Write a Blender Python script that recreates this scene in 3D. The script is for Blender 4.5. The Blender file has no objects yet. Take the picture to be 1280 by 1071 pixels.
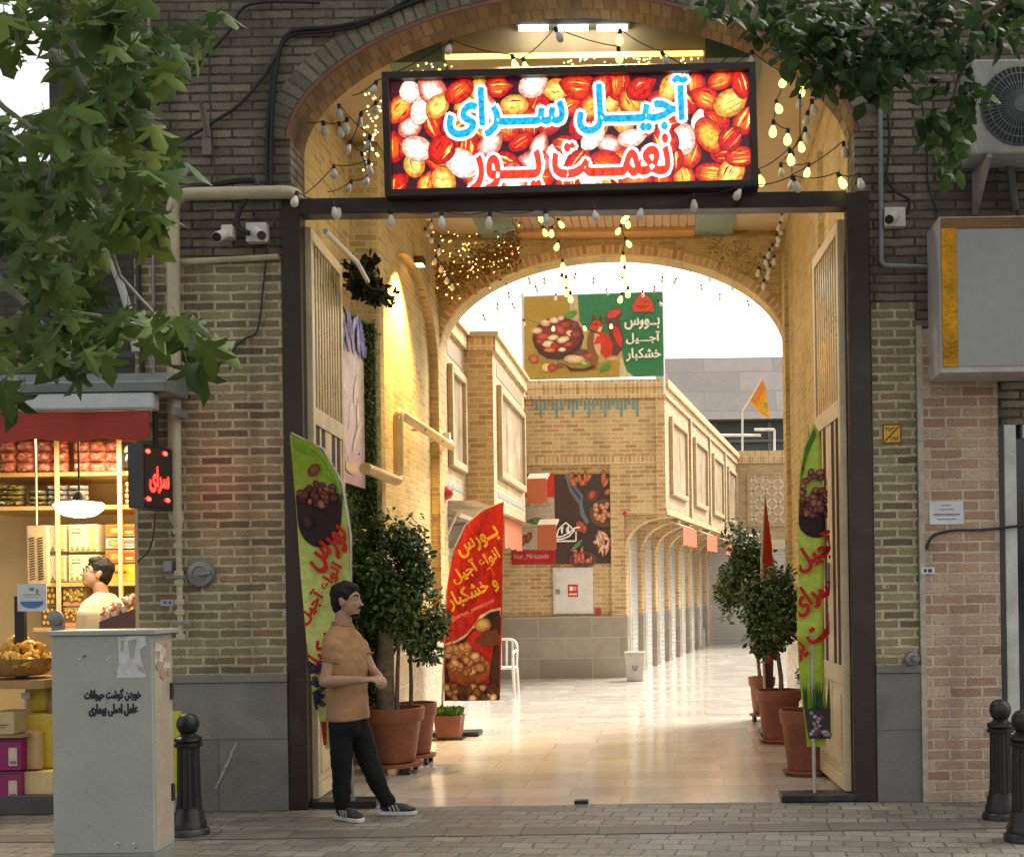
import bpy, bmesh, math, random
from mathutils import Vector, Matrix, Euler, noise
R = random.Random(11)
SCN = bpy.context.scene
COL = SCN.collection
PI = math.pi
rad = math.radians
# ---------------------------------------------------------------- camera, world, sun, exposure
D = 9.0            # metres from the camera to the street front
SC = 172.0         # photograph pixels per metre at the street front
F = SC * D
VX, VY, HC, RO = 840.0, 735.0, 1.57, 0.0143
cam = bpy.data.cameras.new('camera')
cam.sensor_fit = 'HORIZONTAL'; cam.sensor_width = 36.0
cam.lens = F / 1280 * 36
cam.shift_x = -(VX - 640) / 1280
cam.shift_y = (VY - 535.5) / 1280
cam.clip_end = 600; cam.clip_start = 0.05
co = bpy.data.objects.new('camera', cam); COL.objects.link(co)
co.matrix_world = Matrix.Translation((0, -D, HC)) @ Matrix.Rotation(PI/2, 4, 'X') @ Matrix.Rotation(-RO, 4, 'Z')
SCN.camera = co
SUN_EL, SUN_AZ = rad(52), rad(48)      # azimuth measured from +Y towards +X
W = bpy.data.worlds.new('World'); SCN.world = W; W.use_nodes = True
nt = W.node_tree; bg = nt.nodes['Background']
sky = nt.nodes.new('ShaderNodeTexSky'); sky.sky_type = 'NISHITA'; sky.sun_disc = False
sky.sun_elevation = SUN_EL; sky.sun_rotation = SUN_AZ
sky.air_density = 1.0; sky.dust_density = 6.0; sky.ozone_density = 0.6
bw = nt.nodes.new('ShaderNodeRGBToBW'); nt.links.new(sky.outputs[0], bw.inputs[0])   # overcast: cloud evens the blue out
ov = nt.nodes.new('ShaderNodeMix'); ov.data_type = 'RGBA'; ov.blend_type = 'MULTIPLY'; ov.inputs[0].default_value = 1
nt.links.new(bw.outputs[0], ov.inputs[6]); ov.inputs[7].default_value = (1.03, .985, .90, 1)
cl = nt.nodes.new('ShaderNodeMix'); cl.data_type = 'RGBA'; cl.inputs[0].default_value = .85
nt.links.new(sky.outputs[0], cl.inputs[6]); nt.links.new(ov.outputs[2], cl.inputs[7])
nt.links.new(cl.outputs[2], bg.inputs[0]); bg.inputs[1].default_value = 0.15
sl = bpy.data.lights.new('sun', 'SUN'); sl.energy = .6; sl.angle = rad(14); sl.color = (1, .94, .84)
so = bpy.data.objects.new('sun', sl); COL.objects.link(so)
sd = Vector((math.sin(SUN_AZ)*math.cos(SUN_EL), math.cos(SUN_AZ)*math.cos(SUN_EL), math.sin(SUN_EL)))
so.rotation_euler = sd.to_track_quat('Z', 'Y').to_euler(); so.location = (6, 10, 30)
SCN.view_settings.view_transform = 'Standard'; SCN.view_settings.look = 'None'
SCN.view_settings.exposure = 1.8; SCN.view_settings.gamma = 1
SCN.render.engine = 'CYCLES'
SCN.cycles.use_denoising = True; SCN.cycles.max_bounces = 8; SCN.cycles.sample_clamp_indirect = 6
SCN.cycles.transparent_max_bounces = 8
SCN.cycles.caustics_reflective = False; SCN.cycles.caustics_refractive = False

def at(px, py, y=0.0):
    "a photograph pixel at depth y -> world point"
    dx, dy = px - VX, py - VY
    u, v = dx - RO*dy, dy + RO*dx
    k = (D + y) / F
    return Vector((u*k, y, HC - v*k))
def Y(s): return D/s - D
def ground(px, py, z=0.0):
    v = (py - VY) + RO*(px - VX)
    y = (HC - z)*F/v - D
    return at(px, py, y)

# ---------------------------------------------------------------- helpers
def lin(c):
    return tuple((x/12.92 if x <= .04045 else ((x+.055)/1.055)**2.4) for x in c)
def hx(h):
    return lin(tuple(int(h[i:i+2], 16)/255 for i in (0, 2, 4)))
ORG = {}
def thing(name, label, cat, loc=(0, 0, 0), group=None, rz=0.0):
    o = bpy.data.objects.new(name, None); COL.objects.link(o)
    o.empty_display_size = .1
    o.location = loc; o.rotation_euler = (0, 0, rz)
    o['label'] = label; o['category'] = cat
    if group: o['group'] = group
    ORG[o.name] = Vector(loc)
    return o
def tag(o, label, cat, group=None):
    o['label'] = label; o['category'] = cat
    if group: o['group'] = group
    return o
def struct(o): o['kind'] = 'structure'; return o
def kids(o): return [c for c in bpy.data.objects if c.parent == o]
def dup(o, loc=None, rz=None, label=None, parent=None, scale=None):
    c = o.copy(); COL.objects.link(c); c.parent = parent
    if loc is not None: c.location = loc
    if rz is not None: c.rotation_euler = (0, 0, rz)
    if scale is not None: c.scale = scale
    if label: c['label'] = label
    for k in kids(o): dup(k, parent=c)
    return c

class MB:
    def __init__(s): s.v = []; s.f = []; s.m = []; s.uv = {}; s.sm = []; s.col = {}
    def p(s, co): s.v.append(Vector(co)); return len(s.v)-1
    def face(s, idx, m=0, uv=None, smooth=False):
        s.f.append(list(idx)); s.m.append(m); s.sm.append(smooth)
        if uv is not None: s.uv[len(s.f)-1] = uv
    def poly(s, pts, m=0, uv=None): s.face([s.p(q) for q in pts], m, uv)
    def box(s, x0, x1, y0, y1, z0, z1, m=0, T=None):
        P = [(x, y, z) for z in (z0, z1) for y in (y0, y1) for x in (x0, x1)]
        if T: P = [T(*q) for q in P]
        i = [s.p(q) for q in P]
        for q in ((0, 2, 3, 1), (4, 5, 7, 6), (0, 1, 5, 4), (2, 6, 7, 3), (0, 4, 6, 2), (1, 3, 7, 5)):
            s.face([i[k] for k in q], m)
        return s
    def bar(s, a, b, w, h, m=0, up=(0, 0, 1)):
        a, b = Vector(a), Vector(b); d = (b-a).normalized(); up = Vector(up)
        if abs(d.dot(up)) > .95: up = Vector((0, 1, 0))
        r = d.cross(up).normalized(); u = r.cross(d)
        i = [s.p(q + r*(sx*w/2) + u*(sy*h/2)) for q in (a, b) for sx, sy in ((-1, -1), (1, -1), (1, 1), (-1, 1))]
        for k in range(4): s.face([i[k], i[(k+1) % 4], i[4+(k+1) % 4], i[4+k]], m)
        s.face([i[3], i[2], i[1], i[0]], m); s.face(i[4:], m)
        return s
    def prism(s, A, B, m=0, mside=None):
        ia = [s.p(q) for q in A]; ib = [s.p(q) for q in B]; n = len(A)
        s.face(ia, m); s.face(ib[::-1], m)
        for k in range(n): s.face([ia[(k+1) % n], ia[k], ib[k], ib[(k+1) % n]], m if mside is None else mside)
        return s
    def tube(s, path, r, n=8, m=0, cap=True):
        path = [Vector(q) for q in path]; rs = r if isinstance(r, (list, tuple)) else [r]*len(path)
        t0 = (path[1]-path[0]).normalized()
        nrm = t0.orthogonal().normalized(); rings = []
        for k, q in enumerate(path):
            t = (path[min(k+1, len(path)-1)] - path[max(k-1, 0)])
            t = t.normalized() if t.length > 1e-9 else t0
            nrm = (nrm - t*nrm.dot(t)); nrm = nrm.normalized() if nrm.length > 1e-6 else t.orthogonal().normalized()
            bi = t.cross(nrm)
            rings.append([s.p(q + (nrm*math.cos(2*PI*j/n) + bi*math.sin(2*PI*j/n))*rs[k]) for j in range(n)])
        for a, b in zip(rings, rings[1:]):
            for j in range(n): s.face([a[j], a[(j+1) % n], b[(j+1) % n], b[j]], m, smooth=True)
        if cap: s.face(rings[0][::-1], m); s.face(rings[-1], m)
        return s
    def lathe(s, c, prof, n=24, m=0, ax=(0, 0, 1), cap=True):
        c = Vector(c); ax = Vector(ax).normalized(); e = ax.orthogonal().normalized()
        if abs(ax.z) > .99: e = Vector((1, 0, 0))
        g = ax.cross(e); rings = []
        for r, z in prof:
            rings.append([s.p(c + ax*z + (e*math.cos(2*PI*j/n)+g*math.sin(2*PI*j/n))*max(r, 1e-4)) for j in range(n)])
        for a, b in zip(rings, rings[1:]):
            for j in range(n): s.face([a[j], a[(j+1) % n], b[(j+1) % n], b[j]], m, smooth=True)
        if cap: s.face(rings[0][::-1], m); s.face(rings[-1], m)
        return s
    def ell(s, c, r, n=14, k=9, m=0, M=None):
        c = Vector(c); r = (r, r, r) if not isinstance(r, (tuple, list)) else r
        rings = []
        for i in range(k+1):
            th = PI*i/k; zz = -math.cos(th); rr = max(math.sin(th), .004)
            row = []
            for j in range(n):
                q = Vector((r[0]*rr*math.cos(2*PI*j/n), r[1]*rr*math.sin(2*PI*j/n), r[2]*zz))
                if M: q = M @ q
                row.append(s.p(c+q))
            rings.append(row)
        for a, b in zip(rings, rings[1:]):
            for j in range(n): s.face([a[j], a[(j+1) % n], b[(j+1) % n], b[j]], m, smooth=True)
        s.face(rings[0][::-1], m, smooth=True); s.face(rings[-1], m, smooth=True)
        return s
    def mesh(s, name, mats, off=Vector((0, 0, 0)), sharp=40):
        me = bpy.data.meshes.new(name)
        me.from_pydata([tuple(q-off) for q in s.v], [], s.f)
        mats = mats if isinstance(mats, (list, tuple)) else [mats]
        for q in mats: me.materials.append(q)
        me.polygons.foreach_set('material_index', s.m)
        me.polygons.foreach_set('use_smooth', s.sm)
        ul = me.uv_layers.new(name='UVMap').data
        for pi, pg in enumerate(me.polygons):
            if pi in s.uv:
                for li, q in zip(pg.loop_indices, s.uv[pi]): ul[li].uv = q
                continue
            nn = pg.normal; a = max(range(3), key=lambda k: abs(nn[k]))
            for li, vi in zip(pg.loop_indices, pg.vertices):
                q = s.v[vi]
                ul[li].uv = (q.y, q.z) if a == 0 else ((q.x, q.z) if a == 1 else (q.x, q.y))
        if s.col:
            ca = me.color_attributes.new('Col', 'FLOAT_COLOR', 'POINT')
            for vi in range(len(s.v)):
                c = s.col.get(vi, (1, 1, 1)); ca.data[vi].color = (c[0], c[1], c[2], 1)
        if any(s.sm): me.set_sharp_from_angle(angle=rad(sharp))
        me.validate()
        return me
    def build(s, name, mats, parent=None, bevel=0, sharp=40):
        off = ORG.get(parent.name, Vector((0, 0, 0))) if parent else Vector((0, 0, 0))
        o = bpy.data.objects.new(name, s.mesh(name, mats, off, sharp)); COL.objects.link(o)
        if parent: o.parent = parent
        ORG[o.name] = off
        if bevel:
            b = o.modifiers.new('bevel', 'BEVEL'); b.width = bevel; b.segments = 2; b.limit_method = 'ANGLE'; b.angle_limit = rad(40)
        return o

# ---------------------------------------------------------------- materials
MATS = {}
def newmat(name):
    m = bpy.data.materials.new(name); m.use_nodes = True
    n = m.node_tree.nodes; b = n['Principled BSDF']
    return m, m.node_tree, b
def L(nt, a, b): nt.links.new(a, b)
def noise_node(nt, scale, detail=4, vec=None, rough=.55):
    n = nt.nodes.new('ShaderNodeTexNoise'); n.inputs['Scale'].default_value = scale
    n.inputs['Detail'].default_value = detail; n.inputs['Roughness'].default_value = rough
    if vec is not None: L(nt, vec, n.inputs['Vector'])
    return n
def mixc(nt, a, b, fac, mode='MIX'):
    m = nt.nodes.new('ShaderNodeMix'); m.data_type = 'RGBA'; m.blend_type = mode
    for sock, val in ((m.inputs[0], fac), (m.inputs[6], a), (m.inputs[7], b)):
        if hasattr(val, 'links'): L(nt, val, sock)
        elif isinstance(val, (int, float)): sock.default_value = val
        else: sock.default_value = (*val[:3], 1)
    return m.outputs[2]
def ramp(nt, fac, stops, interp='LINEAR'):
    r = nt.nodes.new('ShaderNodeValToRGB'); e = r.color_ramp.elements; r.color_ramp.interpolation = interp
    while len(e) < len(stops): e.new(.5)
    for k, (p, c) in enumerate(stops):
        e[k].position = p; e[k].color = (*c[:3], 1) if isinstance(c, (tuple, list)) else (c, c, c, 1)
    L(nt, fac, r.inputs[0]); return r.outputs[0]
def mathn(nt, op, a, b=0.0):
    m = nt.nodes.new('ShaderNodeMath'); m.operation = op
    for sock, val in ((m.inputs[0], a), (m.inputs[1], b)):
        if hasattr(val, 'links'): L(nt, val, sock)
        else: sock.default_value = val
    return m.outputs[0]
def bump(nt, b, h, strength=.3, dist=.01):
    n = nt.nodes.new('ShaderNodeBump'); n.inputs['Strength'].default_value = strength; n.inputs['Distance'].default_value = dist
    L(nt, h, n.inputs['Height']); L(nt, n.outputs[0], b.inputs['Normal'])
def paint(name, c, rough=.5, metal=0.0, var=.18, scale=6, bmp=.15, dirt=None, spec=.5):
    if name in MATS: return MATS[name]
    m, nt, b = newmat(name)
    tc = nt.nodes.new('ShaderNodeTexCoord').outputs['Object']
    n1 = noise_node(nt, scale, 5, tc); n2 = noise_node(nt, scale*9, 4, tc)
    f = ramp(nt, n1.outputs[0], [(.3, 1-var), (.7, 1+var*.6)])
    col = mixc(nt, c, f, 1.0, 'MULTIPLY')
    col = mixc(nt, col, ramp(nt, n2.outputs[0], [(.3, 1-var*.6), (.7, 1+var*.3)]), 1.0, 'MULTIPLY')
    if dirt:
        d = noise_node(nt, scale*.45, 6, tc, .7)
        col = mixc(nt, col, dirt, ramp(nt, d.outputs[0], [(.52, 0.0), (.72, .75)]))
    L(nt, col, b.inputs['Base Color'])
    L(nt, ramp(nt, n1.outputs[0], [(.3, max(rough-.08, .02)), (.7, min(rough+.1, 1))]), b.inputs['Roughness'])
    b.inputs['Metallic'].default_value = metal; b.inputs['Specular IOR Level'].default_value = spec
    if bmp: bump(nt, b, n2.outputs[0], bmp, .004)
    MATS[name] = m; return m
def emit(name, c, strength, base=(.8, .8, .8)):
    if name in MATS: return MATS[name]
    m, nt, b = newmat(name)
    b.inputs['Base Color'].default_value = (*base, 1)
    b.inputs['Emission Color'].default_value = (*c, 1); b.inputs['Emission Strength'].default_value = strength*.6
    MATS[name] = m; return m
def brick(name, stops, mortar, bw=.22, bh=.066, ms=.011, rough=.85, stain=(.5, 1.15), bmp=.8, off=.5, soot=None, wob=.006, sootr=(.5, .75)):
    if name in MATS: return MATS[name]
    m, nt, b = newmat(name)
    uv = nt.nodes.new('ShaderNodeTexCoord').outputs['UV']
    wn = noise_node(nt, 7, 3, uv)
    sub = nt.nodes.new('ShaderNodeVectorMath'); sub.operation = 'SUBTRACT'; L(nt, wn.outputs[1], sub.inputs[0]); sub.inputs[1].default_value = (.5, .5, .5)
    sc = nt.nodes.new('ShaderNodeVectorMath'); sc.operation = 'SCALE'; L(nt, sub.outputs[0], sc.inputs[0]); sc.inputs['Scale'].default_value = wob*3
    ad = nt.nodes.new('ShaderNodeVectorMath'); ad.operation = 'ADD'; L(nt, uv, ad.inputs[0]); L(nt, sc.outputs[0], ad.inputs[1])
    bt = nt.nodes.new('ShaderNodeTexBrick'); L(nt, ad.outputs[0], bt.inputs['Vector'])
    bt.inputs['Scale'].default_value = 1; bt.inputs['Brick Width'].default_value = bw; bt.inputs['Row Height'].default_value = bh
    bt.inputs['Mortar Size'].default_value = ms; bt.inputs['Mortar Smooth'].default_value = .25; bt.inputs['Bias'].default_value = 0
    bt.offset = off
    bt.inputs['Color1'].default_value = (0, 0, 0, 1); bt.inputs['Color2'].default_value = (1, 1, 1, 1); bt.inputs['Mortar'].default_value = (.5, .5, .5, 1)
    col = ramp(nt, bt.outputs['Color'], stops)
    big = noise_node(nt, 1.3, 5, uv, .65); fine = noise_node(nt, 55, 5, uv)
    col = mixc(nt, col, ramp(nt, fine.outputs[0], [(.3, .72), (.7, 1.2)]), 1.0, 'MULTIPLY')
    mort = mixc(nt, mortar, ramp(nt, fine.outputs[0], [(.3, .75), (.7, 1.1)]), 1.0, 'MULTIPLY')
    # eroded joints: mortar breaks up along its edges
    fac = mathn(nt, 'MULTIPLY', bt.outputs['Fac'], ramp(nt, noise_node(nt, 18, 4, uv).outputs[0], [(.25, .35), (.55, 1.0)]))
    col = mixc(nt, col, mort, fac)
    col = mixc(nt, col, ramp(nt, big.outputs[0], [(.3, stain[0]), (.7, stain[1])]), 1.0, 'MULTIPLY')
    st = nt.nodes.new('ShaderNodeMapping'); st.inputs['Scale'].default_value = (3.2, .35, 1); L(nt, uv, st.inputs[0])
    sk = noise_node(nt, 1.0, 6, st.outputs[0], .65)
    col = mixc(nt, col, ramp(nt, sk.outputs[0], [(.36, stain[0]*.9), (.52, 1.0), (.68, 1.0), (.80, 1.15)]), .8, 'MULTIPLY')
    if soot:
        sn = noise_node(nt, .55, 6, uv, .6)
        col = mixc(nt, col, soot, ramp(nt, sn.outputs[0], [(sootr[0], 0.0), (sootr[1], .7)]))
    L(nt, col, b.inputs['Base Color']); b.inputs['Roughness'].default_value = rough
    h = mathn(nt, 'ADD', mathn(nt, 'MULTIPLY', bt.outputs['Fac'], -1.0), mathn(nt, 'MULTIPLY', fine.outputs[0], .5))
    h = mathn(nt, 'ADD', h, mathn(nt, 'MULTIPLY', bt.outputs['Color'], .35))
    bump(nt, b, h, bmp, .012)
    MATS[name] = m; return m
def attr_mat(name, rough=.5, em=0.0, lines=False, trans=0.0):
    if name in MATS: return MATS[name]
    m, nt, b = newmat(name)
    a = nt.nodes.new('ShaderNodeAttribute'); a.attribute_name = 'Col'
    tc = nt.nodes.new('ShaderNodeTexCoord').outputs['Object']
    if em:
        col = a.outputs['Color']
        if lines:
            uv = nt.nodes.new('ShaderNodeTexCoord').outputs['UV']
            n = noise_node(nt, 30, 3, uv)
            col = mixc(nt, col, ramp(nt, n.outputs[0], [(.35, .55), (.6, 1.25)]), 1.0, 'MULTIPLY')
        b.inputs['Base Color'].default_value = (.02, .02, .02, 1)
        L(nt, col, b.inputs['Emission Color']); b.inputs['Emission Strength'].default_value = em*.6
    else:
        n = noise_node(nt, 22, 4, tc)
        L(nt, mixc(nt, a.outputs['Color'], ramp(nt, n.outputs[0], [(.3, .8), (.7, 1.12)]), 1.0, 'MULTIPLY'), b.inputs['Base Color'])
    b.inputs['Roughness'].default_value = rough
    if name == 'leaf': b.inputs['Specular IOR Level'].default_value = .22
    if trans:
        t = nt.nodes.new('ShaderNodeBsdfTranslucent'); L(nt, a.outputs['Color'], t.inputs[0])
        mx = nt.nodes.new('ShaderNodeMixShader'); mx.inputs[0].default_value = trans
        L(nt, b.outputs[0], mx.inputs[1]); L(nt, t.outputs[0], mx.inputs[2])
        L(nt, mx.outputs[0], nt.nodes['Material Output'].inputs[0])
    MATS[name] = m; return m

FACADE = brick('facade_brick', [(0, (.16, .135, .095)), (.35, (.22, .19, .135)), (.7, (.27, .235, .17)), (1, (.33, .29, .215))], (.05, .043, .034), .30, .066, .010, soot=(.10, .09, .075), sootr=(.46, .72))  # near-black mortar: the shadow of the raked joints is put into its colour
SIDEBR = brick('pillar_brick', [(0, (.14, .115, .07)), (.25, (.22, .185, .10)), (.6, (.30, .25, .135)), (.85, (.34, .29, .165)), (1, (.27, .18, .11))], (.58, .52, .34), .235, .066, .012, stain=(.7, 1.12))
PINK = brick('pink_brick', [(0, (.35, .21, .14)), (.35, (.45, .30, .20)), (.7, (.50, .365, .25)), (1, (.55, .425, .30))], (.60, .53, .42), .235, .075, .010, stain=(.8, 1.1))
PALEPINK = PINK
HALL = brick('hall_brick', [(0, (.42, .285, .10)), (.4, (.54, .385, .145)), (.8, (.60, .44, .175)), (1, (.50, .345, .125))], (.64, .52, .28), .215, .062, .009, stain=(.8, 1.1), bmp=1.0)
YARD = brick('courtyard_brick', [(0, (.42, .25, .10)), (.35, (.53, .345, .155)), (.7, (.58, .395, .19)), (1, (.64, .46, .24))], (.68, .56, .37), .23, .075, .012, stain=(.88, 1.08), bmp=.35, wob=.003)
PALE = brick('pale_brick', [(0, (.40, .285, .15)), (.5, (.47, .35, .20)), (1, (.52, .40, .24))], (.57, .47, .32), .22, .065, .009, stain=(.9, 1.06), bmp=.3, wob=.003)
SOLD = brick('soldier_brick', [(0, (.44, .26, .11)), (.5, (.58, .38, .18)), (1, (.68, .48, .26))], (.76, .62, .40), .075, .20, .012, off=0.0, stain=(.9, 1.05), bmp=.35)
VOUS = brick('arch_brick', [(0, (.19, .17, .125)), (.5, (.27, .24, .175)), (1, (.35, .315, .235))], (.12, .11, .085), .085, .19, .011, off=0.0)
SOFF = brick('soffit_brick', [(0, (.22, .13, .06)), (.5, (.32, .20, .10)), (1, (.38, .26, .14))], (.20, .15, .09), .085, .2, .009, off=.5)
# ---------------------------------------------------------------- plain materials
BLACKM = paint('black_iron', (.018, .018, .02), .38, .3, dirt=(.10, .09, .08))
DARKBR = paint('gate_frame_paint', (.035, .02, .016), .42, .2, dirt=(.06, .045, .04))
CREAM = paint('gate_cream_paint', (.66, .54, .34), .4, dirt=(.5, .4, .25))
SLOT = paint('gate_dark_glass', (.03, .009, .006), .6, bmp=0, spec=.2)
GOLD = paint('gate_bronze_strip', (.56, .44, .22), .3, .75, var=.05, bmp=0)
STONE = None
def stone(name, c1, c2, rough=.6, bw=1.0, bh=.48, ms=.006, joint=(.12, .12, .11), vein=None, offs=.5, spec=.5, bmp=.2, vs=2.2, vf=.5):
    m, nt, b = newmat(name)
    uv = nt.nodes.new('ShaderNodeTexCoord').outputs['UV']
    n = noise_node(nt, vs, 8, uv, .65); n.inputs['Distortion'].default_value = 1.2
    col = ramp(nt, n.outputs[0], [(.28, c1), (.72, c2)])
    f = noise_node(nt, 90, 3, uv)
    col = mixc(nt, col, ramp(nt, f.outputs[0], [(.3, .82), (.7, 1.1)]), 1.0, 'MULTIPLY')
    if vein:
        v = noise_node(nt, vs*1.6, 5, uv, .6); v.inputs['Distortion'].default_value = 2.5
        col = mixc(nt, col, vein, ramp(nt, v.outputs[0], [(.47, 0.0), (.5, vf), (.53, 0.0)]))
    bt = nt.nodes.new('ShaderNodeTexBrick'); L(nt, uv, bt.inputs['Vector']); bt.inputs['Scale'].default_value = 1
    bt.inputs['Brick Width'].default_value = bw; bt.inputs['Row Height'].default_value = bh; bt.inputs['Mortar Size'].default_value = ms
    bt.inputs['Color1'].default_value = (.84, .84, .84, 1); bt.inputs['Color2'].default_value = (1.1, 1.08, 1.04, 1); bt.inputs['Mortar'].default_value = (1, 1, 1, 1)
    bt.inputs['Mortar Smooth'].default_value = .1; bt.offset = offs
    col = mixc(nt, col, bt.outputs['Color'], 1.0, 'MULTIPLY')
    col = mixc(nt, col, joint, bt.outputs['Fac'])
    L(nt, col, b.inputs['Base Color'])
    L(nt, ramp(nt, n.outputs[0], [(.3, max(rough-.07, .03)), (.7, rough+.06)]), b.inputs['Roughness'])
    b.inputs['Specular IOR Level'].default_value = spec
    bump(nt, b, mathn(nt, 'ADD', mathn(nt, 'MULTIPLY', bt.outputs['Fac'], -1.0), mathn(nt, 'MULTIPLY', f.outputs[0], .12)), bmp, .006)
    MATS[name] = m; return m
GRANITE = stone('grey_plinth_stone', (.13, .13, .122), (.235, .23, .215), .6, 2.2, .52, .005, (.10, .10, .10), vein=(.34, .34, .32), vf=.10)
YSTONE = stone('courtyard_plinth_stone', (.27, .245, .20), (.37, .335, .28), .5, .95, .36, .007, (.42, .38, .32))
MARBLE = stone('floor_marble', (.60, .56, .50), (.73, .695, .635), .13, .80, .40, .005, (.47, .43, .36), vein=(.78, .72, .62), offs=.5, bmp=.05, vs=1.4, spec=.75)
MARBLE.node_tree.nodes['Principled BSDF'].inputs['Coat Weight'].default_value = .25; MARBLE.node_tree.nodes['Principled BSDF'].inputs['Coat Roughness'].default_value = .2
WMARB = stone('wall_marble', (.52, .43, .31), (.66, .57, .43), .25, 1.1, .32, .007, (.70, .62, .48), vein=(.74, .66, .52), bmp=.08)
PAVER = None
def paver():
    m, nt, b = newmat('sidewalk_pavers')
    uv = nt.nodes.new('ShaderNodeTexCoord').outputs['UV']
    wn = noise_node(nt, 2.5, 3, uv)
    sub = nt.nodes.new('ShaderNodeVectorMath'); sub.operation = 'SUBTRACT'; L(nt, wn.outputs[1], sub.inputs[0]); sub.inputs[1].default_value = (.5, .5, .5)
    sc = nt.nodes.new('ShaderNodeVectorMath'); sc.operation = 'SCALE'; L(nt, sub.outputs[0], sc.inputs[0]); sc.inputs['Scale'].default_value = .08
    ad = nt.nodes.new('ShaderNodeVectorMath'); ad.operation = 'ADD'; L(nt, uv, ad.inputs[0]); L(nt, sc.outputs[0], ad.inputs[1])
    mp = nt.nodes.new('ShaderNodeMapping'); mp.inputs['Rotation'].default_value = (0, 0, rad(7)); L(nt, ad.outputs[0], mp.inputs[0])
    bt = nt.nodes.new('ShaderNodeTexBrick'); L(nt, mp.outputs[0], bt.inputs['Vector'])
    bt.inputs['Scale'].default_value = 1; bt.inputs['Brick Width'].default_value = .20; bt.inputs['Row Height'].default_value = .155
    bt.inputs['Mortar Size'].default_value = .008; bt.inputs['Mortar Smooth'].default_value = .5
    bt.inputs['Color1'].default_value = (0, 0, 0, 1); bt.inputs['Color2'].default_value = (1, 1, 1, 1); bt.inputs['Mortar'].default_value = (.5, .5, .5, 1)
    col = ramp(nt, bt.outputs['Color'], [(0, (.15, .137, .118)), (.5, (.195, .18, .155)), (1, (.245, .226, .198))])
    n = noise_node(nt, 1.1, 6, uv, .65); f = noise_node(nt, 40, 5, uv)
    col = mixc(nt, col, ramp(nt, n.outputs[0], [(.3, .65), (.7, 1.2)]), 1.0, 'MULTIPLY')
    col = mixc(nt, col, ramp(nt, f.outputs[0], [(.3, .7), (.7, 1.25)]), 1.0, 'MULTIPLY')
    col = mixc(nt, col, (.055, .05, .045), mathn(nt, 'MULTIPLY', bt.outputs['Fac'], .65))
    L(nt, col, b.inputs['Base Color'])
    L(nt, ramp(nt, n.outputs[0], [(.35, .42), (.7, .7)]), b.inputs['Roughness'])
    h = mathn(nt, 'ADD', mathn(nt, 'MULTIPLY', bt.outputs['Fac'], -1.0), mathn(nt, 'MULTIPLY', f.outputs[0], .4))
    h = mathn(nt, 'ADD', h, mathn(nt, 'MULTIPLY', bt.outputs['Color'], .5))
    bump(nt, b, h, .8, .012)
    return m
PAVER = paver()
ASPH = paint('gutter_concrete', (.10, .095, .085), .7, var=.35, scale=3, bmp=.5)
PIPEC = paint('cream_gas_pipe_paint', (.50, .44, .30), .45, dirt=(.3, .25, .17))
GREYM = paint('grey_metal', (.24, .25, .26), .45, .4, dirt=(.14, .13, .12))
WHITEP = paint('white_plastic', (.68, .67, .63), .4, dirt=(.4, .38, .33), var=.1)
CABLE = paint('black_cable', (.015, .015, .016), .55)
TERRA = paint('terracotta_pot', (.23, .070, .033), .55, var=.35, scale=4, dirt=(.29, .14, .085))
SOIL = paint('potting_soil', (.05, .035, .022), .95, var=.4, scale=30, bmp=.6)
BARK = paint('bark', (.17, .125, .08), .9, var=.4, scale=14, bmp=.8, dirt=(.30, .25, .17))
PALEBARK = paint('plane_bark', (.25, .235, .19), .85, var=.4, scale=9, bmp=.5, dirt=(.12, .12, .09))
WOODC = paint('ceiling_wood', (.44, .27, .12), .55, var=.2, scale=3)
PLAST = paint('beige_plaster', (.60, .47, .28), .8, var=.1)
GREENP = paint('grey_green_panel', (.19, .25, .20), .7, var=.15)
SHELFW = paint('shelf_wood', (.62, .40, .15), .5, var=.15)
LEAFM = attr_mat('leaf', .6, trans=.3)
LEAFG = attr_mat('glossy_leaf', .3, trans=.15)
PRINT = attr_mat('printed_vinyl', .5)
CLOTH = attr_mat('printed_fabric', .75, trans=.15)
def cloth_bump():
    nt = CLOTH.node_tree; b = nt.nodes['Principled BSDF']; tc = nt.nodes.new('ShaderNodeTexCoord').outputs['Object']
    mp = nt.nodes.new('ShaderNodeMapping'); mp.inputs['Scale'].default_value = (9, 9, 2.5); mp.inputs['Rotation'].default_value = (0, rad(25), 0); L(nt, tc, mp.inputs[0])
    n = noise_node(nt, 1.0, 3, mp.outputs[0]); bump(nt, b, n.outputs[0], .8, .05)
cloth_bump()

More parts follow.
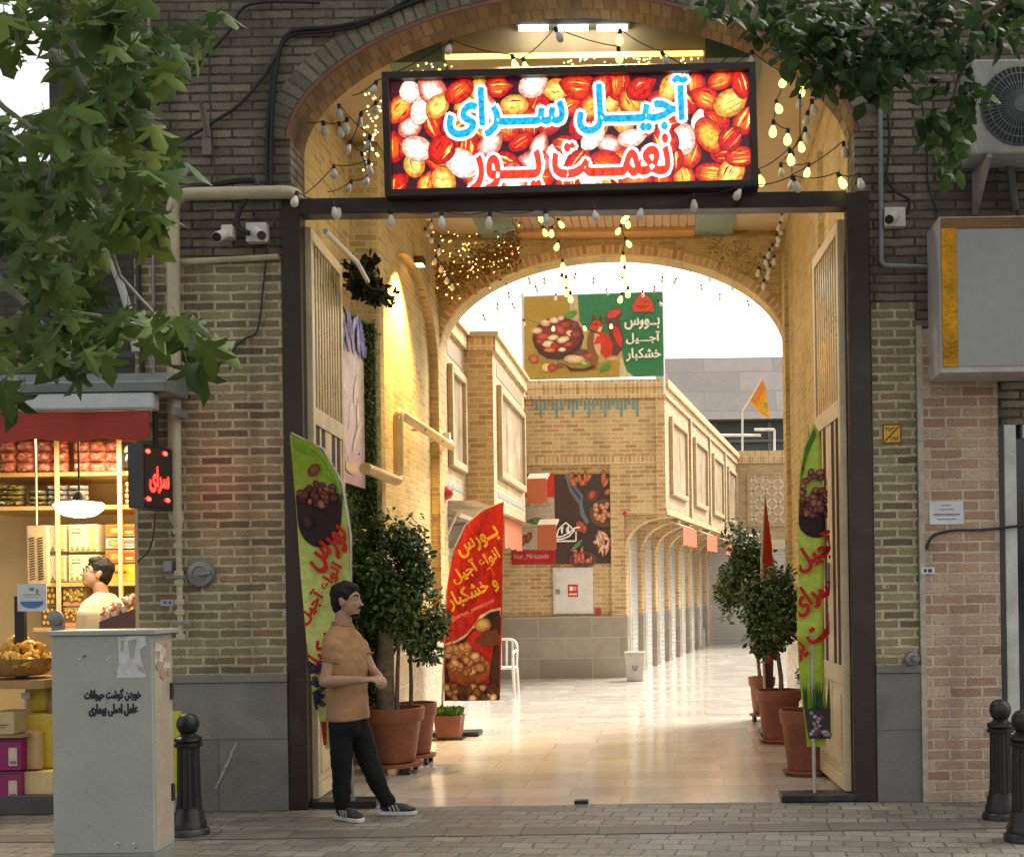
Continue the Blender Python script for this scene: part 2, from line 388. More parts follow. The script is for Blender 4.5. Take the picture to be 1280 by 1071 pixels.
# ---------------------------------------------------------------- Persian lettering
FORMS = {'ا': ('FE8D', 'FE8E'), 'آ': ('FE81', 'FE82'), 'ب': ('FE8F', 'FE90', 'FE91', 'FE92'), 'پ': ('FB56', 'FB57', 'FB58', 'FB59'),
 'ت': ('FE95', 'FE96', 'FE97', 'FE98'), 'ج': ('FE9D', 'FE9E', 'FE9F', 'FEA0'), 'ح': ('FEA1', 'FEA2', 'FEA3', 'FEA4'),
 'خ': ('FEA5', 'FEA6', 'FEA7', 'FEA8'), 'د': ('FEA9', 'FEAA'), 'ر': ('FEAD', 'FEAE'), 'ز': ('FEAF', 'FEB0'),
 'س': ('FEB1', 'FEB2', 'FEB3', 'FEB4'), 'ش': ('FEB5', 'FEB6', 'FEB7', 'FEB8'), 'ص': ('FEB9', 'FEBA', 'FEBB', 'FEBC'),
 'ع': ('FEC9', 'FECA', 'FECB', 'FECC'), 'گ': ('FB92', 'FB93', 'FB94', 'FB95'), 'ک': ('FB8E', 'FB8F', 'FB90', 'FB91'),
 'ل': ('FEDD', 'FEDE', 'FEDF', 'FEE0'), 'م': ('FEE1', 'FEE2', 'FEE3', 'FEE4'), 'ن': ('FEE5', 'FEE6', 'FEE7', 'FEE8'),
 'و': ('FEED', 'FEEE'), 'ه': ('FEE9', 'FEEA', 'FEEB', 'FEEC'), 'ی': ('FBFC', 'FBFD', 'FBFE', 'FBFF'), 'ـ': ('0640',)*4}
def shape(t):
    out = []
    for i, ch in enumerate(t):
        if ch not in FORMS: out.append(ch); continue
        pv = t[i-1] if i else ' '; nx = t[i+1] if i+1 < len(t) else ' '
        jp = pv in FORMS and len(FORMS[pv]) == 4
        jn = len(FORMS[ch]) == 4 and nx in FORMS
        k = (3 if jp else 2) if jn else (1 if jp else 0)
        out.append(chr(int(FORMS[ch][k], 16)))
    s = ''.join(out)
    if any(c in FORMS for c in t): s = s[::-1]
    return s
_tc = {}
def text2d(t, bold=.0, space=1.0):
    "-> (points, faces), points about the centre of the box, height of the box = 1"
    key = (t, bold)
    if key in _tc: return _tc[key]
    cu = bpy.data.curves.new('lettering', 'FONT'); cu.body = shape(t); cu.size = 1; cu.offset = bold; cu.resolution_u = 3; cu.space_character = space
    o = bpy.data.objects.new('lettering', cu); COL.objects.link(o)
    dg = bpy.context.evaluated_depsgraph_get(); me = o.evaluated_get(dg).to_mesh()
    pts = [(v.co.x, v.co.y) for v in me.vertices]; fs = [list(p.vertices) for p in me.polygons if p.area > 1e-9]
    o.evaluated_get(dg).to_mesh_clear(); bpy.data.objects.remove(o); bpy.data.curves.remove(cu)
    xs = [p[0] for p in pts]; ys = [p[1] for p in pts]
    cx, cy, h = (min(xs)+max(xs))/2, (min(ys)+max(ys))/2, max(ys)-min(ys)
    _tc[key] = ([((a-cx)/h, (b-cy)/h) for a, b in pts], fs, (max(xs)-min(xs))/h)
    return _tc[key]

class Art(MB):
    "flat print: shapes in (u, v) carried onto a surface by fn(u, v, layer height)"
    def __init__(s, fn, step=.00025):
        super().__init__(); s.fn = fn; s.step = step; s.k = 0; s.clip = None
    def lay(s, pts, cols, faces, layer=None):
        if layer is None: s.k += 1; layer = s.k
        base = len(s.v)
        if s.clip: pts = [s.clip(u, v) for u, v in pts]
        for (u, v), c in zip(pts, cols):
            i = s.p(s.fn(u, v, layer*s.step)); s.col[i] = c
        for f in faces: s.face([base+i for i in f], 0, [pts[i] for i in f])
    def poly(s, pts, c, layer=None):
        c = hx(c) if isinstance(c, str) else c
        s.lay(pts, [c]*len(pts), [list(range(len(pts)))], layer)
    def rect(s, u0, v0, u1, v1, c, layer=None, nu=1, nv=1, c2=None):
        c = hx(c) if isinstance(c, str) else c; c2 = (hx(c2) if isinstance(c2, str) else c2) or c
        pts = [(u0+(u1-u0)*i/nu, v0+(v1-v0)*j/nv) for j in range(nv+1) for i in range(nu+1)]
        cols = [tuple(a+(b-a)*j/nv for a, b in zip(c, c2)) for j in range(nv+1) for i in range(nu+1)]
        s.lay(pts, cols, [[j*(nu+1)+i, j*(nu+1)+i+1, (j+1)*(nu+1)+i+1, (j+1)*(nu+1)+i] for j in range(nv) for i in range(nu)], layer)
    def blob(s, cx, cy, rx, ry, ang, edge, mid, layer=None, n=14, off=(.0, .15), wob=.06, rims=None, point=0):
        edge = hx(edge) if isinstance(edge, str) else edge; mid = hx(mid) if isinstance(mid, str) else mid
        pts, cols, fs = [], [], []
        ca, sa = math.cos(ang), math.sin(ang)
        levels = [(1, edge), (.82, tuple(e*.75+m*.25 for e, m in zip(edge, mid))), (.4, mid)]
        if rims: levels = [(1, hx(rims) if isinstance(rims, str) else rims), (.9, edge), (.78, edge), (.4, mid)]
        ws = [1+R.uniform(-wob, wob) for _ in range(n)]
        for q, c in levels:
            for j in range(n):
                a = 2*PI*j/n
                x = rx*q*math.cos(a)*ws[j]*(1 - point*max(0, math.cos(a))*abs(math.sin(a))) + off[0]*rx*(1-q); y = ry*q*math.sin(a)*ws[j] + off[1]*ry*(1-q)
                if point: y *= 1 - point*.6*max(0, math.cos(a))
                pts.append((cx+x*ca-y*sa, cy+x*sa+y*ca)); cols.append(c)
        for l in range(len(levels)-1):
            for j in range(n): fs.append([l*n+j, l*n+(j+1) % n, (l+1)*n+(j+1) % n, (l+1)*n+j])
        fs.append([(len(levels)-1)*n+j for j in range(n)])
        s.lay(pts, cols, fs, layer)
    def text(s, t, cx, cy, h, c, ang=0, bold=.02, layer=None, w=None, shear=0):
        if bold > .026:      # heavy lettering: the same word struck several times
            d = (bold-.02)*h*.75
            for q, (ex, ey) in enumerate(((d, 0), (-d, 0), (0, d), (0, -d))): s.text(t, cx+ex, cy+ey, h, c, ang, .02, None if layer is None else layer+q, w, shear)
            bold = .02; layer = None if layer is None else layer+4
        pts, fs, asp = text2d(t, bold); c = hx(c) if isinstance(c, str) else c
        kx = h if w is None else w/asp
        ca, sa = math.cos(ang), math.sin(ang)
        P = []
        for x, y in pts:
            x2, y2 = (x*kx + shear*y*h), y*h
            P.append((cx + x2*ca - y2*sa, cy + x2*sa + y2*ca))
        s.lay(P, [c]*len(P), fs, layer)
    def nuts(s, u0, v0, u1, v1, nx, ny, pal, size, base, rims=None, keep=None, wob=.06, jit=.3):
        "jittered grid of nut shapes; neighbours always on different layers"
        du, dv = (u1-u0)/nx, (v1-v0)/ny
        for j in range(ny):
            for i in range(nx):
                u = u0+(i+.5+R.uniform(-jit, jit)+(.25 if j % 2 else -.25))*du; v = v0+(j+.5+R.uniform(-jit, jit))*dv
                if keep and not keep(u, v): continue
                e, m = R.choice(pal); a = R.uniform(0, PI); q = size*R.uniform(.8, 1.2); fl = R.uniform(.58, .95)
                s.blob(u, v, q, q*fl, a, e, m, base + (i % 3)*3 + (j % 3), rims=rims, wob=wob, point=R.choice([0, 0, .35]))
        s.k = max(s.k, base+9)

def plane_fn(o, ux, uy, n):
    o, ux, uy, n = Vector(o), Vector(ux), Vector(uy), Vector(n)
    return lambda u, v, h: o + ux*u + uy*v + n*h

# ---------------------------------------------------------------- soft bodies: many tapered limbs fused into ONE surface
def capsule(mb, a, b, ra, rb, n=12, sq=None):
    a, b = Vector(a), Vector(b); d = b-a; Lg = d.length; d.normalize()
    prof = []
    for k in range(5): t = PI/2*k/4; prof.append((ra*math.sin(t), -ra*math.cos(t)))
    for k in range(5): t = PI/2*k/4; prof.append((rb*math.cos(t), Lg+rb*math.sin(t)))
    mb.lathe(a, prof, n, 0, d)
def fuse(mb, name, mat, parent, voxel=.008, smooth=6, cut=None, factor=.5):
    tmp = bpy.data.objects.new('tmp', mb.mesh('tmp', mat)); COL.objects.link(tmp)
    r = tmp.modifiers.new('r', 'REMESH'); r.mode = 'VOXEL'; r.voxel_size = voxel; r.use_smooth_shade = True
    s = tmp.modifiers.new('s', 'SMOOTH'); s.iterations = smooth; s.factor = factor
    dg = bpy.context.evaluated_depsgraph_get()
    me = bpy.data.meshes.new_from_object(tmp.evaluated_get(dg)); bpy.data.objects.remove(tmp)
    me.name = name
    off = ORG.get(parent.name, Vector((0, 0, 0)))
    for v in me.vertices: v.co -= off
    me.materials.clear(); me.materials.append(mat)
    for p in me.polygons: p.use_smooth = True
    o = bpy.data.objects.new(name, me); COL.objects.link(o); o.parent = parent; ORG[o.name] = off
    return o

# ---------------------------------------------------------------- foliage
def leaf(mb, c, tip, nrm, size, col, kind='oval'):
    tip = tip.normalized(); side = nrm.cross(tip)
    side = side.normalized() if side.length > 1e-5 else tip.orthogonal().normalized(); n = tip.cross(side)
    if kind == 'plane':
        cv = R.uniform(.05, .5)
        mb.tube([c + tip*(.02*size), c - tip*(.22*size) - n*(.05*size), c - tip*(.42*size) + n*(.10*size)], .012*size, 3, 0, False)
        for q_ in range(len(mb.v)-9, len(mb.v)): mb.col[q_] = (.13, .12, .04)
        out = [(0, 0), (.14, .02), (.46, -.12), (.40, .06), (.20, .20), (.70, .40), (.52, .46), (.42, .50), (.17, .44), (.22, .78), (0, 1.12),
               (-.22, .78), (-.17, .44), (-.42, .50), (-.52, .46), (-.70, .40), (-.20, .20), (-.40, .06), (-.46, -.12), (-.14, .02)]
        ids = []
        for x, y in out:
            z = -cv*abs(x) - cv*1.1*max(0, y-.4)
            ids.append(mb.p(c + side*(x*size) + tip*(y*size) + n*(z*size)))
        mid = mb.p(c + tip*(.28*size) + n*(.03*size))
        for k in ids: mb.col[k] = col
        mb.col[mid] = tuple(q*1.1 for q in col)
        m = len(ids)
        for k in range(m): mb.face([mid, ids[k], ids[(k+1) % m]])
    else:
        w = .27 if kind == 'oval' else .38
        pts = [(0, 0, 0), (w, .38, -.06), (w*.75, .72, -.09), (0, 1, -.16), (-w*.75, .72, -.09), (-w, .38, -.06)]
        ids = [mb.p(c + side*(x*size) + tip*(y*size) + n*(z*size)) for x, y, z in pts]
        ms = mb.p(c + tip*(.5*size) + n*(.05*size))
        for k in ids+[ms]: mb.col[k] = col
        for k in range(6): mb.face([ms, ids[k], ids[(k+1) % 6]])
def rvec():
    while True:
        q = Vector((R.uniform(-1, 1), R.uniform(-1, 1), R.uniform(-1, 1)))
        if .05 < q.length < 1: return q.normalized()
def vary(c, a=.3):
    f = R.uniform(1-a, 1+a); g = R.uniform(-.12, .12)
    return (max(c[0]*f*(1+g), 0), c[1]*f, max(c[2]*f*(1-g), 0))
def crown_mesh(mb, c, r, n, size, cols, kind='oval', clumps=26, droop=.25):
    c = Vector(c)
    cl = []
    for _ in range(clumps):
        q = rvec()*R.uniform(.45, .95); cl.append((Vector((q.x*r[0], q.y*r[1], q.z*r[2])), R.uniform(.22, .42)))
    for _ in range(n):
        b, s = R.choice(cl); q = rvec()*R.random()**.4
        pos = b + Vector((q.x*r[0]*s, q.y*r[1]*s, q.z*r[2]*s))
        out = Vector((pos.x/r[0], pos.y/r[1], pos.z/r[2])); out = out.normalized() if out.length > .01 else rvec()
        tip = (out*.6 + rvec()*.9 + Vector((0, 0, -droop)))
        leaf(mb, c+pos, tip, (out+rvec()*.6+Vector((0, 0, .4))), size*R.uniform(.7, 1.25), vary(R.choice(cols)), kind)
# ================================================================ THE SETTING: ground
YF = Y(.62)          # far end of the covered passage
YB = Y(.411)         # face of the courtyard building that looks back at us
YC = Y(.2615)        # far end of the courtyard
XL, XR = -2.68, 1.38 # passage walls
m = MB(); m.box(-60, 60, -40, 90, -.30, -.012)
g = struct(m.build('ground', ASPH))
m = MB(); m.box(-14, 14, -4.6, .02, -.20, 0)
struct(m.build('sidewalk', PAVER))
m = MB(); m.poly([(-14, -1.06, .004), (14, -1.06, .004), (14, -.80, .004), (-14, -.80, .004)])
struct(m.build('drain_channel', stone('drain_stone', (.085, .08, .07), (.16, .15, .13), .6, .5, .4, .008, (.05, .05, .045))))
m = MB(); m.box(-14, 14, -14, -4.62, -.25, -.13)
struct(m.build('road', ASPH))
m = MB()
m.box(-2.96, XR+.3, .021, YF+.4, -.2, .006)
m.box(-5.5, 8.5, YF+.402, YC+1, -.2, .006)
struct(m.build('courtyard_floor', MARBLE))

# ================================================================ THE GATEWAY BUILDING
gb = thing('gateway_building', 'old khaki brick building pierced by a wide flat arch with a lit passage', 'building', (-.66, .2, 0))
AX, AZ, AA, AB, AN = -.68, 4.865, 2.05, 1.02, 1.8
def arch_pt(t, off=0.0):            # t 0..1 from left springing to right
    th = PI*(1-t); c, s = math.cos(th), math.sin(th)
    e = 2/AN
    x, z = AA*math.copysign(abs(c)**e, c), AB*abs(s)**e
    nx, nz = x/AA**2, z/AB**2 + 1e-6; l = math.hypot(nx, nz)
    return (AX + x + nx/l*off, AZ + z + nz/l*off)
N = 56
pts = [arch_pt((1-math.cos(PI*k/N))/2) for k in range(N+1)]
TOP = 7.6; FB = .35
m = MB()
def front(x0, x1, z0, z1, y=0.0): m.poly([(x0, y, z0), (x1, y, z0), (x1, y, z1), (x0, y, z1)])
X0, X1 = -3.87, 4.6
front(X0, -2.80, 0, 4.43); front(X0, AX-AA, 4.43, TOP)
front(1.47, 1.80, 0, 4.43); front(AX+AA, 1.80, 4.43, TOP)
front(1.80, X1, 2.72, TOP)
for (xa, za), (xb, zb) in zip(pts, pts[1:]):
    m.poly([(xa, 0, za), (xb, 0, zb), (xb, 0, TOP), (xa, 0, TOP)])
# reveals: jambs below the beam, shoulders, top, ends
m.poly([(-2.80, 0, 0), (-2.80, FB, 0), (-2.80, FB, 4.43), (-2.80, 0, 4.43)]); m.poly([(1.47, 0, 0), (1.47, 0, 4.43), (1.47, FB, 4.43), (1.47, FB, 0)])
for xa, xb in ((-2.80, AX-AA), (AX+AA, 1.47)): m.poly([(xa, 0, 4.43), (xb, 0, 4.43), (xb, FB, 4.43), (xa, FB, 4.43)])
for x in (AX-AA, AX+AA): m.poly([(x, 0, 4.43), (x, FB, 4.43), (x, FB, AZ), (x, 0, AZ)])
m.poly([(X0, 0, 0), (X0, 0, TOP), (X0, 5.9, TOP), (X0, 5.9, 0)])
m.poly([(X0, 0, TOP), (X1, 0, TOP), (X1, 5.9, TOP), (X0, 5.9, TOP)])
m.poly([(X1, 0, 2.72), (X1, 5.9, 2.72), (X1, 5.9, TOP), (X1, 0, TOP)])
# back face of the front wall (so the light of the passage stays inside)
for (xa, za), (xb, zb) in zip(pts, pts[1:]):
    m.poly([(xa, FB, za), (xa, FB, TOP), (xb, FB, TOP), (xb, FB, zb)])
m.poly([(-3.2, FB, 0), (AX-AA, FB, 0), (AX-AA, FB, TOP), (-3.2, FB, TOP)]); m.poly([(XR-.001, FB, 0), (1.9, FB, 0), (1.9, FB, TOP), (XR-.001, FB, TOP)])
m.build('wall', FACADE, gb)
def arc_strip(name, mat, off0, off1, ya, yb):
    mb = MB(); s = 0; prev = None
    for k in range(101):
        t = (1-math.cos(PI*k/100))/2
        p0, p1 = arch_pt(t, off0), arch_pt(t, off1)
        if prev:
            (a0, a1) = prev; d = math.hypot(p0[0]+p1[0]-a0[0]-a1[0], p0[1]+p1[1]-a0[1]-a1[1])/2
            w = off1-off0
            if w > 1e-6:
                mb.poly([(a0[0], ya, a0[1]), (p0[0], ya, p0[1]), (p1[0], ya, p1[1]), (a1[0], ya, a1[1])], 0, [(s, 0), (s+d, 0), (s+d, w), (s, w)])
                mb.poly([(a1[0], ya, a1[1]), (p1[0], ya, p1[1]), (p1[0], yb, p1[1]), (a1[0], yb, a1[1])])
            mb.poly([(a0[0], ya, a0[1]), (a0[0], yb, a0[1]), (p0[0], yb, p0[1]), (p0[0], ya, p0[1])], 0, [(s, 0), (s, yb-ya), (s+d, yb-ya), (s+d, 0)])
            s += d
        prev = (p0, p1)
    return mb.build(name, mat, gb)
arc_strip('arch_ring', VOUS, .024, .19, -.016, 0)
arc_strip('arch_edge', paint('pink_edge_tile', (.26, .10, .075), .7, var=.3), .0, .022, -.022, 0)
arc_strip('arch_soffit', SOFF, -.002, -.002, -.012, FB)
# plinths
for xa, xb in ((X0, -2.80), (1.47, 1.795)):
    m = MB(); m.box(xa, xb, -.03, .0, .0, .93); o = m.build('stone_plinth', GRANITE, gb, bevel=.004)
    m = MB(); m.box(xa, xb+.004, -.045, .0, .932, .99); m.build('plinth_cap', GRANITE, o, bevel=.006)
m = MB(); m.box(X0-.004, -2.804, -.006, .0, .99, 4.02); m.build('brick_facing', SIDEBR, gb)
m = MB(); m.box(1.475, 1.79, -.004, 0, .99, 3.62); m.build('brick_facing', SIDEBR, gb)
A = Art(plane_fn((0, -.0315, 0), (1, 0, 0), (0, 0, 1), (0, -1, 0)))
for k in range(16):
    f = k/15; px, py = 296-24*f+R.uniform(-1.2, 1.2), 930+52*f; q = at(px, py); w = R.uniform(.004, .013)
    A.poly([(q.x-w, q.z-.012), (q.x+w*.5, q.z-.02), (q.x+w+.006, q.z+.016), (q.x-w*.2+.006, q.z+.02)], R.choice([(.40, .40, .38), (.33, .33, .31)]))
o = A.build('plinth_scratches', PRINT, gb); o['kind'] = 'stuff'
# roof mass above the passage
m = MB(); m.box(X0+.01, X1-.01, FB+.01, 5.88, 6.95, TOP-.01); m.build('roof_slab', PLAST, gb)
# passage walls (left one with a blind arch recess)
n0, n1, nsp, nap = Y(.772), Y(.625), 4.10, 5.06
ym, ya_ = (n0+n1)/2, (n1-n0)/2
m = MB()
def lw(ya, yb, za, zb, x=XL): m.poly([(x, ya, za), (x, yb, za), (x, yb, zb), (x, ya, zb)])
XN, YN = -2.95, 2.50      # the wall steps back behind the gate leaf
lw(FB, YN, 0, 6.95, XN); m.poly([(XN, YN, 0), (XL, YN, 0), (XL, YN, 6.95), (XN, YN, 6.95)]); lw(YN, n0, 0, 6.95); lw(n1, YF+.36, 0, 6.95)
lw(n0, n1, 0, 1.05)
K = 24; ap = [(ym - ya_*math.cos(PI*k/K), nsp + (nap-nsp)*math.sin(PI*k/K)) for k in range(K+1)]
for (a, za), (b, zb) in zip(ap, ap[1:]):
    m.poly([(XL, a, za), (XL, b, zb), (XL, b, 6.95), (XL, a, 6.95)])
    m.poly([(XL, a, za), (XL-.10, a, za), (XL-.10, b, zb), (XL, b, zb)])
lw(n0, n1, 1.05, nap+.1, XL-.10)
m.poly([(XL, n0, 1.05), (XL, n0, nsp), (XL-.1, n0, nsp), (XL-.1, n0, 1.05)]); m.poly([(XL, n1, 1.05), (XL-.1, n1, 1.05), (XL-.1, n1, nsp), (XL, n1, nsp)])
m.poly([(XL, n0, 1.05), (XL-.1, n0, 1.05), (XL-.1, n1, 1.05), (XL, n1, 1.05)])
m.poly([(XL-.28, FB, 0), (XL-.28, FB, 6.95), (XL-.28, YF+.36, 6.95), (XL-.28, YF+.36, 0)])
m.build('passage_wall', HALL, gb)
m = MB(); m.poly([(XR, FB, 0), (XR, FB, 6.95), (XR, YF+.36, 6.95), (XR, YF+.36, 0)])
m.poly([(XR+.28, FB, 0), (XR+.28, YF+.36, 0), (XR+.28, YF+.36, 6.95), (XR+.28, FB, 6.95)])
# brick piers and a shallow blind arch on the right wall
m.box(XR-.05, XR+.002, 1.9, 2.35, 1.1, 5.4); m.box(XR-.05, XR+.002, YF-.35, YF-.02, 1.1, 5.4)
m.build('passage_wall', HALL, gb)
for x0, x1 in ((XL, XL+.02), (XR-.02, XR)):
    m = MB(); m.box(x0+.001, x1-.001, 2.51 if x0 < 0 else FB, YF+.36, .01, 1.03); m.build('wall_base', WMARB, gb)
# ceiling of the passage: boards, panels, coffer front
CZ = 5.70
m = MB(); m.box(-2.95, XR, .66, YF+.02, CZ+.05, CZ+.12); m.build('ceiling', PLAST, gb)
m = MB(); x = -1.72
k = 0
while x < .32-.02:
    m.box(x, x+.086, 1.2, YF-.30, CZ+.012+.004*(k % 2), CZ+.05); x += .093; k += 1
m.build('ceiling_boards', WOODC, gb, bevel=.003)
for xa, xb in ((-2.15, -1.72), (.32, .77)):
    m = MB(); m.box(xa, xb-.005, .62, YF-.02, CZ-.02, CZ+.05); m.box(xa, xb-.005, .62, .645, CZ+.05, 6.9); m.build('ceiling_panel', GREENP, gb)
m = MB(); m.box(-1.72, .315, YF-.30, YF-.02, CZ-.03, CZ+.05); m.build('ceiling_beam', paint('orange_wood', (.50, .25, .08), .5), gb)
m = MB(); m.box(-2.95, XR, .645, .66, CZ+.05, 6.95); m.box(-1.715, .315, .63, 1.19, CZ+.012, CZ+.05); m.build('coffer_front', PLAST, gb)
m = MB(); m.box(-1.70, .30, .612, .628, CZ+.0, CZ+.035); m.build('cove_light_strip', emit('cove_strip', (1, .70, .12), 1.5), gb)
# far arch
FA, FX, FZ, FBB = 2.035, -.65, 4.37, 1.12
m = MB(); ring = MB(); prev = None; s = 0
for k in range(49):
    th = PI*(1-k/48); c, sn = math.cos(th), math.sin(th)
    p = (FX+FA*c, FZ+FBB*sn); nx, nz = c/FA, sn/FBB; l = math.hypot(nx, nz)
    q = (max(min(p[0]+nx/l*.11, XR), XL), p[1]+nz/l*.11)
    if prev:
        (a, b), (aq, bq) = prev; d = math.hypot(p[0]-a, p[1]-b)
        for y in (YF, YF+.36):
            m.poly([(a, y, b), (p[0], y, p[1]), (p[0], y, 6.95), (a, y, 6.95)])
        m.poly([(a, YF, b), (a, YF+.36, b), (p[0], YF+.36, p[1]), (p[0], YF, p[1])], 0, [(s, 0), (s, .36), (s+d, .36), (s+d, 0)])
        ring.poly([(a, YF-.012, b), (p[0], YF-.012, p[1]), (q[0], YF-.012, q[1]), (aq, YF-.012, bq)], 0, [(s, 0), (s+d, 0), (s+d, .11), (s, .11)])
        s += d
    prev = (p, q)
m.box(XL-.3, XL, YF+.361, YF+.37, 0, TOP); m.box(XR, 4.6, YF+.361, YF+.37, 0, TOP)
m.build('far_arch', HALL, gb); ring.build('far_arch_ring', SOLD, gb)

# ---- metal gate
gt = thing('metal_gate', 'dark brown gate frame with two cream and bronze barred leaves folded open into the passage', 'gate', (-.66, .0, 0))
m = MB()
m.box(-2.795, -2.66, -.02, .12, 0.005, 4.42); m.build('post', DARKBR, gt, bevel=.004)
m = MB(); m.box(1.305, 1.465, -.02, .12, 0.005, 4.42); m.build('post', DARKBR, gt, bevel=.004)
m = MB(); m.box(-2.66, 1.305, -.03, .12, 4.315, 4.43); m.build('beam', DARKBR, gt, bevel=.004)
def gate_leaf(xh, sgn, drift):
    W_ = 1.12
    d = Vector((drift, 1, 0)).normalized(); nrm = Vector((sgn, 0, 0))
    o = Vector((xh, .10, 0))
    def T(t, z, h): return o + d*t + nrm*h + Vector((0, 0, z))
    def slab(mb, t0, t1, z0, z1, h0, h1):
        P = [T(t, z, h) for z in (z0, z1) for h in (h0, h1) for t in (t0, t1)]
        i = [mb.p(q) for q in P]
        for q in ((0, 2, 3, 1), (4, 5, 7, 6), (0, 1, 5, 4), (2, 6, 7, 3), (0, 4, 6, 2), (1, 3, 7, 5)): mb.face([i[k] for k in q])
    f = MB()
    slab(f, 0, .07, .06, 4.26, 0, .05); slab(f, W_-.07, W_, .06, 4.26, 0, .05)
    for z0, z1 in ((.06, .16), (.84, .98), (2.82, 2.95), (4.17, 4.26)): slab(f, .07, W_-.07, z0, z1, 0, .05)
    for t0, t1 in ((.07, .11), (.25, .30), (.44, .66), (.80, .85), (.99, 1.05)): slab(f, t0, t1, .98, 2.82, .012, .040)
    lf = f.build('leaf', CREAM, gt, bevel=.004)
    q = MB(); slab(q, .07, W_-.07, .98, 2.82, .016, .036); q.build('glass_slot', SLOT, lf)
    q = MB(); n = 10
    for k in range(n):
        t = .075 + (W_-.15)*(k+.5)/n; slab(q, t-.023, t+.023, 2.95, 4.17, .012, .038)
    q.build('bronze_bars', GOLD, lf, bevel=.006)
    q = MB(); slab(q, .07, W_-.07, 2.95, 4.17, .023, .027); q.build('backing_sheet', paint('backing_brown', (.10, .065, .028), .5), lf)
    q = MB()
    for t0, t1 in ((.07, .54), (.58, W_-.07)):
        slab(q, t0, t1, .16, .84, .010, .034); slab(q, t0+.06, t1-.06, .23, .77, .002, .048)
    q.build('door_panel', CREAM, lf, bevel=.012)
    q = MB(); q.tube([T(.5, 1.75, .06), T(.5, 1.55, .06)], .012); q.build('handle', GREYM, lf)
gate_leaf(-2.665, 1, -.06)
gate_leaf(1.30, -1, -.05)
m = MB(); m.tube([(-2.52, .14, 4.24), (-2.49, .95, 4.22), (-2.47, 1.2, 4.13)], .02); m.build('door_closer_bar', WHITEP, gt)

# ---- left neighbour with the nut shop under it
sb = thing('shop_building', 'dark grey building on the left with an open brightly lit nut shop at street level', 'building', (-5.8, 1, 0))
DKW = brick('dark_grey_brick', [(0, (.05, .05, .048)), (.5, (.08, .078, .07)), (1, (.11, .105, .095))], (.06, .06, .055), .22, .066, .01)
m = MB(); m.box(-9, -3.88, .04, .4, 2.95, 4.75); m.box(-4.50, -3.88, .05, .4, 4.752, 7.6); m.box(-9, -3.88, .4, 4.5, 4.6, 4.75); m.box(-9, -8.7, .04, 4.5, 0, 4.6); m.build('wall', DKW, sb)
YSW = paint('shop_wall', (.66, .50, .24), .6, var=.06)
m = MB(); m.box(-8.7, -3.885, 2.3, 2.4, .14, 2.95); m.box(-3.91, -3.878, .02, 2.3, .14, 2.95); m.box(-8.7, -3.9, .4, 2.4, 2.95, 3.0); m.build('interior_wall', YSW, sb)
m = MB(); m.box(-8.7, -3.88, -.05, 2.3, .0, .14); m.build('step', paint('dark_stone', (.06, .06, .06), .5), sb, bevel=.008)
m = MB(); m.box(-8.7, -3.88, .1, 2.3, .14, .146); m.build('shop_floor', paint('shop_floor', (.5, .40, .26), .35), sb)

# ---- right neighbour: pink brick pier and shopfront
rb = thing('corner_shop', 'pink brick pier beside a white framed shopfront at the right edge', 'building', (3.2, .2, 0))
m = MB(); m.box(1.835, 2.375, -.04, .3, 0, 3.42); m.build('wall', PINK, rb)
m = MB(); m.box(1.795, 1.834, -.045, .2, 0, 3.44); m.build('mortar_strip', paint('rough_mortar', (.46, .42, .34), .9, var=.3, scale=12, bmp=.8), rb)
m = MB(); m.box(2.42, 2.51, -.02, .06, 0, 2.72); m.box(4.4, 4.6, -.02, .06, 0, 2.72); m.box(2.56, 4.4, -.02, .06, 2.62, 2.72); m.box(2.56, 4.4, -.01, .05, .02, .16); m.build('shopfront_frame', paint('white_frame', (.55, .56, .55), .4, dirt=(.3, .3, .3)), rb, bevel=.005)
m = MB(); m.box(2.51, 4.4, .01, .022, .16, 2.62); m.build('shop_glass', paint('dark_shop_glass', (.03, .035, .04), .06, bmp=0), rb)
m = MB(); m.box(2.38, 2.418, -.03, .05, 0, 2.72); m.build('dark_strip', paint('dark_green_paint', (.03, .04, .04), .5), rb)
for k in range(5): m = MB(); m.box(2.56, 4.3, -.004, .006, .35+.42*k, .50+.42*k); m.build('red_shelf_edge', paint('red_shelf', (.30, .03, .03), .5), rb)
m = MB(); m.box(2.375, 4.6, .061, 5.9, 0, 2.72); m.build('backing', paint('dark_room', (.02, .02, .02), .8), rb)

# ================================================================ COURTYARD
TA = math.atan(240/F)
QX, QY = -.09, YB
def Q(t, z, out=0.0):
    return Vector((QX + t*math.sin(TA) + out*math.cos(TA), QY + t*math.cos(TA) - out*math.sin(TA), z))
LEN = (YC-YB)/math.cos(TA)
cb = thing('courtyard_building', 'two storey yellow brick arcade building facing the passage with a blue tile frieze', 'building', (-1, YB, 0))
H1, H0 = 5.18, 2.88
XLc = -2.55
m = MB()
gx = QX-.74; HF = 3.78; px_ = at(763, 640, YB).x
m.poly([(XLc-1.2, YB, HF), (QX, YB, HF), (QX, YB, H1-.25), (XLc-1.2, YB, H1-.25)])
m.poly([(XLc-1.2, YB, HF), (XLc-1.2, YB+.10, HF), (px_, YB+.10, HF), (px_, YB, HF)])
m.poly([(px_, YB, H0-.004), (QX, YB, H0-.004), (QX, YB, HF), (px_, YB, HF)]); m.poly([(px_, YB, 1.1), (gx, YB, 1.1), (gx, YB, H0-.004), (px_, YB, H0-.004)])
m.poly([(px_, YB, 1.1), (px_, YB, HF), (px_, YB+.08, HF), (px_, YB+.08, 1.1)])
